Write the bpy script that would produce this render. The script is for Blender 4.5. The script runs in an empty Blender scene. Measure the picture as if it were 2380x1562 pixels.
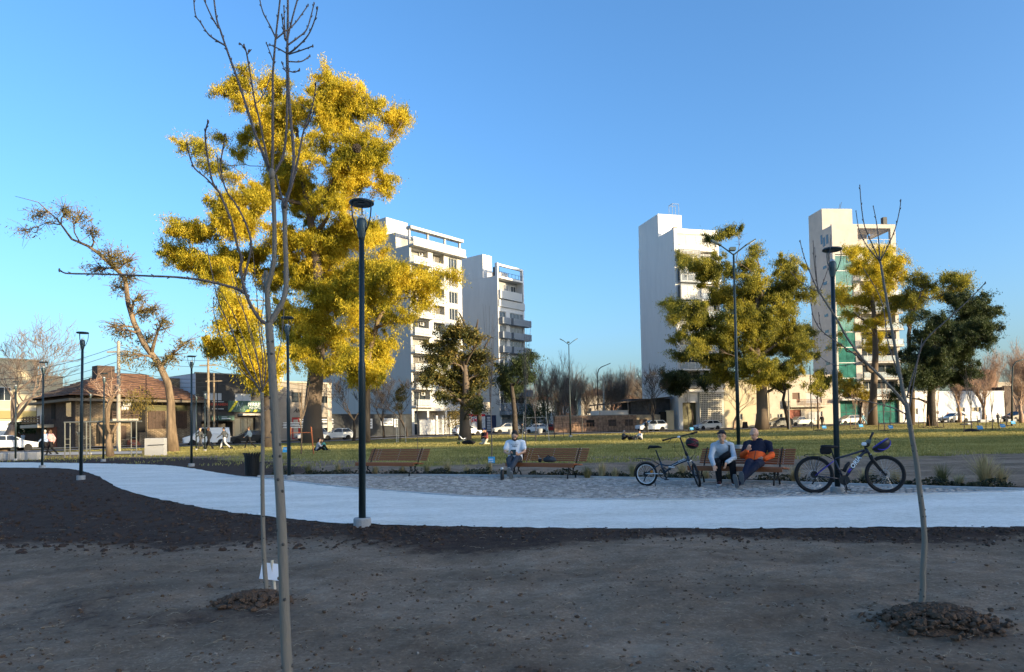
import bpy, math, random
import numpy as np
from mathutils import Vector, Matrix, noise
R = math.radians
random.seed(7)
scene = bpy.context.scene
col = scene.collection

# ------------------------------------------------------------------ camera
F_PX, EYE, PITCH, ROLL = 1608.0, 1.25, R(1.8), R(1.146)
CX, CY = 1190.0, 943.0
cam_fwd = Vector((0, math.cos(PITCH), math.sin(PITCH)))
_r0 = Vector((1, 0, 0)); _u0 = Vector((0, -math.sin(PITCH), math.cos(PITCH)))
cam_right = _r0 * math.cos(ROLL) - _u0 * math.sin(ROLL)
cam_up = _u0 * math.cos(ROLL) + _r0 * math.sin(ROLL)
cam_data = bpy.data.cameras.new('camera'); cam = bpy.data.objects.new('camera', cam_data); col.objects.link(cam)
cam.matrix_world = Matrix(((cam_right.x, cam_up.x, -cam_fwd.x, 0), (cam_right.y, cam_up.y, -cam_fwd.y, 0),
                           (cam_right.z, cam_up.z, -cam_fwd.z, EYE), (0, 0, 0, 1)))
cam_data.sensor_width = 36; cam_data.lens = 36 * F_PX / 2380
cam_data.shift_y = (CY - 781) / 2380
cam_data.clip_start = .05; cam_data.clip_end = 3000
scene.camera = cam

# ------------------------------------------------------------------ sky, sun, exposure
SUN_AZ, SUN_EL = R(57), R(10)          # azimuth measured from behind the viewer towards the right
sun_vec = Vector((math.sin(SUN_AZ) * math.cos(SUN_EL), -math.cos(SUN_AZ) * math.cos(SUN_EL), math.sin(SUN_EL)))
world = bpy.data.worlds.new('World'); scene.world = world; world.use_nodes = True
wn = world.node_tree; bg = wn.nodes['Background']
sky = wn.nodes.new('ShaderNodeTexSky'); sky.sky_type = 'NISHITA'; sky.sun_disc = False
sky.sun_elevation = SUN_EL; sky.sun_rotation = math.atan2(sun_vec.x, sun_vec.y)
sky.altitude = 0; sky.air_density = 1.0; sky.dust_density = 3; sky.ozone_density = 4
gm_ = wn.nodes.new('ShaderNodeGamma'); gm_.inputs[1].default_value = 1.0; hs_ = wn.nodes.new('ShaderNodeHueSaturation'); hs_.inputs['Saturation'].default_value = 1.07
wn.links.new(sky.outputs[0], gm_.inputs[0]); wn.links.new(gm_.outputs[0], hs_.inputs['Color']); wn.links.new(hs_.outputs[0], bg.inputs[0]); bg.inputs[1].default_value = .12
sl = bpy.data.lights.new('sun', 'SUN'); sun = bpy.data.objects.new('sun', sl); col.objects.link(sun)
sl.energy = 2.7; sl.angle = R(.5); sl.color = (1, .80, .50)
sun.rotation_euler = (-sun_vec).to_track_quat('-Z', 'Y').to_euler(); sun.location = (60, -40, 60)
scene.view_settings.view_transform = 'Standard'; scene.view_settings.look = 'None'
scene.view_settings.gamma = 1; scene.view_settings.use_curve_mapping = False
scene.view_settings.exposure = 1.88
scene.render.engine = 'CYCLES'
scene.cycles.use_denoising = True
scene.cycles.max_bounces = 6; scene.cycles.transparent_max_bounces = 12

# ------------------------------------------------------------------ helpers
def ss(v, a, b):
    t = min(1, max(0, (v - a) / (b - a))); return t * t * (3 - 2 * t)
def gz(x, y):
    return .25 * ss(y, 75, 105) + .4 * ss(x, 20, 58) * ss(y, 60, 100)
def ray(x, y):
    return cam_fwd + cam_right * ((x - CX) / F_PX) - cam_up * ((y - CY) / F_PX)
def at(x, y, Y):                       # the point at depth Y seen at place (x, y) of the 2380-wide picture
    d = ray(x, y); t = Y / d.y
    return Vector((d.x * t, Y, EYE + d.z * t))
def G(x, y):                           # the level ground near the viewer
    d = ray(x, y); t = -EYE / d.z
    return Vector((d.x * t, d.y * t, 0))
def gp(x, Y):                          # ground point at depth Y below picture column x
    p = at(x, 990, Y); q = at(x, 1000, Y)
    g = gz(p.x, Y); k = (g - p.z) / (q.z - p.z)
    p = p.lerp(q, k); p.z = gz(p.x, Y); return p
def Gz(x, y):                          # ground point seen at (x, y), also on the rising far side
    lo, hi = 3.0, 160.0
    for _ in range(40):
        m = (lo + hi) / 2; p = gp(x, m); d = p - Vector((0, 0, EYE)); yy = CY - F_PX * d.dot(cam_up) / d.dot(cam_fwd)
        if yy > y: lo = m
        else: hi = m
    return gp(x, lo)
def zat(x, y, Y): return at(x, y, Y).z

def tag(o, label=None, cat=None, group=None, kind=None):
    if label: o['label'] = label
    if cat: o['category'] = cat
    if group: o['group'] = group
    if kind: o['kind'] = kind
    return o
def thing(name, label, cat, loc=(0, 0, 0), rz=0, group=None, rot=None):
    o = bpy.data.objects.new(name, None); col.objects.link(o); o.empty_display_size = .2
    o.location = loc; o.rotation_euler = rot if rot else (0, 0, rz)
    return tag(o, label, cat, group)
def copy_tree(o, parent=None):
    c = o.copy(); col.objects.link(c); c.parent = parent
    for ch in o.children: copy_tree(ch, c)
    return c
def link(name, me, mat, parent=None, smooth=False):
    me.materials.clear(); me.materials.append(mat)
    if smooth: me.polygons.foreach_set('use_smooth', [True] * len(me.polygons))
    o = bpy.data.objects.new(name, me); col.objects.link(o); o.parent = parent
    return o

class MB:
    def __init__(s): s.v = []; s.f = []
    def add(s, vs, fs):
        b = len(s.v); s.v += [tuple(p) for p in vs]; s.f += [tuple(i + b for i in f) for f in fs]; return s
    def quad(s, *p): return s.add(p, [tuple(range(len(p)))])
    def box(s, c, d, rz=0, M=None):
        x, y, z = d[0] / 2, d[1] / 2, d[2] / 2
        vs = [Vector((i * x, j * y, k * z)) for k in (-1, 1) for j in (-1, 1) for i in (-1, 1)]
        if rz: m = Matrix.Rotation(rz, 3, 'Z'); vs = [m @ v for v in vs]
        if M: vs = [M @ v for v in vs]
        c = Vector(c)
        return s.add([v + c for v in vs], [(0, 2, 3, 1), (4, 5, 7, 6), (0, 1, 5, 4), (2, 6, 7, 3), (0, 4, 6, 2), (1, 3, 7, 5)])
    def bb(s, x0, x1, y0, y1, z0, z1):
        return s.box(((x0 + x1) / 2, (y0 + y1) / 2, (z0 + z1) / 2), (abs(x1 - x0), abs(y1 - y0), abs(z1 - z0)))
    def cbox(s, c, d, b=.01, M=None):                 # box with bevelled top/edges
        x, y, z = d[0] / 2, d[1] / 2, d[2] / 2
        vs = []
        for (kx, ky, kz) in ((x - b, y - b, -z), (x, y, -z + b), (x, y, z - b), (x - b, y - b, z)):
            vs += [Vector((-kx, -ky, kz)), Vector((kx, -ky, kz)), Vector((kx, ky, kz)), Vector((-kx, ky, kz))]
        fs = [(3, 2, 1, 0), (12, 13, 14, 15)]
        for r in range(3):
            for i in range(4): a = r * 4 + i; c2 = r * 4 + (i + 1) % 4; fs.append((a, c2, c2 + 4, a + 4))
        if M: vs = [M @ v for v in vs]
        c = Vector(c); return s.add([v + c for v in vs], fs)
    def beam(s, p, q, w, h, up=(0, 0, 1)):
        p, q = Vector(p), Vector(q); d = (q - p).normalized(); up = Vector(up)
        a = d.cross(up)
        if a.length < 1e-4: a = d.cross(Vector((0, 1, 0)))
        a.normalize(); b = a.cross(d)
        vs = [e + a * (i * w / 2) + b * (j * h / 2) for e in (p, q) for i, j in ((-1, -1), (1, -1), (1, 1), (-1, 1))]
        return s.add(vs, [(3, 2, 1, 0), (4, 5, 6, 7), (0, 1, 5, 4), (1, 2, 6, 5), (2, 3, 7, 6), (3, 0, 4, 7)])
    def rings(s, rings, close=True, cap=True):
        n = len(rings[0]); vs = [p for r in rings for p in r]; fs = []
        for k in range(len(rings) - 1):
            for i in range(n if close else n - 1):
                j = (i + 1) % n; a = k * n
                fs.append((a + i, a + j, a + n + j, a + n + i))
        if cap:
            fs.append(tuple(reversed(range(n)))); fs.append(tuple(range((len(rings) - 1) * n, len(rings) * n)))
        return s.add(vs, fs)
    def tube(s, pts, rad, n=8, cap=True, flat=1.0):
        pts = [Vector(p) for p in pts]
        if not hasattr(rad, '__len__'): rad = [rad] * len(pts)
        rs = []; a = None
        for i, p in enumerate(pts):
            d = (pts[min(i + 1, len(pts) - 1)] - pts[max(i - 1, 0)])
            if d.length < 1e-9: d = Vector((0, 0, 1))
            d.normalize()
            if a is None:
                a = d.cross(Vector((0, 0, 1)))
                if a.length < .05: a = d.cross(Vector((0, 1, 0)))
            else: a = a - d * a.dot(d)
            a.normalize(); b = d.cross(a)
            rs.append([p + (a * math.cos(t) + b * (math.sin(t) * flat)) * rad[i] for t in [2 * math.pi * k / n for k in range(n)]])
        return s.rings(rs, True, cap)
    def lathe(s, prof, n=16, c=(0, 0, 0), M=None, cap=True):
        c = Vector(c); rs = []
        for r, z in prof:
            ring = [Vector((r * math.cos(2 * math.pi * k / n), r * math.sin(2 * math.pi * k / n), z)) for k in range(n)]
            if M: ring = [M @ p for p in ring]
            rs.append([p + c for p in ring])
        return s.rings(rs, True, cap)
    def ball(s, c, r, n=10, m=7, M=None):
        r = r if hasattr(r, '__len__') else (r, r, r); c = Vector(c); rs = []
        for i in range(1, m):
            a = math.pi * i / m
            ring = [Vector((r[0] * math.sin(a) * math.cos(2 * math.pi * k / n), r[1] * math.sin(a) * math.sin(2 * math.pi * k / n), -r[2] * math.cos(a))) for k in range(n)]
            if M: ring = [M @ p for p in ring]
            rs.append([p + c for p in ring])
        return s.rings(rs)
    def prism(s, poly, z0, z1):                        # counter-clockwise plan outline
        n = len(poly); vs = [(p[0], p[1], z0) for p in poly] + [(p[0], p[1], z1) for p in poly]
        fs = [tuple(reversed(range(n))), tuple(range(n, 2 * n))] + [(i, (i + 1) % n, n + (i + 1) % n, n + i) for i in range(n)]
        return s.add(vs, fs)
    def side(s, poly, y0, y1):                         # outline in x-z, given thickness along y
        n = len(poly); vs = [(p[0], y0, p[1]) for p in poly] + [(p[0], y1, p[1]) for p in poly]
        fs = [tuple(range(n)), tuple(reversed(range(n, 2 * n)))] + [(i, n + i, n + (i + 1) % n, (i + 1) % n) for i in range(n)]
        return s.add(vs, fs)
    def torus(s, c, R_, r, n=28, m=8, M=None, a0=0, a1=2 * math.pi):
        c = Vector(c); full = abs(a1 - a0 - 2 * math.pi) < 1e-6; rs = []
        for i in range(n if full else n + 1):
            a = a0 + (a1 - a0) * i / n
            ring = []
            for k in range(m):
                t = 2 * math.pi * k / m; rr = R_ + r * math.cos(t)
                p = Vector((rr * math.cos(a), r * math.sin(t), rr * math.sin(a)))
                ring.append((M @ p if M else p) + c)
            rs.append(ring)
        if full: rs.append(rs[0])
        return s.rings(rs, True, not full)
    def mesh(s, name='mesh'):
        me = bpy.data.meshes.new(name); me.from_pydata(s.v, [], s.f); me.update(); return me
    def build(s, name, mat, parent=None, smooth=False, loc=None):
        o = link(name, s.mesh(name), mat, parent, smooth)
        if loc is not None: o.location = loc
        return o

# ------------------------------------------------------------------ materials
MATS = {}
def mat(name, c=(.5, .5, .5), rough=.7, metal=0, var=0.0, vs=6.0, bump=0.0, bs=30.0, spec=.3, c2=None, emit=0, alpha=1, trans=0, coords='pos', stretch=None, coat=0):
    if name in MATS: return MATS[name]
    m = bpy.data.materials.new(name); m.use_nodes = True; nt = m.node_tree; N = nt.nodes; L = nt.links
    b = N['Principled BSDF']; b.inputs['Base Color'].default_value = (*c, 1); b.inputs['Roughness'].default_value = rough
    b.inputs['Metallic'].default_value = metal; b.inputs['Specular IOR Level'].default_value = spec
    b.inputs['Coat Weight'].default_value = coat
    src = None
    if var or bump:
        if coords == 'pos': g = N.new('ShaderNodeNewGeometry'); src = g.outputs['Position']
        else: g = N.new('ShaderNodeTexCoord'); src = g.outputs['Object']
        if stretch:
            mp = N.new('ShaderNodeMapping'); mp.inputs['Scale'].default_value = stretch; L.new(src, mp.inputs[0]); src = mp.outputs[0]
    if var or c2:
        n = N.new('ShaderNodeTexNoise'); n.inputs['Scale'].default_value = vs; n.inputs['Detail'].default_value = 6; n.inputs['Roughness'].default_value = .65
        if src: L.new(src, n.inputs['Vector'])
        cr = N.new('ShaderNodeValToRGB'); cr.color_ramp.elements[0].position = .3; cr.color_ramp.elements[1].position = .7
        lo = tuple(max(0, x * (1 - var)) for x in c); hi = tuple(min(1, x * (1 + var)) for x in (c2 or c))
        cr.color_ramp.elements[0].color = (*lo, 1); cr.color_ramp.elements[1].color = (*hi, 1)
        L.new(n.outputs['Fac'], cr.inputs[0]); L.new(cr.outputs[0], b.inputs['Base Color'])
    if bump:
        n2 = N.new('ShaderNodeTexNoise'); n2.inputs['Scale'].default_value = bs; n2.inputs['Detail'].default_value = 5
        L.new(src, n2.inputs['Vector']); bp = N.new('ShaderNodeBump'); bp.inputs['Strength'].default_value = min(1, bump); bp.inputs['Distance'].default_value = .02
        L.new(n2.outputs['Fac'], bp.inputs['Height']); L.new(bp.outputs[0], b.inputs['Normal'])
    if emit: b.inputs['Emission Color'].default_value = (*c, 1); b.inputs['Emission Strength'].default_value = emit
    if alpha < 1: b.inputs['Alpha'].default_value = alpha
    if trans: b.inputs['Transmission Weight'].default_value = trans
    MATS[name] = m; return m
def brick_mat(name, c1, c2, mortar, w=.25, h=.07, ms=.01, rough=.85, var=.3):
    if name in MATS: return MATS[name]
    m = mat(name, c1, rough); nt = m.node_tree; N = nt.nodes; L = nt.links; b = N['Principled BSDF']
    tc = N.new('ShaderNodeTexCoord'); sx = N.new('ShaderNodeSeparateXYZ'); L.new(tc.outputs['Object'], sx.inputs[0])
    ad = N.new('ShaderNodeMath'); ad.operation = 'ADD'; L.new(sx.outputs[0], ad.inputs[0]); L.new(sx.outputs[1], ad.inputs[1])
    cb = N.new('ShaderNodeCombineXYZ'); L.new(ad.outputs[0], cb.inputs[0]); L.new(sx.outputs[2], cb.inputs[1])
    bt = N.new('ShaderNodeTexBrick'); bt.inputs['Scale'].default_value = 1; bt.inputs['Brick Width'].default_value = w; bt.inputs['Row Height'].default_value = h
    bt.inputs['Mortar Size'].default_value = ms; bt.inputs['Color1'].default_value = (*c1, 1); bt.inputs['Color2'].default_value = (*c2, 1); bt.inputs['Mortar'].default_value = (*mortar, 1)
    L.new(cb.outputs[0], bt.inputs['Vector'])
    n = N.new('ShaderNodeTexNoise'); n.inputs['Scale'].default_value = 2.2; n.inputs['Detail'].default_value = 6; L.new(tc.outputs['Object'], n.inputs['Vector'])
    mr = N.new('ShaderNodeMapRange'); mr.inputs[1].default_value = .3; mr.inputs[2].default_value = .7; mr.inputs[3].default_value = 1 - var; mr.inputs[4].default_value = 1 + var; L.new(n.outputs['Fac'], mr.inputs[0])
    vm = N.new('ShaderNodeVectorMath'); vm.operation = 'SCALE'; L.new(bt.outputs['Color'], vm.inputs[0]); L.new(mr.outputs[0], vm.inputs['Scale'])
    L.new(vm.outputs[0], b.inputs['Base Color'])
    bp = N.new('ShaderNodeBump'); bp.inputs['Strength'].default_value = .6; bp.inputs['Distance'].default_value = .02; bp.invert = True
    L.new(bt.outputs['Fac'], bp.inputs['Height']); L.new(bp.outputs[0], b.inputs['Normal'])
    return m
def leaf_mat(name, c1, c2, c3, trans=.35, cs=.35):
    if name in MATS: return MATS[name]
    m = mat(name, c1, .55, spec=.25); nt = m.node_tree; N = nt.nodes; L = nt.links; b = N['Principled BSDF']
    g = N.new('ShaderNodeNewGeometry'); n = N.new('ShaderNodeTexNoise'); n.inputs['Scale'].default_value = cs; n.inputs['Detail'].default_value = 3
    L.new(g.outputs['Position'], n.inputs['Vector'])
    ma = N.new('ShaderNodeMath'); ma.operation = 'MULTIPLY_ADD'; ma.inputs[1].default_value = .55; L.new(g.outputs['Random Per Island'], ma.inputs[0])
    mb = N.new('ShaderNodeMath'); mb.operation = 'MULTIPLY_ADD'; mb.inputs[1].default_value = 1.5; mb.inputs[2].default_value = -.52; L.new(n.outputs['Fac'], mb.inputs[0]); L.new(mb.outputs[0], ma.inputs[2])
    cr = N.new('ShaderNodeValToRGB'); e = cr.color_ramp.elements; e[0].position = .12; e[0].color = (*c1, 1); e[1].position = .88; e[1].color = (*c3, 1)
    k = e.new(.5); k.color = (*c2, 1); L.new(ma.outputs[0], cr.inputs[0]); L.new(cr.outputs[0], b.inputs['Base Color'])
    tr = N.new('ShaderNodeBsdfTranslucent'); L.new(cr.outputs[0], tr.inputs[0]); mx = N.new('ShaderNodeMixShader'); mx.inputs[0].default_value = trans
    L.new(b.outputs[0], mx.inputs[1]); L.new(tr.outputs[0], mx.inputs[2]); L.new(mx.outputs[0], N['Material Output'].inputs[0])
    return m
_txt = {}
def text(s, size, parent, mt, M, name='lettering', depth=.004, space=1.0, shear=0, bold=0, align='CENTER'):
    key = (s, size, depth, space, shear, bold, align)
    if key not in _txt:
        cu = bpy.data.curves.new('lettering', 'FONT'); cu.body = s; cu.size = size; cu.extrude = depth; cu.align_x = align; cu.space_character = space; cu.shear = shear; cu.offset = bold; cu.resolution_u = 2
        o = bpy.data.objects.new('t', cu); col.objects.link(o)
        dg = bpy.context.evaluated_depsgraph_get(); _txt[key] = bpy.data.meshes.new_from_object(o.evaluated_get(dg)); bpy.data.objects.remove(o); bpy.data.curves.remove(cu)
    o = link(name, _txt[key].copy(), mt, parent); o.matrix_local = M; return o
FRONT = Matrix.Rotation(R(90), 4, 'X')     # lettering that stands upright and faces -y
# ------------------------------------------------------------------ ground
low_px = [(-260, 1086), (0, 1087), (150, 1089), (215, 1102), (255, 1122), (300, 1143), (400, 1167), (520, 1188), (620, 1200), (730, 1212), (860, 1219), (1200, 1226), (1700, 1229), (2000, 1227), (2380, 1224), (2700, 1217), (3500, 1200)]
up_px = [(-260, 1076), (0, 1075), (200, 1077), (370, 1081), (440, 1088), (500, 1098), (560, 1107), (620, 1113), (700, 1122), (800, 1133), (980, 1147), (1100, 1155), (1300, 1160.5), (1500, 1162), (1700, 1160), (2000, 1152), (2380, 1142), (2700, 1131), (3100, 1119)]
curb_px = [(600, 1109), (700, 1107.5), (900, 1106), (1180, 1108), (1400, 1112), (1600, 1117.5), (1800, 1123.5), (2000, 1130), (2200, 1136.5), (2380, 1141)]
def dense(px, n=140, jit=0.0):
    pts = [G(*p) for p in px]; out = []
    cum = [0]
    for a, b in zip(px, px[1:]): cum.append(cum[-1] + math.hypot(b[0] - a[0], b[1] - a[1]))
    for i in range(n):
        t = cum[-1] * i / (n - 1); k = 0
        while k < len(px) - 2 and cum[k + 1] < t: k += 1
        f = (t - cum[k]) / (cum[k + 1] - cum[k])
        p0, p1, p2, p3 = pts[max(k - 1, 0)], pts[k], pts[k + 1], pts[min(k + 2, len(pts) - 1)]
        q = .5 * ((2 * p1) + (p2 - p0) * f + (2 * p0 - 5 * p1 + 4 * p2 - p3) * f * f + (3 * p1 - p0 - 3 * p2 + p3) * f ** 3)
        if jit: q = q + Vector((noise.noise(q * 5), noise.noise(q * 5 + Vector((9, 3, 1))), 0)) * jit + Vector((noise.noise(q * 17), noise.noise(q * 17 + Vector((2, 7, 1))), 0)) * jit * .5
        out.append(q)
    return out
low_w = dense(low_px, 500, .07); up_w = dense(up_px, 500, 0); curb_w = dense(curb_px, 160, 0)
lx, ly = np.array([p.x for p in low_w]), np.array([p.y for p in low_w])
ux, uy = np.array([p.x for p in up_w]), np.array([p.y for p in up_w])
cx_, cy_ = np.array([p.x for p in curb_w]), np.array([p.y for p in curb_w])
def low_y(x): return np.interp(x, lx[np.argsort(lx)], ly[np.argsort(lx)])
def up_y(x): return np.interp(x, ux[np.argsort(ux)], uy[np.argsort(ux)])
def curb_y(x): return np.interp(x, cx_, cy_)
def axis(lo, hi, c, fine, grow):
    a = [c]
    st = fine
    while a[-1] < hi: a.append(a[-1] + st); st = max(fine, (a[-1] - c) * grow)
    b = [c]
    while b[-1] > lo: b.append(b[-1] - max(fine, (c - b[-1]) * grow))
    return np.array(sorted(set(b[1:] + a)))
gxs = axis(-700, 700, 0, .07, .02); gys = axis(-150, 1400, 3.2, .05, .012)
XX, YY = np.meshgrid(gxs, gys)
ZZ = np.zeros_like(XX); ATT = np.zeros(XX.shape + (4,), np.float32); ATT[..., 3] = 1
sst = lambda v, a, b: (lambda t: t * t * (3 - 2 * t))(np.clip((v - a) / (b - a), 0, 1))
ZZ = .25 * sst(YY, 75, 105) + .4 * sst(XX, 20, 58) * sst(YY, 60, 100)
lowY = low_y(XX); upY = up_y(XX); topY = np.where((XX > cx_[0]) & (XX < cx_[-1]), np.maximum(upY, curb_y(XX)), upY)
inpath = sst(YY, lowY + .04, lowY + .30) * (1 - sst(YY, topY - .10, topY + .02))
rough = np.zeros_like(XX)
m_near = (YY > 1) & (YY < 60) & (np.abs(XX) < YY * .9 + 3)
for j, i in zip(*np.nonzero(m_near)):
    x, y = XX[j, i], YY[j, i]
    rough[j, i] = .05 * noise.noise(Vector((x * .9, y * .9, 3))) + (.022 * noise.noise(Vector((x * 3.1, y * 3.1, 1))) + .016 * noise.noise(Vector((x * 9, y * 9, 5))) if y < 22 else 0)
flat = 1 - .85 * sst(YY, 24, 40)
near_e = sst(lowY - YY, 0, .6) + sst(YY - topY, 0, .6)
ZZ += np.where(m_near, rough * (.15 + .85 * near_e) * (1 - inpath) * flat, 0) - .05 * inpath
ZZ -= (.002 + .02 * near_e) * (1 - inpath) * (YY < 60)
bn = lambda sx: np.vectorize(lambda x, y: noise.noise(Vector((x * sx, y * sx, 7.7))))
n1 = np.zeros_like(XX); mm = (YY > 0) & (YY < 130) & (np.abs(XX) < 150); n1[mm] = bn(.35)(XX[mm], YY[mm])
# R grass, G dark moist soil, B dry straw-coloured grass
edge = np.where(XX < -6, np.maximum(upY + 4, 26), np.where(XX > cx_[-1], 21, 23.0))
ATT[..., 0] = sst(YY + n1 * 6, edge - 4, edge + 13) * np.where(YY < 0, 0, 1)
frontband = (1 - sst(YY, lowY + 1, lowY + 1.1)) * np.clip(sst(YY + n1 * 2.6, 5.7, 8.5) + .55 * np.exp(-((XX + 1.95) ** 2 / .5 + (YY - 4.9) ** 2 / .25)) + .5 * np.exp(-((XX - .1) ** 2 / .12 + (YY - 3.75) ** 2 / .06)) + .45 * np.exp(-((XX - 2.7) ** 2 / .5 + (YY - 4.1) ** 2 / .15)) + .35 * sst(n1, .2, .5), 0, 1)
behind = sst(YY, topY - .2, topY) * (1 - sst(YY + n1 * .6, topY + .9, topY + 1.6)) * np.where(XX < -6, 1, 1)
leftsoil = sst(-XX, 5, 8) * sst(YY, upY - .2, upY) * (1 - sst(YY + n1 * 2, upY + 4, upY + 7))
ATT[..., 1] = np.clip(frontband + behind + leftsoil, 0, 1)
ATT[..., 2] = np.clip(sst(-XX + n1 * 5, 10, 20) * sst(YY, 35, 42) + .5 * sst(n1, .1, .5), 0, 1)
ny, nx = XX.shape
vv = np.stack([XX, YY, ZZ], -1).reshape(-1, 3)
idx = np.arange(nx * ny).reshape(ny, nx)
ff = np.stack([idx[:-1, :-1], idx[:-1, 1:], idx[1:, 1:], idx[1:, :-1]], -1).reshape(-1, 4)
def np_mesh(name, v, f):
    me = bpy.data.meshes.new(name); me.vertices.add(len(v)); me.vertices.foreach_set('co', np.ascontiguousarray(v, np.float32).ravel())
    k = f.shape[1]; me.loops.add(f.size); me.loops.foreach_set('vertex_index', np.ascontiguousarray(f, np.int32).ravel())
    me.polygons.add(len(f)); me.polygons.foreach_set('loop_start', np.arange(0, f.size, k, dtype=np.int32)); me.polygons.foreach_set('loop_total', np.full(len(f), k, np.int32))
    me.update(calc_edges=True); return me
gm = np_mesh('ground', vv, ff)
ca = gm.color_attributes.new('zone', 'FLOAT_COLOR', 'POINT'); ca.data.foreach_set('color', ATT.reshape(-1))
def ground_mat():
    m = bpy.data.materials.new('soil and grass'); m.use_nodes = True; nt = m.node_tree; N = nt.nodes; L = nt.links; b = N['Principled BSDF']
    b.inputs['Roughness'].default_value = .95; b.inputs['Specular IOR Level'].default_value = .12
    at_ = N.new('ShaderNodeVertexColor'); at_.layer_name = 'zone'; sp = N.new('ShaderNodeSeparateColor'); L.new(at_.outputs[0], sp.inputs[0])
    g = N.new('ShaderNodeNewGeometry')
    def nz(scale, det=6, ro=.6, st=None):
        n = N.new('ShaderNodeTexNoise'); n.inputs['Scale'].default_value = scale; n.inputs['Detail'].default_value = det; n.inputs['Roughness'].default_value = ro
        if st:
            mp = N.new('ShaderNodeMapping'); mp.inputs['Scale'].default_value = st; L.new(g.outputs['Position'], mp.inputs[0]); L.new(mp.outputs[0], n.inputs['Vector'])
        else: L.new(g.outputs['Position'], n.inputs['Vector'])
        return n.outputs['Fac']
    def ramp(f, stops):
        r = N.new('ShaderNodeValToRGB'); e = r.color_ramp.elements
        e[0].position, e[0].color = stops[0][0], (*stops[0][1], 1); e[1].position, e[1].color = stops[-1][0], (*stops[-1][1], 1)
        for p, c in stops[1:-1]: k = e.new(p); k.color = (*c, 1)
        L.new(f, r.inputs[0]); return r.outputs[0]
    def mix(f, a, c_):
        x = N.new('ShaderNodeMix'); x.data_type = 'RGBA'; L.new(f, x.inputs['Factor']); L.new(a, x.inputs[6]); L.new(c_, x.inputs[7]); return x.outputs[2]
    def wob(f, n, amt=.9):       # sharpen a zone edge with noise
        a = N.new('ShaderNodeMath'); a.operation = 'MULTIPLY_ADD'; a.inputs[1].default_value = amt; a.inputs[2].default_value = -amt / 2; L.new(n, a.inputs[0])
        c = N.new('ShaderNodeMath'); c.operation = 'ADD'; L.new(a.outputs[0], c.inputs[0]); L.new(f, c.inputs[1])
        r = N.new('ShaderNodeMapRange'); r.interpolation_type = 'SMOOTHSTEP'; r.inputs[1].default_value = .3; r.inputs[2].default_value = .7; L.new(c.outputs[0], r.inputs[0]); return r.outputs[0]
    fine, mid, big = nz(38, 8, .75), nz(5, 8, .7), nz(.7, 5)
    dry = ramp(mid, [(.25, (.145, .10, .065)), (.5, (.285, .20, .138)), (.75, (.45, .335, .235))])
    dryb = ramp(fine, [(.3, (.11, .076, .05)), (.55, (.275, .195, .132)), (.72, (.62, .49, .36))])
    soil0 = mix(nz(.9, 4), dry, dryb)
    bigv = ramp(nz(.55, 6, .7, (.7, 1.3, 1)), [(.3, (.50, .48, .47)), (.5, (.95, .95, .95)), (.7, (1.4, 1.42, 1.45))])
    mu = N.new('ShaderNodeMix'); mu.data_type = 'RGBA'; mu.blend_type = 'MULTIPLY'; mu.inputs['Factor'].default_value = 1; L.new(soil0, mu.inputs[6]); L.new(bigv, mu.inputs[7]); soil = mu.outputs[2]
    moist = mix(mid, ramp(fine, [(.3, (.026, .015, .011)), (.55, (.068, .043, .032)), (.75, (.2, .14, .105))]), ramp(nz(3, 8, .75), [(.35, (.032, .019, .014)), (.7, (.11, .073, .054))]))
    streak = nz(1.3, 7, .7, (.35, 1.6, 1))
    grass = ramp(streak, [(.25, (.17, .15, .038)), (.5, (.31, .26, .07)), (.75, (.47, .38, .13))])
    straw = ramp(streak, [(.25, (0.170, 0.140, 0.045)), (.6, (0.374, 0.272, 0.098)), (.8, (0.510, 0.396, 0.165))])
    patch = wob(big, fine, .5)
    grass2 = mix(patch, grass, ramp(mid, [(.3, (.24, .185, .07)), (.7, (.42, .31, .14))]))
    c = mix(wob(sp.outputs[1], mid, 1.0), soil, moist)
    gg = mix(wob(sp.outputs[2], mid, .9), grass2, straw)
    c = mix(wob(sp.outputs[0], streak, 1.1), c, gg)
    L.new(c, b.inputs['Base Color'])
    bp = N.new('ShaderNodeBump'); bp.inputs['Strength'].default_value = 1; bp.inputs['Distance'].default_value = .03; L.new(nz(22, 9, .75), bp.inputs['Height'])
    L.new(bp.outputs[0], b.inputs['Normal']); return m
tag(link('ground', gm, ground_mat(), None, True), kind='structure')

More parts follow.
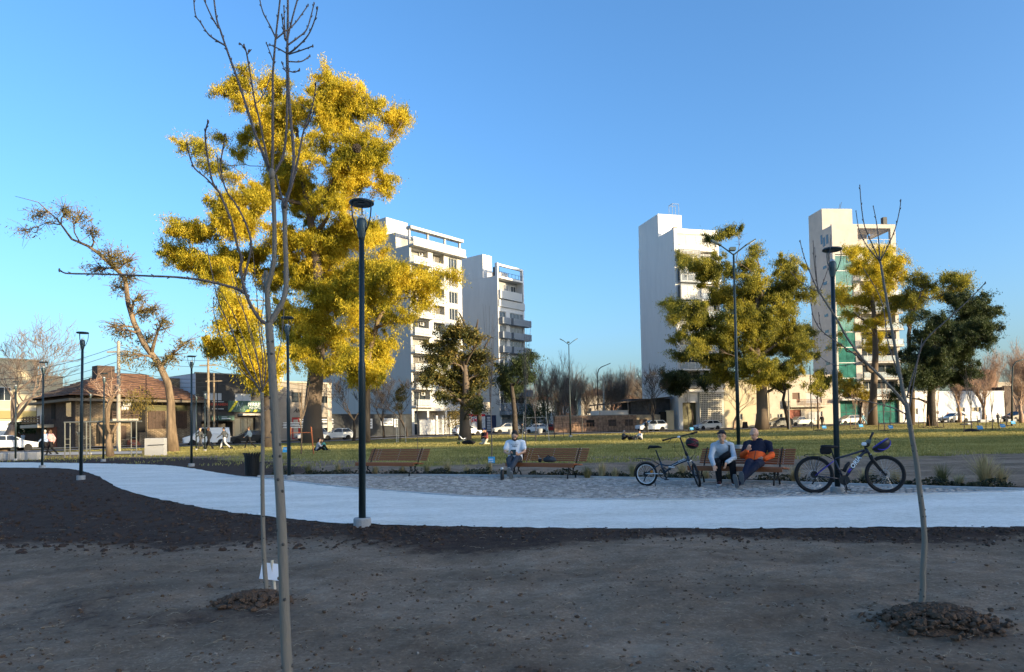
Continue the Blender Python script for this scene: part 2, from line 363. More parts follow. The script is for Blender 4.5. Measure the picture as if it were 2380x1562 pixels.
# white gravel path
m_path = mat('pale crushed stone', (.72, .70, .66), .95, var=.12, vs=9, bump=.5, bs=60, spec=.1)
def path_mat():
    nt = m_path.node_tree; N = nt.nodes; L = nt.links; b = N['Principled BSDF']
    g = N.new('ShaderNodeNewGeometry')
    def nz(sc, det, ro, st):
        mp = N.new('ShaderNodeMapping'); mp.inputs['Scale'].default_value = st; L.new(g.outputs['Position'], mp.inputs[0])
        n = N.new('ShaderNodeTexNoise'); n.inputs['Scale'].default_value = sc; n.inputs['Detail'].default_value = det; n.inputs['Roughness'].default_value = ro; L.new(mp.outputs[0], n.inputs['Vector']); return n.outputs['Fac']
    def ramp(f, a, c, p0, p1):
        r = N.new('ShaderNodeValToRGB'); e = r.color_ramp.elements; e[0].position = p0; e[0].color = (*a, 1); e[1].position = p1; e[1].color = (*c, 1); L.new(f, r.inputs[0]); return r.outputs[0]
    def mul(a, c):
        x = N.new('ShaderNodeMix'); x.data_type = 'RGBA'; x.blend_type = 'MULTIPLY'; x.inputs['Factor'].default_value = 1; L.new(a, x.inputs[6]); L.new(c, x.inputs[7]); return x.outputs[2]
    c = ramp(nz(8, 12, .8, (1, 2.2, 1)), (.70, .63, .53), (.98, .92, .82), .33, .58)
    c = mul(c, ramp(nz(.9, 5, .6, (.6, 1.4, 1)), (.84, .83, .80), (1, 1, 1), .35, .62))
    c = mul(c, ramp(nz(60, 3, .7, (1, 1, 1)), (.55, .53, .5), (1, 1, 1), .30, .42))
    L.new(c, b.inputs['Base Color'])
path_mat()
def sheet(name, A, B, z, mt, rows=6, bumpy=0):
    n = min(len(A), len(B)); b = MB()
    for j in range(rows + 1):
        for i in range(n):
            p = A[i].lerp(B[i], j / rows); b.v.append((p.x, p.y, z + (bumpy * noise.noise(p * 2.2) if bumpy else 0)))
    b.f = [(j * n + i, j * n + i + 1, (j + 1) * n + i + 1, (j + 1) * n + i) for j in range(rows) for i in range(n - 1)]
    return b.build(name, mt, None, True)
# strips running straight across, edge to edge
pxs = np.concatenate([np.linspace(max(lx.min(), ux.min()) + .05, -6, 260), np.linspace(-5.98, min(lx.max(), ux.max()) - .05, 420)])
A = [Vector((x, float(low_y(x)), 0)) for x in pxs]; B = [Vector((x, float(up_y(x)), 0)) for x in pxs]
tag(sheet('gravel_path', A, B, .006, m_path, 8, .012), kind='structure')
# pale concrete strips: the edge between gravel and cobbles and the far kerb of the cobbles
m_conc = mat('grey concrete', (.46, .46, .45), .85, var=.15, vs=8, bump=.3, bs=50)
def kerb(name, pts, w, h):
    b = MB(); rs = []
    for i, p in enumerate(pts):
        d = (pts[min(i + 1, len(pts) - 1)] - pts[max(i - 1, 0)]).normalized(); n_ = Vector((-d.y, d.x, 0))
        rs.append([p + n_ * (-w / 2) + Vector((0, 0, -.05)), p + n_ * (w / 2) + Vector((0, 0, -.05)), p + n_ * (w / 2) + Vector((0, 0, h)), p + n_ * (-w / 2) + Vector((0, 0, h))])
    b.rings(rs); return tag(b.build(name, m_conc, None), kind='structure')
i0 = int(np.argmin(np.abs(ux - cx_[0]))) ; edge_pts = [p for p in up_w if p.x >= cx_[0] - .5 and p.x <= cx_[-1] + .2]
kerb('paving_edge', edge_pts[::3], .08, .022)
kerb('plaza_kerb', curb_w, .10, .05)

# cobbles: the nearest few hundred as single stones, the rest joined
cob_mats = [mat('granite cobble', (.37, .335, .295), .8, var=.35, vs=11, bump=.4, bs=40), mat('granite cobble dark', (.28, .255, .225), .8, var=.4, vs=11, bump=.4, bs=40), mat('granite cobble pale', (.47, .425, .375), .8, var=.25, vs=11, bump=.4, bs=40)]
bed = MB(); ps_ = [(p.x, p.y) for p in edge_pts]; cs_ = [(p.x, p.y) for p in curb_w]
xs_ = np.linspace(cx_[0] + .02, cx_[-1] - .02, 120)
for i in range(119):
    a, b_ = xs_[i], xs_[i + 1]
    bed.quad((a, up_y(a), -.012), (b_, up_y(b_), -.012), (b_, curb_y(b_), -.012), (a, curb_y(a), -.012))
plaza = tag(bed.build('cobble_plaza', mat('sand joint', (.14, .13, .115), .95, var=.3, vs=20), None), kind='structure')
def stone(mb, c, w, d, h, rz):
    t = .78; M_ = Matrix.Rotation(rz, 3, 'Z') @ Matrix.Rotation(random.gauss(0, .018), 3, 'X')
    vs = [Vector((i * w / 2, j * d / 2, -.02)) for j in (-1, 1) for i in (-1, 1)] + [Vector((i * w / 2, j * d / 2, h - .015)) for j in (-1, 1) for i in (-1, 1)] + [Vector((i * w / 2 * t, j * d / 2 * t, h)) for j in (-1, 1) for i in (-1, 1)]
    fs = []
    for b0 in (0, 4):
        for a, q in ((0, 1), (1, 3), (3, 2), (2, 0)): fs.append((b0 + a, b0 + q, b0 + 4 + q, b0 + 4 + a))
    fs.append((8, 9, 11, 10)); c = Vector(c); mb.add([M_ @ v + c for v in vs], fs)
cob = []
random.seed(3)
y = 9.0; row = 0
while y < 19.5:
    x = cx_[0] + (row % 2) * .056
    while x < cx_[-1]:
        yw = y + .16 * math.sin(x * .9) * .6
        if yw > up_y(x) + .10 and yw < curb_y(x) - .10: cob.append((x + random.gauss(0, .008), yw + random.gauss(0, .007), random.uniform(.088, .108), random.uniform(.072, .088)))
        x += .112
    y += .095; row += 1
cob.sort(key=lambda c: c[0] ** 2 + c[1] ** 2)
protos = []
for k in range(9):
    b = MB(); stone(b, (0, 0, 0), random.uniform(.088, .106), random.uniform(.072, .086), random.uniform(.01, .02), 0); me = b.mesh('cobble'); me.materials.append(cob_mats[k % 3]); protos.append(me)
for c in cob[:300]:
    o = bpy.data.objects.new('cobble', random.choice(protos)); col.objects.link(o); o.parent = plaza; o.location = (c[0], c[1], random.gauss(0, .004)); o.rotation_euler = (0, 0, random.gauss(0, .06))
rest = [MB(), MB(), MB()]
for c in cob[300:]: stone(rest[random.choice((0, 0, 1, 1, 2))], (c[0], c[1], random.gauss(0, .004)), c[2], c[3], random.uniform(.008, .02), random.gauss(0, .06))
for k in range(3): tag(rest[k].build('cobbles', cob_mats[k], plaza), kind='stuff')

# streets
P1, u1, nn1 = Vector((-15.5, 107, 0)), Vector((.643, .766, 0)), Vector((.766, -.643, 0))
P3, u3, nn3 = Vector((26.5, 110, 0)), Vector((math.cos(R(14)), math.sin(R(14)), 0)), Vector((math.sin(R(14)), -math.cos(R(14)), 0))
def strip(name, P, u, n, a, b_, t0, t1, dz, mt):
    mb = MB(); nt_ = 60; rows = 3
    for j in range(rows + 1):
        for i in range(nt_ + 1):
            p = P + u * (t0 + (t1 - t0) * i / nt_) + n * (a + (b_ - a) * j / rows); mb.v.append((p.x, p.y, gz(p.x, p.y) + dz))
    w = nt_ + 1; mb.f = [(j * w + i, (j + 1) * w + i, (j + 1) * w + i + 1, j * w + i + 1) for j in range(rows) for i in range(nt_)]
    return tag(mb.build(name, mt), kind='structure')
m_asph = mat('asphalt', (.055, .055, .057), .9, var=.25, vs=2, bump=.3, bs=40)
m_pave = mat('pavement tiles', (.34, .31, .27), .85, var=.2, vs=3, bump=.2, bs=20)
strip('pavement', P1, u1, nn1, -.5, 4.0, -75, 120, .13, m_pave)
strip('road', P1, u1, nn1, 3.9, 11.5, -75, 120, .01, m_asph)
strip('park_pavement', P1, u1, nn1, 11.5, 13.5, -75, 22, .1, m_pave)
strip('pavement', P3, u3, nn3, -.5, 4.0, -24, 130, .13, m_pave)
strip('road', P3, u3, nn3, 3.9, 11.0, -27, 130, .014, m_asph)
strip('park_pavement', P3, u3, nn3, 11.0, 13.0, -24, 130, .1, m_pave)
gp0 = [gp(-60, 46), gp(330, 46), gp(330, 53), gp(-60, 56)]
mb = MB(); mb.add([(p.x, p.y, .02) for p in gp0], [(0, 1, 2, 3)]); tag(mb.build('exercise_court', mat('pale concrete court', (.45, .42, .37), .9, var=.15, vs=2)), kind='structure')

# unseen blocks added behind the viewer to cast the foreground shade
m_beh = mat('grey render', (.42, .40, .37), .85, var=.1, vs=.5)
for k, (x0, x1, h) in enumerate(((60, 150, 48.0), (150.5, 225, 48.3), (225.5, 300, 50.8), (300.5, 400, 51.0))):
    t = thing('shade_block', 'long grey unseen block added behind the viewer for shade, %s' % ('leftmost', 'second from the left', 'third from the left', 'rightmost')[k], 'building', (x0, -110, 0), 0, 'added shade blocks behind the viewer')
    MB().bb(0, x1 - x0, -12, 0, -.2, h).build('wall', m_beh, t); MB().bb(-.2, x1 - x0 + .2, -12.2, .2, h, h + .3).build('roof', m_beh, t)
# ------------------------------------------------------------------ buildings
m_glass = mat('window glass', (.035, .045, .055), .06, spec=.7)
m_gpale = mat('balcony glass', (.62, .70, .74), .1, spec=.5, alpha=.35)
m_green = mat('green glass', (.035, .14, .115), .07, spec=.7, var=.5, vs=.7)
m_white = mat('white render', (.50, .49, .465), .8, var=.06, vs=.9, stretch=(1, 1, .22))
m_whiteb = mat('white painted wall', (.56, .57, .58), .8, var=.06, vs=.7, stretch=(1, 1, .3))
m_offw = mat('off white render', (.64, .62, .59), .8, var=.07, vs=.9, stretch=(1, 1, .2))
m_beige = mat('beige render', (.42, .37, .30), .85, var=.12, vs=.9)
m_cream = mat('cream render', (.45, .39, .27), .85, var=.08, vs=.6)
m_frame = mat('white frame', (.54, .54, .53), .5)
m_dark = mat('dark metal', (.02, .022, .025), .45, metal=.3)
m_greyb = mat('grey balcony render', (.24, .26, .28), .75, var=.12, vs=1.2)
m_int = mat('dim interior', (.06, .055, .05), .9)
m_curt = mat('curtain cloth', (.55, .52, .46), .9, var=.15, vs=5)
m_wood = mat('brown timber', (.05, .026, .016), .6, var=.4, vs=6)
m_tile = mat('roof tile', (.15, .08, .05), .85, var=.45, vs=3, bump=.4, bs=14)

def tx(P, u, px):                 # distance along a facade at which picture column px meets it
    k = (px - CX) / F_PX
    for _ in range(4):
        kk = k
        t = (kk * P.y - P.x) / (u.x - kk * u.y)
        q = P + u * t; g = gp(px, q.y); k = g.x / g.y
    return t
def rect(P, u, x0, y0, x1, y1):   # picture rectangle -> (t0, t1, z0, z1) on the facade, heights above the facade's foot
    xm = (x0 + x1) / 2; t0, t1 = tx(P, u, x0), tx(P, u, x1); q = P + u * tx(P, u, xm)
    b = gz(P.x, P.y)
    return t0, t1, zat(xm, y1, q.y) - b, zat(xm, y0, q.y) - b
def wall(parent, name, L, H, D, ops, mt, z0=0, rev=.22, roof=True):
    b = MB(); xs = sorted({0, L} | {min(max(v, 0), L) for o in ops for v in o[:2]}); zs = sorted({z0, H} | {min(max(v, z0), H) for o in ops for v in o[2:4]})
    for i in range(len(xs) - 1):
        for j in range(len(zs) - 1):
            xm, zm = (xs[i] + xs[i + 1]) / 2, (zs[j] + zs[j + 1]) / 2
            if any(o[0] < xm < o[1] and o[2] < zm < o[3] for o in ops): continue
            b.quad((xs[i], 0, zs[j]), (xs[i + 1], 0, zs[j]), (xs[i + 1], 0, zs[j + 1]), (xs[i], 0, zs[j + 1]))
    for o in ops:
        a, c, e, f = o[:4]; d = o[4] if len(o) > 4 else rev
        b.quad((a, 0, e), (a, d, e), (c, d, e), (c, 0, e)); b.quad((a, 0, f), (c, 0, f), (c, d, f), (a, d, f))
        b.quad((a, 0, e), (a, 0, f), (a, d, f), (a, d, e)); b.quad((c, 0, e), (c, d, e), (c, d, f), (c, 0, f))
    b.quad((0, 0, z0), (0, 0, H), (0, D, H), (0, D, z0)); b.quad((L, 0, z0), (L, D, z0), (L, D, H), (L, 0, H)); b.quad((0, D, z0), (0, D, H), (L, D, H), (L, D, z0))
    if roof: b.quad((0, 0, H), (L, 0, H), (L, D, H), (0, D, H))
    return b.build(name, mt, parent)
_wr = random.Random(21)
m_gl2 = mat('window with drawn curtain', (.16, .15, .135), .12, spec=.6)
m_gl3 = mat('window with blind', (.30, .29, .27), .25, spec=.5)
def window(parent, a, c, e, f, y=.2, fm=None, gm_=None, nx=2, nz=1, fw=.07, name='window'):
    fm = fm or m_frame; b = MB()
    b.bb(a, c, y - .06, y, e, e + fw).bb(a, c, y - .06, y, f - fw, f).bb(a, a + fw, y - .06, y, e + fw, f - fw).bb(c - fw, c, y - .06, y, e + fw, f - fw)
    for i in range(1, nx): x = a + (c - a) * i / nx; b.bb(x - fw / 2, x + fw / 2, y - .055, y, e + fw, f - fw)
    for i in range(1, nz): z = e + (f - e) * i / nz; b.bb(a + fw, c - fw, y - .05, y, z - fw / 2, z + fw / 2)
    w = b.build(name, fm, parent)
    MB().bb(a + .01, c - .01, y - .02, y + .02, e + .01, f - .01).build('pane', gm_ or _wr.choice((m_glass, m_glass, m_glass, m_gl2, m_gl3)), w)
    return w
def panel(parent, name, a, c, e, f, mt, y0=-.03, y1=.0):
    return MB().bb(a, c, y0, y1, e, f).build(name, mt, parent)
def rail(parent, a, c, z, y, h=1.0, ret=0, glass=True, mt=None, n=None, name='balcony_rail'):
    mt = mt or m_frame; b = MB(); n = n or max(2, int((c - a) / 1.0))
    b.bb(a, c, y - .03, y + .03, z + h - .05, z + h).bb(a, c, y - .02, y + .02, z + .08, z + .12)
    for i in range(n + 1): x = a + (c - a) * i / n; b.bb(x - .025, x + .025, y - .025, y + .025, z, z + h - .05)
    if ret:
        for x in (a, c): b.bb(x - .025, x + .025, y + .03, y + ret, z + h - .05, z + h).bb(x - .02, x + .02, y + .03, y + ret, z + .08, z + .12)
    r = b.build(name, mt, parent)
    if glass: MB().bb(a + .03, c - .03, y - .006, y + .006, z + .12, z + h - .05).build('glass_panel', m_gpale, r)
    return r
def bld(name, label, P, u, cat='building'):
    o = thing(name, label, cat, (P.x, P.y, gz(P.x, P.y)), math.atan2(u.y, u.x)); return o
def aircon(parent, x, z, y=-.02):
    b = MB().cbox((x, y - .15, z + .3), (.8, .3, .58), .03).build('air_conditioner', m_frame, parent)
    MB().lathe([(.05, -.01), (.22, -.01), (.22, .01), (.05, .01)], 14, (x - .1, y - .31, z + .3), Matrix.Rotation(R(90), 3, 'X')).build('fan_grille', m_dark, b)

# --- white tower on the left street, beside the big yellow tree
T1 = bld('apartment_tower', 'white apartment tower with rooftop pergola, sunlit glass balconies, right of the big yellow tree', P1, u1)
ops = []; FL = [4.6 + 2.8 * k for k in range(9)]
for zf in FL: ops += [(.35, 3.9, zf + .05, zf + 2.4, 1.3), (4.95, 7.45, zf + .05, zf + 2.4, 1.0), (8.55, 10.6, zf + .35, zf + 2.35)]
ops += [(.5, 3.2, .05, 3.9, 2.2), (3.6, 7.2, .05, 3.9, 2.2), (7.6, 11.1, .05, 3.9, 2.2)]
wall(T1, 'wall', 11.6, 29.8, 24, ops, m_white)
for k, zf in enumerate(FL):
    window(T1, .36, 3.89, zf + .06, zf + 2.39, 1.28, nx=3); window(T1, 4.96, 7.44, zf + .06, zf + 2.39, .98, nx=2); window(T1, 8.56, 10.59, zf + .36, zf + 2.34, .2, nx=3, nz=1)
    s = MB().bb(-.0, 4.2, -1.0, -.002, zf - .22, zf + .02).build('balcony_slab', m_white, T1); rail(T1, .05, 4.15, zf + .02, -.95, 1.0, .9)
    rail(T1, 4.97, 7.43, zf + .05, .06, .95)
    if k % 2 == 0: aircon(T1, 3.3, zf + 1.75, 1.2)
    panel(T1, 'curtain', 5.1, 6.1, zf + .15, zf + 2.3, m_curt, 1.03, 1.05); panel(T1, 'curtain', .5 + k % 3 * .6, 1.5 + k % 3 * .6, zf + .15, zf + 2.3, m_curt, 1.33, 1.35)
window(T1, .52, 3.18, .06, 3.88, 2.15, nx=3, nz=2); panel(T1, 'lobby_wall', 3.6, 7.2, .05, 3.9, m_beige, 2.1, 2.2); panel(T1, 'lobby_wall', 7.6, 11.1, .05, 3.9, m_beige, 2.1, 2.2)
panel(T1, 'door', 5.0, 6.1, .06, 2.4, m_dark, 2.0, 2.09)
MB().bb(-.1, 11.7, -1.1, 0.0, 29.55, 29.82).build('terrace_slab', m_white, T1); rail(T1, .0, 11.6, 29.82, -1.0, 1.1, 1.0, n=9)
pg = MB()
for x in (.15, 4.1, 7.9, 11.35): pg.bb(x - .15, x + .15, .05, .35, 29.82, 32.3)
pg.bb(-.1, 11.7, -.5, .6, 32.3, 32.75); pg.build('pergola', m_white, T1)
pg = MB()
for x in (2, 3.3, 6, 9.5): pg.bb(x - .25, x + .25, -.3, .3, 32.27, 32.299)
pg.build('pergola_light', m_beige, T1)
MB().bb(0, 11.6, 3.2, 24, 29.82, 32.4).build('penthouse', m_white, T1)
for a in (1, 4.6, 8.2): window(T1, a, a + 2.6, 29.9, 32.0, 3.19, nx=2)
MB().bb(-.003, 4.6, 5.5, 24.003, 32.42, 35.3).build('stair_house', m_white, T1)
MB().tube([(1, 12, 35.3), (1, 12, 38)], .04, 5).tube([(3, 9, 35.3), (3, 9, 36.5)], .12, 6).build('aerial', m_dark, T1)
fn = MB()
for i in range(38): fn.bb(.1 + i * .3, .22 + i * .3, -1.62, -1.58, .15, 2.5)
fn.bb(.1, 11.5, -1.64, -1.56, .25, .32).bb(.1, 11.5, -1.64, -1.56, 2.35, 2.42); fn.bb(.1, 3.4, -1.60, -1.585, .35, 2.33).bb(7.2, 11.4, -1.60, -1.585, .35, 2.33)
fn.build('fence', m_frame, T1)
for x in (3.6, 4.9, 6.6): MB().bb(x - .2, x + .2, -1.8, -1.4, .02, 3.1).build('gate_pillar', m_white, T1)

# black boundary wall with posters, left of the tower
tb0 = tx(P1, u1, 772); Pb = P1 + u1 * tb0; Lb = -tb0 - .05
BW = bld('boundary_wall', 'black painted boundary wall with white posters below the tall blue-shaded party wall', Pb, u1, 'wall')
MB().bb(0, Lb, 0, .3, -.1, 3.3).build('wall', mat('black paint', (.02, .023, .027), .6, var=.4, vs=1.5), BW); MB().bb(0, Lb, -.03, .33, 3.3, 3.42).build('coping', m_dark, BW)
m_post = mat('poster paper', (.62, .63, .62), .7, var=.25, vs=4)
for i, (a, b_, c, d) in enumerate(((1112, 1690, 1134, 1713), (1170, 1676, 1200, 1705), (1470, 1675, 1490, 1714), (1524, 1674, 1555, 1702), (1556, 1674, 1573, 1702), (1577, 1676, 1594, 1708))):
    k = 1.721; t0, t1, z0, z1 = rect(Pb, u1, a / k * (1.0), b_ / k, c / k, d / k); t0, t1 = (t0, t1) if t1 > t0 else (t1, t0)
    p = panel(BW, 'poster', max(t0, .2), t1, z0, z1, m_post, -.02, 0)
    for j in range(3): MB().bb(max(t0, .2) + .15, t1 - .15, -.026, -.02, z0 + (z1 - z0) * (.2 + .25 * j), z0 + (z1 - z0) * (.32 + .25 * j)).build('print', m_greyb if j % 2 else m_dark, p)

# --- second tower, grey box balconies
P2 = gp(1163, 128); P2.z = 0
T2 = bld('apartment_tower', 'off-white tower with grey box balconies, narrower and farther than the pergola tower', P2, u1)
ops = []; F2 = [4.5 + 2.68 * k for k in range(7)]
for zf in F2: ops += [(.3, 2.3, zf + 1.0, zf + 2.2), (3.4, 7.4, zf + 1.0, zf + 2.2)]
ops += [(.3, 7.5, 25.0, 29.0, 1.6), (.5, 3.6, .1, 3.3, .6), (4.2, 7.3, .1, 3.3, .6)]
wall(T2, 'wall', 7.8, 29.4, 16, ops, m_offw)
for i, zf in enumerate(F2):
    window(T2, .31, 2.29, zf + 1.01, zf + 2.19, nx=2); window(T2, 3.41, 7.39, zf + 1.01, zf + 2.19, nx=4)
    MB().bb(.2, 2.6, -.95, -.002, zf - .25, zf + .95).build('balcony', m_greyb, T2); MB().bb(3.1, 8.5, -1.15, -.002, zf - .3, zf + .95).build('balcony', m_greyb, T2)
panel(T2, 'loggia_wall', .3, 7.5, 25, 29, mat('grey loggia', (.33, .33, .32), .85), 1.55, 1.6)
for a in (.6, 3.4, 5.6): window(T2, a, a + 1.5, 26.6, 28.4, 1.53, nx=2)
MB().bb(.2, 6.6, -.5, .1, 25.1, 26.7).build('balcony', mat('pale grey render', (.5, .5, .48), .8), T2)
MB().bb(.1, 7.7, -.25, 0, 23.6, 24.9).build('planter_band', m_white, T2)
fr = MB().bb(0, .35, -.003, .6, 29.4, 31.8).bb(7.4, 7.75, 0, .6, 29.4, 31.6).bb(.35, 7.4, 0, .5, 31.3, 31.7).bb(0, 7.75, 8.5, 9, 29.4, 31.4); fr.build('roof_frame', m_offw, T2)
rail(T2, .4, 7.4, 29.4, .15, .9, mt=m_dark, glass=False)
MB().bb(2.7, 6, 2.5, 8.4, 29.42, 31.0).build('penthouse', m_offw, T2); MB().bb(.4, 1.5, .8, 1.4, 29.42, 31.2).build('chimney', m_dark, T2)
MB().bb(-.003, 2.6, 3.6, 16.003, 29.42, 34.0).build('stair_house', m_offw, T2)
MB().tube([(-.5, 10.5, 29.4), (-.5, 10.5, 30.5)], .03, 5).tube([(0, 12, 34), (0, 12, 37)], .03, 5).build('aerial', m_dark, T2)
for a in (.5, 4.2): panel(T2, 'garage_door', a, a + 3.1, .1, 3.3, m_greyb, .55, .6)
MB().bb(-.1, 8.2, -1.3, -.002, 3.35, 4.15).build('canopy', m_greyb, T2)

# low building and hoarding between the towers
t0 = tx(P1, u1, 1080.5); Ph = P1 + u1 * t0
HB = bld('low_building', 'low beige wall and hoarding yard between the two left towers', Ph, u1); Lh = tx(Ph, u1, 1160)
MB().bb(0, Lh, 2, 9, -.1, 5.6).build('wall', m_beige, HB)
bb_ = bld('billboard', 'white hoarding with red top, blue foot and red lettering at the foot of the towers', Ph + nn1 * .6, u1, 'sign')
Pq = Ph + nn1 * .6; t0, t1, z0, z1 = rect(Pq, u1, 1089, 977, 1128, 1004)
MB().bb(t0, t1, -.05, .05, .3, 3.4).build('board', m_frame, bb_); panel(bb_, 'red_band', t0, t1, 3.0, 3.4, mat('red print', (.55, .02, .03), .5), -.06, -.051); panel(bb_, 'blue_band', t0, t1, .3, 1.0, mat('blue print', (.02, .09, .35), .5), -.06, -.051)
text('RE/MAX', .85, bb_, MATS['red print'], Matrix.Translation(((t0 + t1) / 2 - .4, -.06, 2.05)) @ FRONT, bold=.02)
for i in range(4): panel(bb_, 'print', t0 + 1.6, t1 - .4, 1.15 + i * .2, 1.22 + i * .2, m_greyb, -.056, -.051)
for x in (t0 + .2, t1 - .2): MB().bb(x - .05, x + .05, .06, .14, 0, 3.2).build('post', m_dark, bb_)
t0 = t1 + .3
sg = bld('kiosk', 'dark blue kiosk with pale slatted shutter beside the hoarding', Pq + u1 * t0, u1, 'kiosk')
MB().bb(0, 2.6, 0, 1.6, 0, 3.2).build('body', mat('navy paint', (.02, .03, .07), .5), sg)
for i in range(9): panel(sg, 'slat', .15, 1.1, .5 + i * .28, .66 + i * .28, m_frame, -.03, 0)

# --- hardware shop
ts0, ts1 = tx(P1, u1, 455.5), tx(P1, u1, 640); Ps = P1 + u1 * ts0; Ls = ts1 - ts0
SH = bld('hardware_shop', 'dark fronted two-storey hardware shop with green and yellow sign', Ps, u1)
k_ = lambda a, b_, c, d: rect(Ps, u1, (650 + a / 3.124) / 1.721, (1450 + b_ / 3.124) / 1.721, (650 + c / 3.124) / 1.721, (1450 + d / 3.124) / 1.721)
w1, w2 = k_(525, 380, 745, 470), k_(910, 390, 1113, 480)
e1, e2 = k_(480, 735, 880, 1000), k_(905, 690, 1160, 1000)
e1 = (e1[0], e1[1], .1, e1[3], 1.6); e2 = (e2[0], e2[1], .5, e2[3], .3)
m_shop = mat('charcoal render', (.055, .052, .048), .8, var=.35, vs=.8)
wall(SH, 'wall', Ls, 8.35, 15, [w1, w2, e1, e2], m_shop)
MB().bb(-.03, -.002, .0, 15, -.1, 8.3).build('side_wall', m_whiteb, SH)
MB().bb(-.05, Ls, -.05, .25, 8.35, 8.5).build('coping', mat('tan coping', (.30, .26, .2), .8), SH)
for w in (w1, w2): window(SH, w[0] + .01, w[1] - .01, w[2] + .01, w[3] - .01, .1, gm_=m_frame, nx=2)
window(SH, e2[0] + .01, e2[1] - .01, .51, e2[3] - .01, .28, fm=m_dark, nx=3)
panel(SH, 'back_wall', e1[0], e1[1], .1, e1[3], m_int, 1.5, 1.6)
s1 = k_(815, 482, 1228, 618); m_sgn = mat('sign green', (.045, .11, .085), .4); m_yel = mat('sign yellow', (.62, .55, .03), .4); m_sw = mat('sign white', (.8, .82, .8), .4)
a, c, e, f = s1; g_ = panel(SH, 'shop_sign', a, c + 2.0, e, f, m_sgn, -.16, -.01)
MB().side([(a, e), (a + .35, e), (a + 1.35, f), (a + 1.0, f)], -.17, -.161).build('sign_stripe', m_yel, g_)
for q in (2.2, 3.2): MB().side([(a + q, e), (a + q + .5, e), (a + q + .75, e + .28), (a + q + .25, e + .28)], -.17, -.161).build('sign_stripe', m_yel, g_)
for dx in (0, .5):
    MB().beam((a + 1.0 + dx, -.17, e + .25), (a + 1.3 + dx, -.17, f - .2), .012, .09, (0, 1, 0)).beam((a + 1.3 + dx, -.17, f - .2), (a + 1.6 + dx, -.17, e + .25), .012, .09, (0, 1, 0)).build('sign_logo', m_sw, g_)
text('FERRETERIA', .62, g_, m_sw, Matrix.Translation((a + 4.2, -.165, e + .72)) @ FRONT, bold=.008); text('INDUSTRIAL', .36, g_, m_sw, Matrix.Translation((a + 3.75, -.165, e + .36)) @ FRONT)
a, c, e, f = k_(490, 482, 812, 612); g_ = panel(SH, 'shop_sign', a, c, e, f, m_dark, -.13, -.01)
MB().beam((a + .2, -.14, e + .35), (a + .42, -.14, f - .3), .012, .07, (0, 1, 0)).beam((a + .42, -.14, f - .3), (a + .64, -.14, e + .35), .012, .07, (0, 1, 0)).build('sign_logo', m_sw, g_)
m_srd = mat('sign red', (.42, .05, .03), .4); text('HERRAMIENTAS', .42, g_, m_srd, Matrix.Translation((a + 2.4, -.135, e + .72)) @ FRONT, bold=.012); 
for q in (.28, 1.15): panel(g_, 'sign_line', a + 1.2, c - .5, e + q, e + q + .05, m_sw, -.137, -.131)
a, c, e, f = k_(605, 665, 885, 722); g_ = panel(SH, 'shop_sign', a, c, e, f, m_sgn, -.3, -.2)
MB().beam((a + .55, -.31, e + .08), (a + .72, -.31, f - .06), .012, .08, (0, 1, 0)).beam((a + .72, -.31, f - .06), (a + .9, -.31, e + .08), .012, .08, (0, 1, 0)).build('sign_logo', m_sw, g_); panel(g_, 'sign_line', a + 1.2, c - .5, e + .15, e + .24, m_sw, -.31, -.301); panel(g_, 'sign_line', a + 1.2, c - .9, e + .36, e + .42, m_sw, -.31, -.301)
a, c, e, f = k_(950, 640, 1205, 664); MB().side([(a, e), (c, e), (c, f), (a, f)], -1.1, -.01).build('awning', mat('pale awning', (.5, .46, .4), .8), SH)
random.seed(12)
for i in range(9):
    x = e1[0] + .4 + i * .55; h = random.uniform(.5, 1.9); MB().cbox((x, .2 + random.random() * .5, h / 2 + .15), (.4, .35, h), .03).build('stacked_goods', mat('goods %d' % (i % 5), [(.35, .2, .08), (.5, .5, .48), (.25, .05, .04), (.08, .16, .1), (.4, .33, .2)][i % 5], .6), SH)
for i, c3 in enumerate(((.5, .45, .1), (.5, .5, .5), (.1, .2, .4), (.45, .1, .08), (.5, .4, .2), (.3, .3, .3))):
    MB().cbox((e2[0] + .5 + i * .5, .55, 1.1 + (i % 3) * .35), (.36, .3, .45), .03).build('window_goods', mat('ware %d' % i, c3, .6), SH)
MB().tube([(Ls * .62, 3, 8.4), (Ls * .62, 3, 10.6)], .03, 5).tube([(Ls * .62 - 1.5, 3, 10.5), (Ls * .62 + 1.5, 3, 10.5)], .025, 5).build('aerial', m_dark, SH)

# --- taupe building with script sign and red door
tt1 = tx(P1, u1, 771); Pt = P1 + u1 * (ts1 + .02); Lt = tt1 - ts1 - .04
TA = bld('taupe_building', 'taupe two-storey building with script sign and red door behind the huge trunk', Pt, u1)
j_ = lambda a, b_, c, d: rect(Pt, u1, (1100 + a / 3.124) / 1.721, (1450 + b_ / 3.124) / 1.721, (1100 + c / 3.124) / 1.721, (1450 + d / 3.124) / 1.721)
o1, o2, o3, o4 = j_(212, 372, 340, 500), j_(556, 420, 700, 505), j_(215, 685, 325, 965), j_(556, 685, 706, 960)
o3 = (o3[0], o3[1], .05, o3[3]); o4 = (o4[0], o4[1], .05, o4[3], 1.5)
wall(TA, 'wall', Lt, 7.6, 12, [o1, o2, o3, o4], mat('taupe render', (.25, .22, .185), .85, var=.15, vs=1))
for o in (o1, o2): window(TA, o[0] + .01, o[1] - .01, o[2] + .01, o[3] - .01, fm=m_dark, nx=3, nz=3, fw=.05)
window(TA, o3[0] + .01, o3[1] - .01, .06, o3[3] - .01, fm=mat('red frame', (.28, .02, .025), .5), nx=1, fw=.28, name='door'); panel(TA, 'back_wall', o4[0], o4[1], .05, o4[3], m_int, 1.4, 1.5)
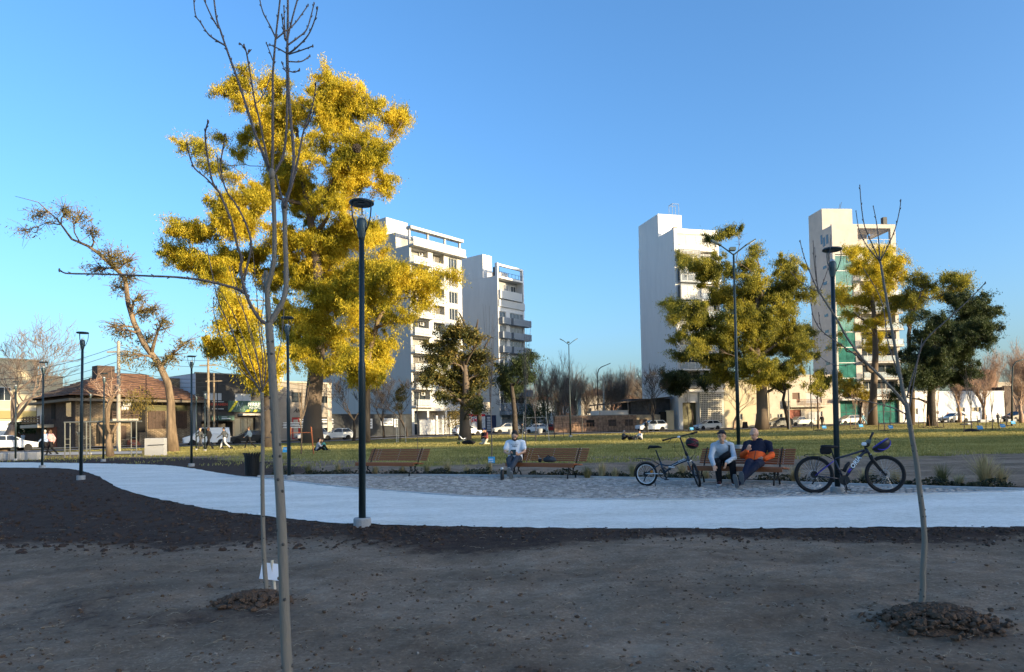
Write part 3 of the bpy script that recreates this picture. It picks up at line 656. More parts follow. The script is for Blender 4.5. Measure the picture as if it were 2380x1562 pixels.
text('Ah', .75, TA, m_dark, Matrix.Translation(((o3[0] + o3[1]) / 2, -.02, o3[3] + .65)) @ FRONT, shear=.5, bold=.015)
MB().bb(-.05, .35, -.12, -.002, 0, 7.7).build('pilaster', m_beige, TA); MB().bb(Lt - .7, Lt, -.12, -.002, 0, 7.7).build('pilaster', m_beige, TA); MB().bb(0, Lt, -.2, .3, 7.6, 7.8).build('coping', m_beige, TA)
MB().lathe([(.7, 7.8), (.75, 8.2), (.75, 9.6), (.3, 9.9)], 14, (2.2, 3, 0)).build('water_tank', m_frame, TA)

# --- brick house on the corner
Pc = Vector((-45.2, 71.6, 0))
HO = bld('brick_house', 'brick corner house with hipped tiled roof, balconies and a broad brick chimney', Pc, u1)
m_bl = brick_mat('pale split brick', (.20, .145, .09), (.30, .225, .145), (.07, .055, .04), .4, .14, .022)
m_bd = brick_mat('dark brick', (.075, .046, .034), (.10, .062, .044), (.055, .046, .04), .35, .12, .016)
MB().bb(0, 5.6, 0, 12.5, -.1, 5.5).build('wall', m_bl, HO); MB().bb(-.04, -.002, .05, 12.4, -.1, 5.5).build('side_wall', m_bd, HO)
MB().bb(5.6, 12.8, .8, 12.5, -.1, 4.9).build('wall', m_bl, HO)
ov = .9; zr, ze = 8.5, 5.5; rf = MB()
A_, B_, C_, D_ = (-ov, -ov, ze), (13.6, -ov, ze - .35), (13.6, 13.2, ze - .35), (-ov, 13.2, ze); E_, F_ = (5.2, 6, zr), (9.2, 6, zr)
nrow = 13
def slope(a, b, c, d):            # tile courses as steps, a-b eaves, d-c top
    a, b, c, d = map(Vector, (a, b, c, d))
    for i in range(nrow):
        f0, f1 = i / nrow, (i + 1) / nrow; up = Vector((0, 0, .10))
        p0, p1, q0, q1 = a.lerp(d, f0), b.lerp(c, f0), a.lerp(d, f1), b.lerp(c, f1)
        rf.quad(p0 + up, p1 + up, q1, q0); rf.quad(p0, p1, p1 + up, p0 + up)
slope(A_, B_, F_, E_); slope(B_, C_, F_, F_); slope(C_, D_, E_, F_); slope(D_, A_, E_, E_)
roof = rf.build('roof', m_tile, HO)
MB().bb(-ov, 13.6, -ov, 13.2, ze - .62, ze - .36).build('eaves', mat('fascia', (.16, .13, .095), .8), HO)
MB().bb(3.5, 5.3, 4.2, 5.8, 6.2, 9.1).build('chimney', m_bd, roof); MB().bb(11.3, 12.6, 4, 5, 5.6, 8.0).build('chimney', m_bl, roof)
h_ = lambda a, b_, c, d: rect(Pc, u1, (350 + a / 3.124) / 1.721, (1400 + b_ / 3.124) / 1.721, (350 + c / 3.124) / 1.721, (1400 + d / 3.124) / 1.721)
m_void = mat('dark recess', (.012, .011, .010), .9)  # near-black colour stands in for the shade inside openings
for nm, r_, mt in (('recess_shade', (270, 600, 370, 860), m_void), ('recess_shade', (540, 660, 722, 1150), m_void), ('porch_shade', (108, 930, 330, 1170), m_void), ('shutter', (795, 760, 1010, 985), m_wood), ('shutter', (1115, 760, 1284, 980), m_wood), ('door', (415, 945, 485, 1110), m_wood), ('wall_band', (0, 855, 580, 895), mat('brown band', (.13, .11, .075), .85)), ('wall_band', (725, 690, 1290, 755), mat('olive band', (.11, .105, .05), .85)), ('balcony_window', (425, 620, 515, 745), m_frame)):
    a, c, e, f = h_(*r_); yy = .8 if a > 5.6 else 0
    panel(HO, nm, a, c, max(e, 0), f, mt, yy - .06, yy - .002 if mt is not m_void else yy - .002)  # recess and porch are flat panels, their shade painted as black
    if nm == 'shutter':
        for i in range(5): panel(HO, 'louvre', a + (c - a) * (i + .1) / 5, a + (c - a) * (i + .9) / 5, e + .1, f - .1, m_wood, yy - .09, yy - .061)
a, c, e, f = h_(265, 740, 585, 895); MB().bb(a, c, -1.1, -.07, e, e + .3).build('balcony_slab', m_beige, HO)
b = MB()
for i in range(3): b.bb(a, c, -1.12, -1.06, e + .38 + i * .28, e + .54 + i * .28)
for i in range(7): x = a + (c - a) * i / 6; b.bb(x - .06, x + .06, -1.05, -.95, e + .3, e + 1.15)
b.build('balcony_rail', m_wood, HO)
b = MB()
for i in range(3): b.bb(-1.5, -1.44, 6.5, 12.4, 2.75 + i * .28, 2.92 + i * .28)
for i in range(6): b.bb(-1.42, -1.32, 6.6 + i * 1.1, 6.7 + i * 1.1, 2.6, 3.55)
b.build('balcony_rail', m_wood, HO); MB().bb(-1.6, -.05, 6.4, 12.5, 2.25, 2.6).build('balcony_slab', m_beige, HO)
for y in (2.0, 7.0): window(MB().bb(0, .01, 0, .01, 0, .01).build('window_bay', m_beige, HO), 0, 1, 0, 1) if False else None
for y0, y1, z0, z1, mt in ((1.0, 2.5, 3.3, 5.0, m_glass), (6.0, 7.2, 3.2, 5.0, m_void), (10, 12, 2.7, 5.0, m_frame), (5.5, 8.5, .1, 2.3, mat('red door paint', (.14, .02, .015), .6)), (9, 12.2, .1, 2.2, m_void)):
    o = MB().bb(-.09, -.042, y0, y1, z0, z1).build('window' if z0 > 1 else 'door', mt, HO)
    if z0 > 1: MB().bb(-.14, -.042, y0 - .1, y1 + .1, z0 - .12, z0).build('sill', m_bd, o)
aircon(HO, h_(440, 585, 490, 650)[0] + .3, 4.4, -.1)
b = MB()
for i in range(4): b.bb(h_(480, 0, 590, 10)[0], h_(480, 0, 600, 10)[1], -.3 - .3 * (4 - i), -.3 - .3 * (3 - i), 0, .2 + .17 * i)
b.build('steps', mat('red brick steps', (.30, .10, .06), .85, var=.3), HO)
MB().bb(h_(620, 0, 700, 10)[0], h_(620, 0, 720, 10)[1], -.6, .7, 0, 1.5).build('planter', m_bl, HO)

# --- cream buildings at the far left
Pk = gp(88, 104); Pk.z = 0
for (P_, w_, h_2, lab) in ((Pk - u1 * 30, 30, 12.6, 'tall cream building lit by the sun at the far left edge'), (gp(146, 113) - u1 * 9, 9, 10.6, 'lower cream building stepping down behind the brick house roof')):
    t = bld('cream_building', lab, P_, u1); wall(t, 'wall', w_, h_2, 12, [], m_cream)
    MB().bb(-.1, w_ + .1, -.12, .3, h_2, h_2 + .25).build('coping', m_cream, t)
    if w_ > 20:
        MB().bb(0, w_, -.06, -.002, 5.2, 5.5).build('string_course', m_beige, t); aircon(t, 24.6, 3.0, -.05); panel(t, 'fascia', 20, 30, 4.0, 5.1, mat('olive board', (.28, .23, .1), .8), -.3, -.07); panel(t, 'shop_front', 20, 29, .1, 3.6, m_whiteb, -.05, -.002)
        for a in (21, 25): window(t, a, a + 1.6, 6.6, 8.6, -.01)

# --- right-hand street
Pw0 = P3 + u3 * tx(P3, u3, 1288); Lw = tx(Pw0, u3, 1480)
WL = bld('brick_wall', 'long weathered brick boundary wall on the far corner lot', Pw0, u3, 'wall')
m_old = brick_mat('old brick', (.24, .13, .08), (.32, .2, .12), (.2, .16, .12), .27, .09, .012, var=.5)
MB().bb(0, Lw, 0, .28, -.1, 2.55).build('wall', m_old, WL); MB().bb(-.03, Lw + .03, -.04, .32, 2.55, 2.66).build('coping', mat('weathered cement', (.27, .24, .2), .9, var=.3, vs=2), WL)
for x in (5.2, 8.8, 11.6, 14): MB().bb(x, x + 1.3, -.03, -.002, .9, 1.9).build('painted_patch', m_void if x < 6 else mat('dark patch', (.07, .05, .04), .9, var=.5), WL)
b = MB()
for i in range(int(Lw * 2.2)): b.bb(.2 + i * .45, .24 + i * .45, -1.3, -1.27, 0, 1.5)
b.bb(.2, Lw, -1.3, -1.27, .1, .14).bb(.2, Lw, -1.3, -1.27, 1.4, 1.44); b.build('mesh_fence', mat('thin rusty wire', (.12, .07, .05), .8), WL)
Pr = Pw0 + u3 * (Lw + .05); Lr = tx(Pr, u3, 1574)
SK = bld('lean_to_shed', 'grey lean-to shed with open cream door beside the third tower', Pr, u3, 'shed')
a0, a1 = tx(Pr, u3, 1538), tx(Pr, u3, 1553)
MB().bb(0, a0, .4, .7, -.1, 2.6).build('front_wall', mat('tan cement', (.32, .26, .18), .9, var=.3, vs=2), SK); MB().bb(0, Lr, 2.2, 6, -.1, 5.2).build('wall', mat('dark grey cement', (.075, .075, .08), .9, var=.4, vs=1.5), SK)
MB().side([(-5.5, 4.2), (Lr, 5.3), (Lr, 5.5), (-5.5, 4.4)], 1.2, 6.3).build('roof', mat('rusty sheet', (.12, .09, .07), .8, var=.5, vs=2), SK)
panel(SK, 'doorway', a0, a1, 0, 3.0, m_void, .5, .9); MB().bb(a1, Lr - .3, .4, .8, -.1, 3.2).build('door_leaf', m_cream, SK)
MB().bb(-5.4, -.3, 2.3, 6, -.1, 3.4).build('back_shed', m_offw, SK)

T3 = bld('apartment_tower', 'pale tower with blank shaded side wall and dark bay windows, behind the right-hand eucalyptus', P3, Vector((math.cos(R(15)), math.sin(R(15)), 0)))
uT3 = Vector((math.cos(R(15)), math.sin(R(15)), 0)); L3 = tx(P3, uT3, 1683)
ops = [(.5, L3 - .4, 29.6, 31.6)]; F3 = [6.9 + 2.8 * k for k in range(8)]
for zf in F3: ops += [(4.6, L3 - .2, zf + .1, zf + 2.4, .9)]
for zf in F3[:4]: ops += [(.5, 4.0, zf + .1, zf + 2.4, .8)]
ops += [(.7, 3.4, .05, 4.4, .8)]
m_t3 = mat('tower render', (.70, .68, .65), .8, var=.05, vs=.8, stretch=(1, 1, .2))
wall(T3, 'wall', L3, 32.4, 13.0, ops, m_t3)
window(T3, .51, L3 - .41, 29.61, 31.59, nx=4, nz=1)
for i, zf in enumerate(F3):
    window(T3, 4.61, L3 - .21, zf + .11, zf + 2.39, .88, nx=3); rail(T3, 4.5, L3, zf + .05, -.55, 1.0, .55); MB().bb(4.4, L3 + .1, -.6, -.002, zf - .2, zf + .05).build('balcony_slab', m_t3, T3)
    if i < 4: window(T3, .51, 3.99, zf + .11, zf + 2.39, .78, nx=3); rail(T3, .3, 4.1, zf + .05, -.55, 1.0, .55); MB().bb(.2, 4.2, -.6, -.002, zf - .2, zf + .05).build('balcony_slab', m_t3, T3)
    else:
        bw = MB().bb(.5, 4.2, -.8, -.002, zf - .15, zf + .05).bb(.5, 4.2, -.8, -.002, zf + 2.2, zf + 2.4).bb(4.0, 4.2, -.8, -.002, zf + .05, zf + 2.2).bb(.5, .7, -.8, -.002, zf + .05, zf + 2.2).build('bay_window', m_greyb, T3)
        window(bw, .71, 3.99, zf + .06, zf + 2.19, -.7, nx=3, nz=2); MB().bb(.42, .5, -.7, -.1, zf + .2, zf + 2.1).build('side_pane', m_glass, bw)
MB().bb(.1, 4.5, 5.5, 13.003, 32.42, 36.4).build('stair_house', m_t3, T3)
b = MB()
for x in (3.2, 4.4):
    for y in (6.2, 7.4): b.bb(x - .025, x + .025, y - .025, y + .025, 36.4, 38.6)
b.bb(3.2, 4.4, 6.16, 6.24, 38.5, 38.56).bb(3.2, 4.4, 7.36, 7.44, 38.5, 38.56).bb(3.16, 3.24, 6.2, 7.4, 38.5, 38.56); b.build('roof_ladder', m_greyb, T3)
MB().bb(1.6, 2.3, 3, 3.7, 32.4, 33.5).build('chimney', m_wood, T3)
m_lat = mat('lattice block', (.50, .47, .40), .85, var=.1, vs=2)
MB().bb(3.6, L3 - .02, -.25, -.002, .05, 6.0).build('lattice_screen', m_lat, T3)
b = MB()
for i in range(int((L3 - 3.9) / .3)):
    for j in range(18): b.bb(3.75 + i * .3, 3.92 + i * .3, -.262, -.251, .4 + j * .3, .57 + j * .3)
tag(b.build('lattice_holes', m_void, T3), kind='stuff')
panel(T3, 'garage_door', .7, 3.4, .05, 4.4, mat('olive door', (.14, .13, .07), .6), .7, .8)
MB().bb(-.02, L3, -.4, -.002, 6.0, 6.5).build('canopy', m_t3, T3)

def house(label, px0, px1, H, mt, feats, name='house', base=None, dep=10, off=.0):
    P_ = P3 + u3 * tx(P3, u3, px0) - nn3 * off; L_ = tx(P_, u3, px1); t = bld(name, label, P_, u3)
    ops = []; fs = []
    for nm, r_, mt_ in feats:
        a, c, e, f = rect(P_, u3, *r_); a, c = max(a, .1), min(c, L_ - .1); e = max(e, .04)
        fs.append((nm, a, c, e, f, mt_)); ops.append((a, c, e, f, .25))
    wall(t, 'wall', L_, H, dep, ops, mt)
    for nm, a, c, e, f, mt_ in fs:
        if nm == 'window': window(t, a + .01, c - .01, e + .01, f - .01, .22, nx=2, gm_=mt_)
        else: panel(t, nm, a + .01, c - .01, e + .01, f - .01, mt_, .16, .22)
    MB().bb(-.02, L_ + .02, -.12, .35, H, H + .18).build('coping', mt, t)
    return t, P_, L_
z8 = lambda a, b_, c, d: ((2850 + a / 3.124) / 1.721, (1450 + b_ / 3.124) / 1.721, (2850 + c / 3.124) / 1.721, (1450 + d / 3.124) / 1.721)
zr_ = lambda a, b_, c, d: ((3300 + a / 3.905) / 1.721, (1450 + b_ / 3.905) / 1.721, (3300 + c / 3.905) / 1.721, (1450 + d / 3.905) / 1.721)
m_red = mat('rust red garage', (.20, .045, .02), .6, var=.2, vs=2); m_curg = mat('net curtain', (.38, .38, .38), .8)
t, P_, L_ = house('cream house with stone clad ground floor left of the big eucalyptus trunk', 1685.5, 1788, 7.6, m_cream, [('window', z8(330, 640, 380, 715), m_glass), ('gate', z8(515, 640, 562, 735), m_beige), ('doorway', z8(700, 635, 740, 715), m_void)])
MB().bb(1.2, L_ - .5, -.12, -.002, 0, 3.0).build('stone_cladding', mat('rubble stone', (.40, .30, .16), .9, c2=(.22, .16, .1), var=.5, vs=2.5, bump=.8, bs=6), t) if False else None
t2, P_, L_ = house('beige house of two storeys with railed balcony and rust red garage door', 1790, 1940, 8.4, m_beige, [('window', z8(690, 640, 740, 700), m_glass), ('window', z8(815, 640, 880, 700), m_glass), ('garage_door', z8(932, 590, 1112, 735), m_red), ('window', z8(1205, 612, 1380, 712), m_curg), ('shutter', z8(1010, 378, 1102, 500), mat('brown shutter', (.12, .07, .045), .7)), ('window', z8(1185, 374, 1376, 505), m_curg)], dep=11)
a, c, e, f = rect(P_, u3, *z8(925, 450, 1420, 540)); MB().bb(a, c, -1.2, -.002, e - .25, e + .02).build('balcony_slab', m_beige, t2)
b = MB()
for i in range(26): x = a + 1.2 + (c - a - 1.2) * i / 25; b.bb(x - .02, x + .02, -1.17, -1.13, e + .02, e + 1.0)
b.bb(a + 1.2, c, -1.18, -1.12, e + 1.0, e + 1.06); b.build('balcony_rail', mat('rust rail', (.14, .05, .03), .6), t2); MB().bb(a, a + 1.2, -1.18, -1.1, e + .02, e + 1.06).build('parapet', m_beige, t2)

P4 = gp(1949, 117); P4.z = 0; u4 = Vector((math.cos(R(5)), math.sin(R(5)), 0))
T4 = bld('apartment_tower', 'beige tower with tall green glass strip and open rooftop frame, at the right', P4, u4); L4 = tx(P4, u4, 2098)
m_t4 = mat('sandy render', (.45, .415, .375), .85, var=.09, vs=.8)
ops = [(.4, 3.5, 5.2, 29.0, .15)]; F4 = [4.9 + 2.8 * k for k in range(9)]
for zf in F4: ops += [(4.6, L4 - .6, zf + .1, zf + 2.4, 1.0)]
ops += [(.4, 4.2, .05, 4.0, .5), (4.7, 6.4, .05, 3.6, .6), (7.0, L4 - .5, .05, 4.0, .5)]
wall(T4, 'wall', L4, 30.0, 7.5, ops, m_t4)
for k, zf in enumerate(F4):
    for j in range(2): MB().bb(.42 + j * 1.54, 1.92 + j * 1.54, .05, .12, 5.25 + k * 2.62, 7.8 + k * 2.62).build('pane', m_green, T4)
    window(T4, 4.61, L4 - .61, zf + .11, zf + 2.39, .98, nx=4); rail(T4, 4.4, L4 + .1, zf + .02, -.85, 1.0, .8, mt=m_t4); MB().bb(4.3, L4 + .2, -.9, -.002, zf - .25, zf + .02).build('balcony_slab', m_t4, T4)
for k in range(10): MB().bb(.41, 3.49, -.01, .05, 5.2 + k * 2.62 - .06, 5.2 + k * 2.62 + .06).build('mullion', m_frame, T4)
for a, c in ((.41, 4.19), (7.01, L4 - .51)): window(T4, a, c, .06, 3.99, .45, fm=m_dark, gm_=m_green, nx=3, nz=2)
panel(T4, 'door', 4.71, 6.39, .06, 3.59, m_dark, .5, .6); MB().bb(-.1, L4 + .3, -1.6, -.002, 4.02, 4.5).build('canopy', m_white, T4)
for z in [7.5 + 2.8 * k for k in range(8)]:
    o = MB().bb(-.03, -.002, 2.0, 3.2, z, z + .5).build('slit_window', m_glass, T4)
b = MB().bb(0, 4.6, .003, .4, 30.0, 34.2).bb(L4 - .9, L4, 0, .6, 30.0, 34.2).bb(4.6, L4 - .9, 0, .6, 33.5, 34.2).bb(4.6, L4 - .9, -.05, .2, 30.02, 30.7).bb(0, .4, .4, 7.5, 30.0, 34.0).bb(L4 - .4, L4, .6, 7.3, 33.5, 34.1)
b.build('roof_frame', m_t4, T4); b = MB()
for i in range(9): b.bb(4.8 + i * .7, 4.95 + i * .7, .6, 4.5, 33.6, 33.9)
b.build('pergola_slats', m_t4, T4); rail(T4, 4.6, L4 - .9, 30.7, .1, .9, glass=False)
MB().bb(.02, 5.6, 3.0, 7.503, 30.02, 37.8).build('stair_house', m_t4, T4); MB().bb(5.7, 9.2, 4.6, 7.4, 30.02, 35.6).build('penthouse', m_t4, T4)
for a in (6.2, 7.6): window(T4, a, a + .9, 33.9, 35.2, 4.58, nx=1)
for y, z in ((1.2, 31.2), (2.2, 31.0), (3.0, 31.6)): MB().bb(-.03, -.002, y, y + .6, z, z + 1.6).build('window', m_glass, T4)
MB().bb(L4 - 1.6, L4 - .9, .8, 1.5, 34.2, 35.7).build('chimney', m_dark, T4)
b = MB()
for x, y in ((5.0, 6), (5.3, 7)): b.beam((x, y, 37.8), (x + .5, y, 40), .05, .05)
b.build('aerial', m_dark, T4)
zq = lambda a, b_, c, d: ((3650 + a * .2881) / 1.721, (1400 + b_ * .2881) / 1.721, (3650 + c * .2881) / 1.721, (1400 + d * .2881) / 1.721)
house('grey and white low house between the beige tower and the long white building', 2099, 2184, 5.4, m_offw, [('window', zq(30, 810, 85, 895), m_glass), ('window', zq(300, 845, 395, 890), m_glass), ('doorway', zq(458, 800, 522, 960), mat('maroon door', (.12, .02, .02), .6))])
house('long white single-storey building with dark strip windows near the right edge', 2184.5, 2336, 5.3, m_whiteb, [('window', zq(610, 798, 735, 860), m_glass), ('window', zq(830, 794, 955, 858), m_glass)])
house('dark low building behind parked cars at the right edge', 2337, 2480, 6.2, mat('brown dim wall', (.10, .075, .06), .85, var=.3, vs=1), [])
# buildings seen through the bare trees
m_pink = mat('pinkish brick far', (.38, .22, .15), .9, var=.2, vs=.8)
for (x0, x1, Y, yt, mt, lab, nm) in ((1296, 1340, 150, 935, m_pink, 'narrow pinkish brick gable house behind the bare trees', 'far_house'), (1352, 1420, 165, 918, m_beige, 'far beige house seen through the bare trees right of the street lamp', 'far_house'), (1422, 1500, 172, 930, m_pink, 'far red brick house low behind the brown bare trees', 'far_house'), (1236, 1290, 190, 930, m_greyb, 'far grey house at the end of the diagonal street', 'far_house'), (2262, 2320, 160, 862, m_pink, 'far pinkish block above the long white building', 'far_block'), (2322, 2420, 170, 890, m_beige, 'far beige block behind the bare trees at the right edge', 'far_block')):
    p, q = gp(x0, Y), gp(x1, Y); t = thing(nm, lab, 'building', (p.x, p.y, p.z)); W_ = (q - p).length; H_ = zat((x0 + x1) / 2, yt, Y) - p.z
    n_ = max(1, int(W_ / 3)); ops = []
    for i in range(n_):
        for j in range(int(H_ / 3)): ops.append((W_ * (i + .3) / n_, W_ * (i + .7) / n_, .9 + 3 * j, 2.3 + 3 * j))
    wall(t, 'wall', W_, H_, 8, ops, mt)
    for o in ops: window(t, o[0] + .01, o[1] - .01, o[2] + .01, o[3] - .01)
    MB().side([(-.3, H_), (W_ + .3, H_), (W_ / 2, H_ + 1.6)], -.3, 8.3).build('roof', m_tile, t) if H_ < 9 else MB().bb(-.1, W_ + .1, -.1, 8, H_, H_ + .3).build('roof', mt, t)
# ------------------------------------------------------------------ trees
rng = np.random.default_rng(5)
def leaf_mesh(name, cen, L_, W_, droop=.7, seed=0):
    r = np.random.default_rng(seed); n = len(cen)
    a = r.normal(size=(n, 3)); a[:, 2] = a[:, 2] * .5 - droop * 1.6; a /= np.linalg.norm(a, axis=1, keepdims=True)
    b = np.cross(a, r.normal(size=(n, 3))); b /= np.linalg.norm(b, axis=1, keepdims=True) + 1e-9
    l = (L_ * r.uniform(.45, 1.5, n))[:, None]; w = (W_ * r.uniform(.6, 1.3, n))[:, None]
    v = np.stack([cen - a * l * .5, cen - b * w * .5 - a * l * .05, cen + a * l * .5, cen + b * w * .5 - a * l * .05], 1).reshape(-1, 3)
    return np_mesh(name, v, np.arange(4 * n).reshape(-1, 4))
def skeleton(trunk, rad, targets, seed=0, rmin=.03, wob=.12, twig=5, twl=1.0):
    """trunk: list of points with radii; targets: clump centres. Returns tubes as (points, radii)."""
    rnd = random.Random(seed); nodes = []; tubes = [(trunk, rad)]
    for i in range(len(trunk) - 1):
        for k in range(4): nodes.append((trunk[i].lerp(trunk[i + 1], k / 4), rad[i] + (rad[i + 1] - rad[i]) * k / 4, i > 0 or k > 2))
    base = trunk[-1]
    for c in sorted(targets, key=lambda c: (c - base).length):
        best, bd = None, 1e9
        for p, r, ok in nodes:
            if not ok: continue
            d = c - p; q = d.length + (2.5 * max(0, -d.z) if d.z < 0 else 0) + .35 * max(0, math.hypot(d.x, d.y) - d.z) - r * 2
            if q < bd: bd, best = q, (p, r)
        p, r0 = best; d = c - p; n = max(4, int(d.length / 1.0)); r0 = max(min(r0 * .75, .045 * d.length + .04), rmin * 1.6)
        pts, rs = [], []
        bend = Vector((rnd.gauss(0, 1), rnd.gauss(0, 1), rnd.gauss(0, .5))) * (d.length * wob)
        for i in range(n + 1):
            t = i / n; q = p + d * t + Vector((0, 0, 1)) * (math.sin(t * math.pi) * d.length * .09) + bend * math.sin(t * math.pi) * (1 - t * .3)
            if 0 < i < n: q += Vector((rnd.gauss(0, 1), rnd.gauss(0, 1), rnd.gauss(0, 1))) * (.02 * d.length + .03)
            pts.append(q); rs.append(r0 + (rmin - r0) * t ** .8)
        tubes.append((pts, rs)); nodes += [(q, r, True) for q, r in list(zip(pts, rs))[1:]]
        for k in range(twig):
            i = rnd.randrange(max(1, n // 2), n + 1); s_ = pts[i]; l = twl * rnd.uniform(.6, 1.5)
            dv = (d.normalized() + Vector((rnd.gauss(0, .7), rnd.gauss(0, .7), rnd.gauss(0.1, .6)))).normalized()
            m = s_ + dv * l * .5 + Vector((rnd.gauss(0, .1), rnd.gauss(0, .1), rnd.gauss(0, .1))) * l; e = s_ + dv * l + Vector((0, 0, -.1 * l))
            tubes.append(([s_, m, e], [rs[i] * .6 + .004, rs[i] * .35 + .004, .006]))
    return tubes
def tubes_obj(name, tubes, mt, parent, n=6, thin=4):
    b = MB()
    for p, r in tubes: b.tube(p, r, n if max(r) > .1 else thin)
    return b.build(name, mt, parent, True)
def local(pts, o): return [p - o for p in pts]
m_bark = mat('eucalyptus bark', (.22, .165, .12), .9, c2=(.10, .075, .055), var=.35, vs=1.6, bump=1, bs=7, stretch=(2.5, 2.5, .35))
m_barkp = mat('pale bark', (.10, .07, .045), .9, c2=(.24, .17, .105), var=.25, vs=1.1, bump=1, bs=9, stretch=(3, 3, .45))
m_barkd = mat('dark bark', (.065, .052, .042), .9, var=.4, vs=3, bump=.6, bs=12)
m_barkb = mat('bare twig bark', (.20, .15, .115), .9, var=.35, vs=3)
m_barkl = mat('pinkish twig bark', (.34, .23, .16), .9, var=.3, vs=3)
lf_gold = leaf_mat('golden eucalyptus leaf', (.14, .145, .014), (.54, .435, .03), (.86, .65, .062), .48, .28)
lf_olive = leaf_mat('olive eucalyptus leaf', (.055, .07, .018), (.23, .22, .03), (.60, .49, .06), .45, .24)  # dark end of the ramp imitates shade in the lower crown, scattered by noise
lf_dark = leaf_mat('dark evergreen leaf', (.018, .03, .012), (.042, .062, .02), (.085, .105, .035), .3, .4)
lf_magn = leaf_mat('leathery leaf', (.04, .052, .018), (.11, .11, .03), (.32, .23, .055), .28, .5)
lf_mix = leaf_mat('dry brown-green leaf', (.07, .065, .02), (.19, .145, .038), (.34, .24, .06), .35, .5)
lf_yel = leaf_mat('yellow leaf', (.16, .14, .02), (.36, .28, .03), (.5, .38, .06), .35, .4)

def leafy(name, label, cat, base, Y, trunk_px, trunk_r, clumps, lm, bm, seed, dens=1.0, L_=.34, W_=.09, droop=.7, cl=.8, group=None, twig=4, hang=.5, zvar=.5, bridge=.75):
    t = thing(name, label, cat, base, 0, group); o = Vector(base); rnd = np.random.default_rng(seed); pr = random.Random(seed)
    trunk = [Vector((0, 0, -.1))] + [at(x, y, Y + (dy[0] if dy else 0)) - o for x, y, *dy in trunk_px]
    cs, allp = [], []; cl3 = []
    for c in clumps:
        x, y, rx, ry = c[:4]; s = F_PX / Y; dY = c[4] if len(c) > 4 else pr.uniform(-1, 1) * 26 / s * 1.6 * zvar * 4
        cl3.append((at(x, y, Y + dY) - o, rx / s, ry / s))
    add = []
    for k, (p, a, b_) in enumerate(cl3):           # smaller sprays bridging neighbouring clumps
        for p2, a2, b2 in sorted(cl3[:k] + cl3[k + 1:], key=lambda q: (q[0] - p).length)[:2]:
            if pr.random() < bridge: f = pr.uniform(.35, .65); add.append((p.lerp(p2, f) + Vector((pr.gauss(0, .3), pr.gauss(0, .3), pr.gauss(0, .3))), (a + a2) * .33, (b_ + b2) * .30))
    for k, (p, a, b_) in enumerate(cl3 + add):
        if k < len(cl3): cs.append(p)
        area = math.pi * a * b_; n = int(400 * dens * area * (.09 * .34) / (L_ * W_)); dep = (a + b_) * .6
        m = max(7, int(area * 2.0)); sub = rnd.normal(size=(m, 3)); sub /= np.linalg.norm(sub, axis=1, keepdims=True); sub *= (rnd.uniform(.05, 1.12, (m, 1)) ** .6) * np.array([a, dep, b_])
        wgt = rnd.uniform(.15, 1, m) ** 1.5; kk = rnd.choice(m, n, p=wgt / wgt.sum()); ax = rnd.normal(size=(m, 3)); ax[:, 2] = ax[:, 2] * .5 - .35; ax /= np.linalg.norm(ax, axis=1, keepdims=True)
        szz = rnd.uniform(.6, 1.5, m) * cl; al = rnd.normal(0, 1, n); pos = sub[kk] + ax[kk] * (al * szz[kk] * .62)[:, None] + rnd.normal(size=(n, 3)) * (szz[kk] * .26)[:, None]
        pos[:, 2] -= np.abs(rnd.normal(size=n)) * hang * cl * .45
        allp.append(pos + np.array(p))
    tubes_obj('trunk', skeleton(trunk, trunk_r, cs, seed, twig=twig), bm, t, 10, 4)
    me = leaf_mesh('crown', np.concatenate(allp), L_, W_, droop, seed); link('crown', me, lm, t)
    return t
def cv(zs, k, ox, oy): return [(z[0] / k + ox, z[1] / k + oy, z[2] / k, z[3] / k) + tuple(z[4:]) for z in zs]

up = cv([(560, 500, 90, 55), (690, 450, 85, 70), (860, 510, 120, 90), (960, 620, 120, 100), (760, 640, 110, 90), (1170, 490, 150, 80), (1300, 540, 110, 100), (1250, 680, 160, 120), (1520, 690, 110, 70), (1570, 650, 70, 45), (1400, 850, 160, 110), (1480, 1050, 80, 85), (1250, 930, 140, 140), (1140, 620, 90, 80),
         (350, 815, 105, 38), (460, 840, 50, 40), (540, 960, 60, 45), (700, 800, 60, 80), (860, 800, 120, 110), (930, 1010, 150, 110), (700, 1140, 130, 80), (560, 1160, 100, 70), (1050, 1150, 110, 120), (1200, 1150, 120, 90), (320, 1280, 100, 55), (470, 1320, 130, 65), (610, 1270, 110, 70),
         (250, 1420, 80, 45), (370, 1490, 150, 65), (560, 1480, 130, 75), (1250, 1330, 120, 110), (1100, 1380, 140, 110), (900, 1370, 110, 100), (1420, 1330, 80, 80)], 2.444, 290.5, 0)
lo = [(90, 80, 120, 65), (250, 130, 150, 100), (330, 60, 120, 70), (310, 270, 90, 80), (760, 130, 150, 120), (900, 120, 150, 120), (850, 300, 170, 120), (980, 220, 130, 110), (730, 420, 130, 100), (760, 600, 100, 110), (900, 480, 140, 100), (680, 560, 75, 85), (880, 640, 110, 70), (600, 330, 90, 90), (560, 180, 100, 90)]
loL = [(370, 400, 110, 90), (250, 530, 90, 60), (420, 540, 110, 80), (450, 670, 100, 90), (560, 620, 90, 95), (510, 770, 70, 50), (380, 300, 100, 70), (200, 560, 50, 35)]
loR = [(1000, 360, 110, 100), (1150, 300, 110, 110), (1130, 480, 120, 120), (1180, 600, 95, 95), (1000, 620, 130, 80), (1150, 710, 85, 70), (1230, 150, 130, 100), (1340, 160, 90, 70), (1480, 150, 90, 55), (1580, 140, 60, 45), (1420, 280, 75, 50), (1270, 380, 95, 60), (1040, 720, 60, 50), (1100, 150, 90, 90)]
cvl = lambda z: cv(z, 2.444, 406.7, 581)
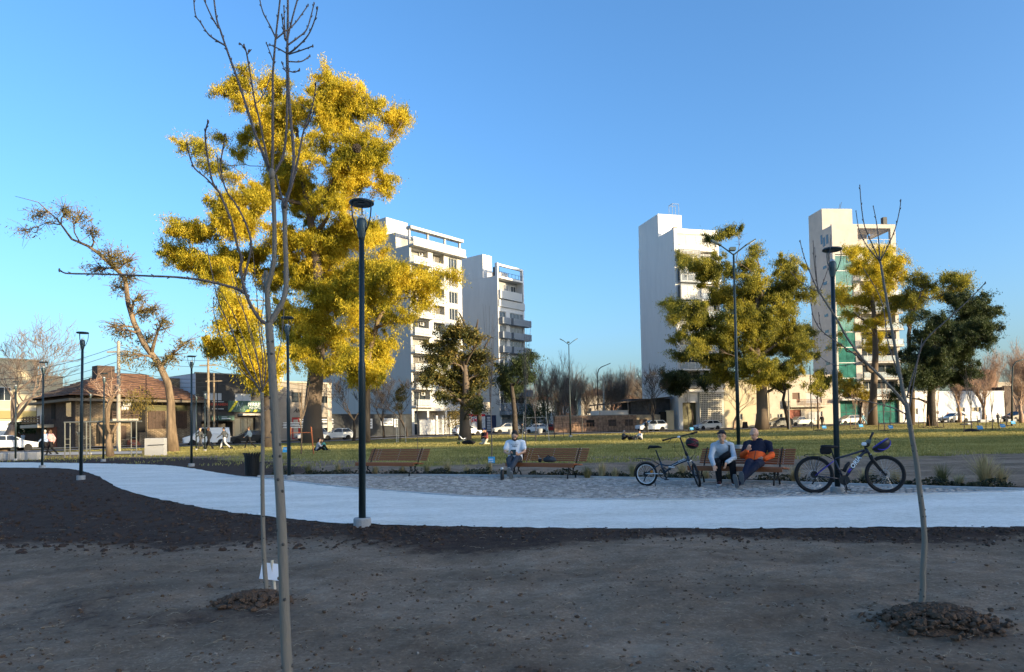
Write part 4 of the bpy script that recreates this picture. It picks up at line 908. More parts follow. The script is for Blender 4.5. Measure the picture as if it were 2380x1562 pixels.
fill = [(650, 290, 40, 38), (700, 350, 42, 42), (760, 290, 34, 38), (640, 400, 44, 38), (800, 440, 44, 40), (700, 470, 48, 44), (600, 450, 40, 32), (560, 515, 44, 30), (650, 560, 50, 40), (770, 560, 50, 45), (850, 545, 38, 40), (880, 620, 42, 40), (820, 640, 44, 40), (600, 600, 44, 34), (690, 640, 44, 40), (750, 220, 26, 24)]
YA = 73.6; bA = Gz(726, 1030); YA = bA.y
leafy('eucalyptus_tree', 'huge golden-leaved eucalyptus with massive furrowed trunk, tallest tree in the park', 'tree', bA, YA,
      [(726, 985), (728, 930), (733, 880), (738, 820), (735, 760), (745, 690), (735, 600), (720, 500), (700, 400), (690, 300)], [1.35, 1.0, .9, .86, .78, .68, .6, .5, .38, .26, .14],
      up + cvl(lo) + fill, lf_gold, m_bark, 11, 1.02, .28, .075, .9, .75, twig=9)
bL = Gz(621, 1040); leafy('eucalyptus_tree', 'eucalyptus with dark trunk just left of the huge golden one', 'tree', bL, bL.y, [(621, 990), (620, 930), (614, 880), (600, 830)], [.42, .33, .3, .24, .16], cvl(loL), lf_gold, m_barkd, 12, 1.3, .27, .075, .9, .75)
bR = Gz(851, 1030); leafy('eucalyptus_tree', 'slim pale-trunked eucalyptus leaning over the white tower, right of the nearest lamp', 'tree', bR, bR.y, [(852, 980), (853, 900), (856, 830), (880, 740), (920, 680)], [.42, .36, .33, .28, .2, .12], cvl(loR), lf_gold, m_barkp, 13, .85, .26, .07, .8, .75, twig=9)
# nest in the big tree
nb = MB(); pn = at(829, 345, YA - 7)
random.seed(4)
for i in range(150):
    a = Vector((random.gauss(0, 1), random.gauss(0, 1), random.gauss(0, 1.2))).normalized(); c = a * .3; d = a.cross(Vector((random.gauss(0, 1), random.gauss(0, 1), 1))).normalized() * .35
    nb.beam(c - d, c + d, .03, .03)
nb.ball((0, 0, 0), (.24, .24, .32)); tag(nb.build('bird_nest', m_barkd, None, loc=pn), 'dark stick nest high in the golden eucalyptus', 'nest')

# the leaning half-bare tree
bE = Gz(402, 1050); YE = bE.y
e1 = cv([(850, 620, 75, 55), (1000, 670, 70, 50), (760, 735, 75, 40), (1020, 800, 60, 50), (1080, 950, 50, 40), (930, 880, 50, 55), (1100, 1080, 60, 50), (1190, 1050, 50, 45), (940, 1230, 70, 40), (880, 1170, 40, 30), (1270, 1140, 50, 50), (1350, 1400, 60, 45), (1450, 1310, 80, 35), (1000, 1420, 55, 45), (300, 300, 55, 50), (720, 440, 55, 40), (500, 270, 50, 60), (620, 330, 60, 50), (200, 430, 60, 30), (1150, 1280, 60, 50), (1240, 1480, 50, 40)], 3.36, 0, 407)
bE_t = leafy('eucalyptus_tree', 'leaning half-bare eucalyptus with pale twisted trunk on the left', 'tree', bE, YE, [(398, 985), (397, 935), (390, 890), (368, 843), (335, 800), (311, 749), (298, 706), (291, 649), (280, 636), (232, 591), (205, 572), (167, 556), (134, 511), (89, 470), (35, 456)],
      [.46, .3, .265, .24, .22, .2, .18, .165, .15, .13, .12, .10, .08, .05, .03, .012], e1, lf_mix, m_barkp, 21, .5, .24, .06, .5, .6, twig=18, zvar=.25, bridge=.3)
mis = np.random.default_rng(3).normal(size=(700, 3)) * np.array([.5, .5, .45]) + np.array(at(322, 935, YE) - bE); link('mistletoe', leaf_mesh('mistletoe', mis, .3, .06, .9, 4), lf_mix, bE_t)['kind'] = 'stuff'

z5 = lambda z: cv(z, 2.688, 1336.4, 464.8)
z6 = lambda z: cv(z, 2.688, 1799, 464.8)
z4 = lambda z: cv(z, 2.688, 813.5, 464.8)
b1 = Gz(1771, 999)
leafy('eucalyptus_tree', 'broad olive and gold eucalyptus with thick grey trunk in front of the third tower', 'tree', b1, b1.y, [(1772, 960), (1770, 900), (1762, 860), (1755, 800), (1760, 720), (1765, 640)], [1.0, .74, .68, .62, .5, .38, .2],
      z5([(1010, 200, 65, 40), (870, 230, 75, 40), (1110, 330, 55, 45), (660, 350, 65, 40), (740, 400, 85, 45), (880, 390, 95, 55), (820, 470, 85, 55), (960, 470, 110, 75), (1120, 480, 95, 80), (1080, 580, 100, 75), (1300, 400, 95, 60), (1380, 450, 75, 65), (1280, 540, 100, 70), (1400, 580, 90, 60), (1230, 620, 85, 55), (600, 670, 85, 50), (680, 700, 95, 50), (760, 660, 70, 40), (600, 740, 65, 40), (820, 740, 100, 60), (950, 780, 110, 80), (900, 880, 140, 70), (760, 850, 90, 50), (660, 960, 90, 40), (1080, 720, 110, 90), (1150, 830, 130, 90), (1280, 780, 110, 70), (1350, 860, 110, 90), (1450, 820, 80, 50), (1460, 930, 70, 70), (1380, 1000, 100, 70), (1050, 1020, 120, 65), (880, 1010, 100, 60), (950, 1100, 110, 60), (1220, 1040, 110, 60), (1290, 1150, 85, 55), (1100, 650, 110, 75), (1000, 640, 100, 70), (1200, 720, 100, 75), (1180, 940, 110, 75), (1010, 930, 120, 75), (1150, 1110, 90, 50), (860, 600, 80, 50), (1330, 680, 80, 60), (780, 930, 90, 50)]),
      lf_olive, m_bark, 31, 1.15, .28, .075, .9, .75, twig=8)
b2 = Gz(1612, 998.7)
leafy('evergreen_tree', 'small dark evergreen with forked trunk before the third tower entrance', 'tree', b2, b2.y, [(1609, 960), (1602, 935), (1596, 920)], [.3, .2, .17, .12, .08], z5([(560, 1100, 55, 45), (650, 1110, 85, 45), (600, 1170, 80, 50), (720, 1140, 85, 55), (780, 1100, 60, 45), (680, 1200, 55, 35), (840, 1140, 60, 50)]), lf_dark, m_barkd, 32, 1.1, .28, .09, .7, .7)
b3 = Gz(2028, 988)
leafy('eucalyptus_tree', 'tall golden-topped eucalyptus before the beige tower', 'tree', b3, b3.y, [(2029, 930), (2032, 880), (2035, 820), (2032, 740), (2025, 670)], [.72, .5, .46, .4, .3, .22, .1],
      z6([(450, 340, 65, 45), (560, 310, 95, 45), (680, 320, 95, 45), (790, 350, 55, 45), (760, 400, 85, 45), (520, 420, 100, 55), (650, 450, 110, 60), (600, 520, 100, 50), (750, 480, 75, 45), (430, 580, 75, 45), (360, 600, 38, 26), (440, 640, 70, 40), (600, 600, 70, 45), (480, 720, 75, 45), (600, 840, 75, 45), (640, 910, 80, 55), (380, 910, 48, 26), (560, 780, 60, 40), (700, 690, 65, 60), (620, 380, 90, 55), (690, 560, 80, 55), (540, 650, 70, 50), (650, 770, 70, 50)]), lf_gold, m_bark, 33, .7, .27, .075, .8, .7, twig=9)
b3 = Gz(2119, 988)
leafy('eucalyptus_tree', 'slender eucalyptus with loose crown between the beige tower and the dark tree', 'tree', b3, b3.y, [(2120, 920), (2116, 850), (2112, 780), (2120, 720)], [.42, .34, .3, .25, .18, .1],
      z6([(880, 500, 80, 45), (950, 520, 70, 45), (820, 590, 75, 50), (900, 640, 90, 50), (1000, 560, 80, 50), (850, 740, 75, 50), (780, 640, 60, 50), (1060, 500, 80, 40), (1150, 500, 75, 35), (1200, 515, 55, 35), (1090, 580, 75, 45)]), lf_olive, m_bark, 34, .75, .3, .08, .8, .8, twig=7)
b3 = Gz(2165, 990)
leafy('evergreen_tree', 'large almost black evergreen at the right with wide ragged crown', 'tree', b3, b3.y, [(2164, 920), (2168, 860), (2172, 800), (2180, 740)], [.6, .45, .4, .33, .24, .12],
      z6([(1150, 640, 120, 60), (1250, 620, 90, 50), (1280, 690, 100, 60), (1370, 700, 45, 45), (1390, 790, 36, 30), (1200, 760, 140, 70), (1050, 800, 110, 70), (950, 880, 110, 70), (1100, 900, 130, 70), (1280, 840, 110, 50), (1330, 880, 50, 40), (880, 980, 80, 70), (1050, 1020, 120, 70), (1180, 1000, 100, 50), (1250, 1080, 60, 50), (950, 1120, 90, 60), (1100, 1120, 90, 60), (800, 1060, 60, 70), (740, 1220, 45, 32), (1150, 830, 120, 75), (1040, 920, 110, 75), (1200, 910, 100, 65), (1010, 720, 90, 55), (1320, 780, 70, 55), (1000, 1060, 100, 70), (900, 1100, 80, 60)]), lf_dark, m_barkd, 35, 1.25, .26, .08, .6, .7, twig=9)
b3 = gp(1999, 96)
leafy('street_tree', 'small bright yellow street tree below the beige tower', 'tree', b3, b3.y, [(2000, 955), (2003, 935)], [.16, .12, .1, .06], z6([(480, 1150, 90, 55), (410, 1110, 60, 45), (540, 1200, 55, 50), (450, 1210, 60, 35)]), lf_yel, m_barkd, 36, .9, .26, .1, .5, .6)
b3 = gp(1901, 90)
leafy('street_tree', 'small olive tree before the beige house, left of the right-hand lamp', 'tree', b3, b3.y, [(1901, 955), (1899, 920)], [.12, .09, .07, .05], z6([(290, 1100, 60, 60), (250, 1160, 55, 50), (320, 1150, 45, 50)]), lf_olive, m_barkd, 37, .75, .26, .08, .8, .6)
b3 = gp(1836, 93)
leafy('street_tree', 'dark leaning tree close behind the thick grey eucalyptus trunk', 'tree', b3, b3.y, [(1828, 960), (1820, 930), (1826, 900)], [.32, .26, .2, .16, .1], z5([(1180, 1130, 70, 40), (1290, 1110, 80, 50), (1340, 1060, 60, 40)]), lf_olive, m_barkd, 38, .7, .28, .08, .8, .7)
b4 = Gz(1081, 1023)
leafy('magnolia_tree', 'dense round leathery-leaved tree in front of the white pergola tower', 'tree', b4, b4.y, [(1080, 985), (1080, 950), (1085, 920), (1082, 880), (1080, 840)], [.75, .55, .52, .45, .32, .2, .1],
      z4([(590, 830, 75, 36), (680, 830, 95, 45), (790, 880, 75, 45), (540, 900, 85, 45), (640, 930, 105, 60), (780, 970, 95, 60), (860, 985, 45, 36), (580, 1010, 105, 60), (720, 1040, 115, 70), (830, 1080, 65, 50), (500, 1090, 75, 40), (620, 1120, 105, 60), (740, 1150, 105, 70), (800, 1230, 75, 60), (590, 1210, 80, 45), (455, 1130, 40, 40), (690, 1240, 95, 50), (780, 1300, 60, 34)]), lf_magn, m_bark, 41, .95, .24, .12, .3, .6, twig=5, hang=.2)
b4 = gp(1198, 86)
leafy('evergreen_tree', 'dark evergreen behind the round leathery tree, before the grey balconied tower', 'tree', b4, b4.y, [(1196, 960), (1192, 920), (1188, 890)], [.4, .3, .26, .2, .12],
      z4([(950, 1050, 55, 45), (1030, 1030, 75, 45), (1120, 980, 60, 40), (1080, 1080, 70, 50), (960, 1130, 55, 50), (1010, 1190, 60, 45), (1110, 1110, 45, 45)]), lf_dark, m_barkd, 42, .85, .3, .09, .7, .8, twig=6)
dead = thing('dead_tree', 'dead bare stump limbs rising behind the round leathery tree', 'tree', gp(1120, 80)); o_ = Vector(dead.location)
b = MB(); DD = [at(1115, 1000, 80), at(1110, 900, 80), at(1101, 790, 80), at(1088, 765, 80), at(1068, 725, 80)]
for pth, r0 in (([(1115, 1000), (1112, 900), (1101, 790), (1088, 770), (1068, 728)], .3), ([(1101, 790), (1108, 760), (1111, 742)], .2), ([(1113, 850), (1130, 800), (1142, 782)], .2), ([(1125, 830), (1150, 835), (1175, 830), (1165, 845)], .1), ([(1068, 728), (1062, 722)], .05), ([(1095, 780), (1078, 760), (1072, 745)], .06)):
    b.tube([at(x, y, 80) - o_ for x, y in pth], [r0 * (1 - .7 * i / (len(pth) - 1)) for i in range(len(pth))], 7)
b.build('trunk', m_barkd, dead, True)

# bare trees: a few shapes, many individuals
def bare_mesh(seed, H, tr, lean=0, levels=4, spread=.75, fork=.28, up=.35, nb=3, rr=.62, thin=4):
    rnd = random.Random(seed); tb = []; tr_t = []
    def grow(p, d, l, r, lv):
        n = 4 if lv < 3 else 3; pts = [p]; rs = [r]; q = p; dd = d
        for i in range(n):
            dd = (dd + Vector((rnd.gauss(0, .16), rnd.gauss(0, .16), rnd.gauss(0, .1) + up * .12))).normalized(); q = q + dd * (l / n); pts.append(q); rs.append(r * (1 - (1 - rr) * (i + 1) / n))
        (tr_t if lv == 0 else tb).append((pts, rs))
        if lv >= levels: return
        k = nb + (1 if lv < 2 and rnd.random() < .5 else 0) + (2 if lv >= levels - 1 else 0)
        for j in range(k):
            i = n if j < 2 else rnd.randrange(1, n + 1)
            if lv == 0: i = n if j < 3 else n - 1
            ax = Vector((rnd.gauss(0, 1), rnd.gauss(0, 1), rnd.gauss(0, .5))); nd = (dd + ax.normalized() * spread * rnd.uniform(.6, 1.2) + Vector((0, 0, up * .5))).normalized()
            grow(pts[i], nd, l * rnd.uniform(.62, .88) * (1 if lv else (1 - fork) / fork * .42), max(rs[i] * rnd.uniform(.55, .75), .014), lv + 1)
    grow(Vector((0, 0, -.05)), Vector((lean, 0, 1)).normalized(), H * fork, tr, 0)
    a = MB(); c = MB()
    for p, r in tr_t: a.tube(p, r, 8)
    for p, r in tb: c.tube(p, r, 6 if max(r) > .06 else thin, False)
    zs = max(v[2] for v in c.v); f = H / zs
    a.v = [(x * f, y * f, z * f) for x, y, z in a.v]; c.v = [(x * f, y * f, z * f) for x, y, z in c.v]
    return a.mesh('trunk'), c.mesh('branches')
def whip_mesh(seed):
    rnd = random.Random(seed); a, c = MB(), MB(); h = 1.9
    a.tube([(rnd.gauss(0, .015) * k, rnd.gauss(0, .015) * k, h * k / 4 - .03) for k in range(5)], [.04, .036, .033, .03, .028], 7); e = Vector(a.v[-1])
    for k in range(9):
        t_ = rnd.uniform(0, 6.28); sp = rnd.uniform(.1, .55); l = rnd.uniform(1.2, 2.2); p0 = Vector((0, 0, h - rnd.uniform(0, .5))); pts = [p0 + Vector((math.cos(t_) * sp * (f ** .7) , math.sin(t_) * sp * (f ** .7), l * f)) for f in (0, .25, .5, .75, 1)]
        c.tube(pts, [.014, .012, .01, .008, .005], 5, False)
        for j in range(2):
            q = pts[rnd.randrange(1, 4)]; c.tube([q, q + Vector((rnd.gauss(0, .15), rnd.gauss(0, .15), rnd.uniform(.2, .5)))], [.007, .004], 4, False)
    return a.mesh('trunk'), c.mesh('branches')
BM = {'street': [bare_mesh(s, 8, .2, levels=5, fork=.3, spread=.8) for s in (1, 2, 3)], 'tall': [bare_mesh(s, 15, .34, levels=5, fork=.2, spread=.55, up=.55, nb=4) for s in (4, 5)], 'pollard': [bare_mesh(s, 7, .3, levels=4, fork=.34, spread=.55, up=.9, nb=4) for s in (6, 7)], 'whip': [whip_mesh(s) for s in (8, 9, 10)]}
for v_ in BM.values():
    for a, c in v_:
        for m_ in (a, c): m_.polygons.foreach_set('use_smooth', [True] * len(m_.polygons))
def bare(kind, k, p, H, label, mt, rz=0, group='bare winter street trees', sx=1.0, lean=0):
    base_h = {'street': 8, 'tall': 15, 'pollard': 7, 'whip': 4}[kind]; f = H / base_h
    t = thing('bare_tree' if kind != 'whip' else 'young_tree', label, 'tree', p, rz, group); t.scale = (f * sx, f * sx, f); t.rotation_euler[1] = lean
    for me, nm in zip(BM[kind][k % len(BM[kind])], ('trunk', 'branches')):
        me2 = me.copy(); me2.materials.clear(); me2.materials.append(mt); o = bpy.data.objects.new(nm, me2); col.objects.link(o); o.parent = t
    return t
tl = MB
# far-left big bare tree, own shape
fa, fb = bare_mesh(51, 13.0, .5, lean=.12, levels=6, fork=.2, spread=.85, nb=3)
p = Gz(8, 1049); t = thing('bare_tree', 'big bare tree with forking trunk at the left edge', 'tree', p, R(20), 'bare winter street trees')
link('trunk', fa, m_barkb, t, True); link('branches', fb, m_barkb, t, True)
# low pollarded tree with pinkish shoots
p = Gz(252, 1062); t = thing('bare_tree', 'low gnarled bare tree with pinkish shoots by the exercise bars', 'tree', p)
b = MB(); b2_ = MB(); YP = p.y; rp = random.Random(9)
K = lambda x, y, d=0: at((350 + x / 3.124) / 1.721, (1400 + y / 3.124) / 1.721, YP + d) - p
b.tube([K(285, 1345), K(275, 1240), K(265, 1130), K(290, 1050)], [.24, .21, .17, .14], 8)
lims = [[K(290, 1050), K(255, 980), K(240, 860, -.3), K(235, 760, -.3), K(265, 660), K(300, 600)], [K(290, 1050), K(330, 1000), K(360, 930, .3), K(375, 900, .3)], [K(265, 1130), K(200, 1080), K(160, 990, .2), K(130, 910, .3)], [K(255, 980), K(250, 930), K(270, 700, .3), K(330, 560, .4), K(345, 450, .4)]]
for l in lims: b.tube(l, [.11 - .06 * i / len(l) for i in range(len(l))], 6)
b.build('trunk', m_barkp, t, True)
for c in ([K(60, 430), K(130, 340), K(200, 400), K(330, 340), K(420, 420), K(390, 520), K(250, 470), K(100, 500), K(40, 540), K(460, 500), K(300, 420), K(180, 300), K(20, 380), K(480, 600)]):
    s_ = rp.choice([lims[0][-1], lims[3][-1], lims[3][-2], lims[0][-2]]); c = c + Vector((0, rp.uniform(-.8, .8), 0))
    m_ = s_.lerp(c, .5) + Vector((rp.gauss(0, .1), rp.gauss(0, .1), rp.gauss(0, .1))); b2_.tube([s_, m_, c], [.04, .028, .012], 5)
    for k in range(6):
        q = m_.lerp(c, rp.random()); e = q + Vector((rp.gauss(0, .35), rp.gauss(0, .35), rp.gauss(.12, .28))); b2_.tube([q, q.lerp(e, .5) + Vector((0, 0, rp.gauss(0, .06))), e], [.014, .01, .005], 4)
b2_.build('branches', m_barkl, t, True)
for x, Y, H, k, mt, lab in ((822, 80, 8.5, 0, m_barkd, 'bare street tree against the taupe building, beside the nearest lamp'), (893, 95, 8, 1, m_barkd, 'bare street tree leaning before the black poster wall'), (945, 93, 9, 2, m_barkd, 'bare street tree at the corner of the white pergola tower'), (1200, 114, 9, 0, m_barkd, 'bare street tree before the grey balconied tower'), (1512, 99, 10, 1, m_barkd, 'dark bare tree beside the parked white car at the brick wall'), (1706, 104, 8, 2, m_barkl, 'pinkish bare tree before the cream house'), (2005, 103, 5, 1, m_barkl, 'low brownish bare shrub tree beside the silver hatchback')):
    bare('street', k, gp(x, Y), H, lab, mt, x * 1.3, sx=1.0)
for x, Y, H, k, lab in ((1262, 128, 14.5, 0, 'tall bare tree right of the grey balconied tower'), (1318, 132, 16, 1, 'tallest bare tree behind the far twin-arm lamp'), (1296, 150, 13, 1, 'bare tree behind the concrete pole on the far corner'), (1362, 140, 12, 0, 'bare tree over the left end of the brick wall'), (1410, 132, 12, 1, 'bare tree behind the curved street lamp'), (1448, 128, 12.5, 0, 'bare tree over the middle of the brick wall'), (1482, 134, 13.5, 1, 'bare tree over the right end of the brick wall'), (1340, 124, 11, 0, 'brown bare tree right of the far twin-arm lamp'), (1386, 150, 14, 1, 'pale bare tree far behind the curved street lamp'), (1430, 150, 14, 0, 'pale bare tree far behind the brick wall'), (1500, 142, 13, 0, 'bare tree behind the lean-to shed'), (1245, 150, 13, 1, 'far bare tree at the end of the diagonal street'), (2300, 128, 14, 0, 'bare tree above the long white building'), (2352, 122, 15, 1, 'bare tree at the right edge'), (2392, 118, 13, 0, 'bare tree cut off by the right edge'), (2262, 136, 13, 1, 'bare tree behind the dark evergreen')):
    bare('tall', k, gp(x, Y), H, lab, m_barkb if x < 2000 else m_barkl, x)
for x, Y, H, k, lab in ((2230, 103, 7.5, 0, 'pollarded bare tree behind the silver sedan'), (2288, 102, 7.5, 1, 'pollarded bare tree before the long white building'), (2374, 92, 7, 0, 'pollarded tree with golden shoots at the right edge')):
    bare('pollard', k, gp(x, Y), H, lab, m_barkl, x, 'pollarded trees')
# young trees, many with stakes and blue cards
m_stake = mat('timber stake', (.28, .15, .08), .8, var=.3, vs=5); m_stakep = mat('pale stake', (.55, .47, .36), .8, var=.2, vs=5)
m_card = mat('blue card', (.05, .34, .62), .5); m_tie = mat('white tie', (.75, .75, .75), .6); m_mound = mat('dark dug soil', (.035, .026, .02), .95, var=.4, vs=12, bump=.8, bs=14)
def stakes(p, label, sep, h, mt, n=2):
    t = thing('tree_stakes', label, 'stakes', p, 0, 'stakes beside young trees')
    for i in range(n):
        a = math.pi * i * 2 / n; x, y = sep * math.cos(a), sep * math.sin(a)
        MB().tube([(x * 1.25, y * 1.25, -.05), (x, y, h)], .035, 6).build('stake', mt, t)
    if n == 2: MB().beam((-sep, 0, h * .8), (sep, 0, h * .8), .02, .03).build('tie', mt, t)
def card(p, label, w=.32, h=.24, z=.3, mt=None, tilt=R(-25), rz=0):
    t = thing('tree_sign', label, 'sign', p, rz, 'blue tree cards')
    b = MB().box((0, 0, z + h / 2), (w, .012, h), M=Matrix.Rotation(tilt, 3, 'X')); c = b.build('card', mt or m_card, t)
    MB().beam((0, .03, -.03), (0, .03, z + h * .6), .03, .015).build('stake', m_stakep, t)
    if not mt:
        for q in (.62, .3): MB().box((-.02, -.012, z + h * q), (w * .7, .004, h * .1), M=Matrix.Rotation(tilt, 3, 'X')).build('printed_line', m_tie, c)
def mound(p, label, r=.6, h=.18, n=26):
    rm = random.Random(p.x); b = MB(); rs = []
    for k in range(5):
        q = k / 4; rs.append([Vector((math.cos(a) * r * (1 - q) * (1 + .2 * rm.gauss(0, 1)) + .001, math.sin(a) * r * (1 - q) * (1 + .2 * rm.gauss(0, 1)), h * (1 - (1 - q) ** 2) + rm.gauss(0, .015))) for a in [2 * math.pi * i / 14 for i in range(14)]])
    b.rings(rs, True, False); tag(b.build('soil_mound', m_mound, None, True, loc=(p.x, p.y, p.z - .02)), label, 'mound', 'mounds round young trees')
lay = [((1904, 1000.5), 1, 'before the beige house'), ((1989, 997), 1, 'before the silver hatchback'), ((2056, 1001), 1, 'right of the tall golden-topped eucalyptus'), ((2148, 994), 0, 'just left of the dark evergreen trunk'), ((2180, 994), 0, 'just right of the dark evergreen trunk'), ((2258, 1004), 1, 'on a tall mound before the long white building'), ((2307, 999), 1, 'second from the right edge'), ((2339, 990), 1, 'nearest the right edge'), ((1600, 1003), 1, 'before the third tower entrance'), ((1700, 1012), 0, 'behind the twin-arm lamp')]
for i, (q, c, wh) in enumerate(lay[:9]):
    p = Gz(*q); bare('whip', i, p, 4.6 + (i % 3) * .6, 'young bare tree on the lawn ' + wh, m_barkl if i != 8 else m_barkd, i * 1.7, 'young trees on the right-hand lawn')
    stakes(p, 'timber stakes of the young tree ' + wh, .55, 1.5, m_stake if i % 2 else m_barkd); mound(p, 'low dug mound of the young tree ' + wh, .9 if i == 5 else .7, .32 if i == 5 else .12)
    if c: card(p + Vector((.28 if i != 6 else .5, -.75, 0)), 'small blue card by the young tree ' + wh, .5, .36, .22)
p = Gz(700, 1057); bare('whip', 1, p, 4.2, 'young bare tree between two orange stakes left of the huge trunk', m_barkp, .4, 'young trees in the park'); stakes(p, 'orange timber stakes on the straw-coloured grass near the huge trunk', .55, 1.5, mat('orange stake', (.42, .13, .05), .8)); card(p + Vector((-.65, -.4, 0)), 'blue card between orange stakes', .42, .3, .15)
p = Gz(930, 1029); t = leafy('young_tree', 'small orange-leaved young tree held by a tripod of pale stakes', 'tree', p, p.y, [(930, 990), (930, 960)], [.04, .035, .03, .02], [(928, 925, 12, 14), (935, 905, 10, 12), (922, 945, 10, 9)], lf_mix, m_barkp, 61, .5, .2, .08, .4, .4); stakes(p, 'tripod of pale stakes round the orange-leaved young tree', .45, 2.6, m_stakep, 3)
p = Gz(1245, 1026); bare('whip', 2, p, 5.6, 'young tree with reddish stem between white stakes, right of the reading man', m_barkl, 1, 'young trees in the park'); stakes(p, 'tall white stakes round the reddish young tree', .95, 2.6, m_stakep); MB().cbox((0, 0, .16), (.5, .4, .32), .03)
p = Gz(1289, 1019); bare('whip', 0, p, 4.5, 'young tree with dark stakes left of the far twin-arm lamp', m_barkd, 2, 'young trees in the park'); stakes(p, 'dark stakes round the young tree left of the far twin-arm lamp', .8, 2.2, m_barkd)
for q, H, lab, i in (((971, 1066), 4.6, 'thin young tree behind the left bench', 0), ((1143, 1087), 5.4, 'thin tall young tree behind the blue card, left of the reading man', 1), ((1224, 1080), 4.8, 'thin young tree right behind the reading man', 2), ((1462, 1022), 4.2, 'young tree with thin stakes behind the picnic pair', 1), ((1395, 1017), 4.0, 'young tree left of the picnic pair', 0)):
    p = Gz(*q); bare('whip', i, p, H, lab, m_barkb, H, 'young trees in the park', .38)
card(Gz(1143, 1092), 'blue information card on a short stake left of the thermos', .2, .19, .2, tilt=R(-8))
# unseen trees added off to the right to shade the middle of the lawn
nth = ('first', 'second', 'third', 'fourth', 'fifth', 'sixth', 'seventh', 'eighth', 'ninth')
for row, (n_, x0, dx, y0, zc) in enumerate(((9, 38, 7.0, 40, 10.0), (7, 31, 6.0, 30, 13.4))):
  for i in range(n_):
    q = Vector((x0 + i * dx, y0 + (i % 3) * 1.2, 0)); t = thing('shade_caster_tree', 'broad unseen tree added beyond the right edge to shade the lawn, %s of the %s row' % (nth[i], ('farther', 'nearer')[row]), 'tree', q, 0, 'added shade trees beyond the right edge')
    MB().tube([(0, 0, 0), (0, 0, 3), (.2, 0, zc)], [.3, .25, .1], 7).build('trunk', m_barkd, t)
    rr_ = np.random.default_rng(70 + i + row * 20); c = rr_.normal(size=(4200, 3)); c /= np.linalg.norm(c, axis=1, keepdims=True); c *= rr_.uniform(.2, 1, (4200, 1)) ** .4 * np.array([4.4, 2.6, 3.6]); c[:, 2] += zc + (i % 3) * .3
    link('crown', leaf_mesh('crown', c, .85, .45, .2, i), lf_olive, t)
# ------------------------------------------------------------------ street furniture
m_pole = mat('dark green steel', (.018, .032, .036), .4, metal=.2, spec=.4)
m_bowl = mat('grey green casting', (.07, .10, .105), .4, metal=.3)
m_iron = mat('black iron', (.012, .013, .014), .5, metal=.3)
m_led = mat('lamp glass', (.6, .62, .62), .2)
m_blk = mat('black rubber', (.012, .012, .013), .75)
m_blkp = mat('black plastic', (.015, .015, .017), .4)
m_alu = mat('brushed aluminium', (.55, .56, .57), .3, metal=.9)
m_rough = mat('rough cast concrete', (.42, .42, .41), .9, c2=(.3, .3, .3), var=.2, vs=30, bump=.6, bs=40)
LAMP_H = 4.3
def lamp_parts(t, H=LAMP_H):
    MB().lathe([(.115, -.1), (.115, .085), (.105, .10)], 18).build('footing', m_rough, t, False)
    MB().lathe([(.047, .10), (.047, 2.1), (.044, 2.14), (.037, 2.17), (.035, H - .48)], 14).build('pole', m_pole, t, True)
    MB().lathe([(.036, H - .50), (.045, H - .47), (.066, H - .36), (.07, H - .27), (.06, H - .235), (.05, H - .225)], 16).build('bowl', m_bowl, t, True)
    d = MB().lathe([(.05, H - .225), (.045, H - .2), (.02, H - .175), (.004, H - .172)], 14).build('lens', m_led, t, True)
    for k in range(3):
        a = R(100) + k * 2 * math.pi / 3; c, s = math.cos(a), math.sin(a)
        MB().tube([(r * c, r * s, z) for r, z in ((.06, H - .40), (.095, H - .33), (.135, H - .2), (.145, H - .1), (.14, H - .02))], .009, 6).build('arm', m_pole, t, True)
    MB().lathe([(.06, H - .012), (.15, H - .03), (.165, H - .02), (.165, H), (.15, H + .012), (.05, H + .02)], 24).build('hood', m_pole, t, True)
    MB().lathe([(.05, H - .02), (.05, H - .013), (.02, H - .012)], 12).build('reflector', m_bowl, t)
lmp = [((842, 1221), 'tall green park lamp nearest the viewer, at the near edge of the white path'), ((1947, 1144), 'park lamp with the dark mountain bike leaning on it'), ((672, 1114), 'park lamp left of the left bench, on the cobbles'), ((188, 1113), 'park lamp on the dark soil inside the bend of the path at the left'), ((445, 1083), 'park lamp on the soil between the path and the leaning tree'), ((98, 1087), 'park lamp on the far side of the path, in front of the brick house door'), ((36, 1070), 'park lamp beside the concrete bench at the left edge'), ((240, 1072), 'park lamp beside the low gnarled bare tree'), ((209, 1056), 'small distant park lamp beside the exercise bars'), ((456, 1046), 'distant park lamp by the white van bonnet'), ((476, 1048), 'distant park lamp in front of the white van door')]
proto = None
for q, lab in lmp:
    p = Gz(*q)
    if proto is None: t = thing('park_lamp', lab, 'lamp', p, 0, 'green park lamps'); lamp_parts(t); proto = t
    else: t = copy_tree(proto); t['label'] = lab; t.location = p
    t.rotation_euler = (0, .011, random.random() * 2)
    if t is proto: t.rotation_euler = (0, .011, 0)
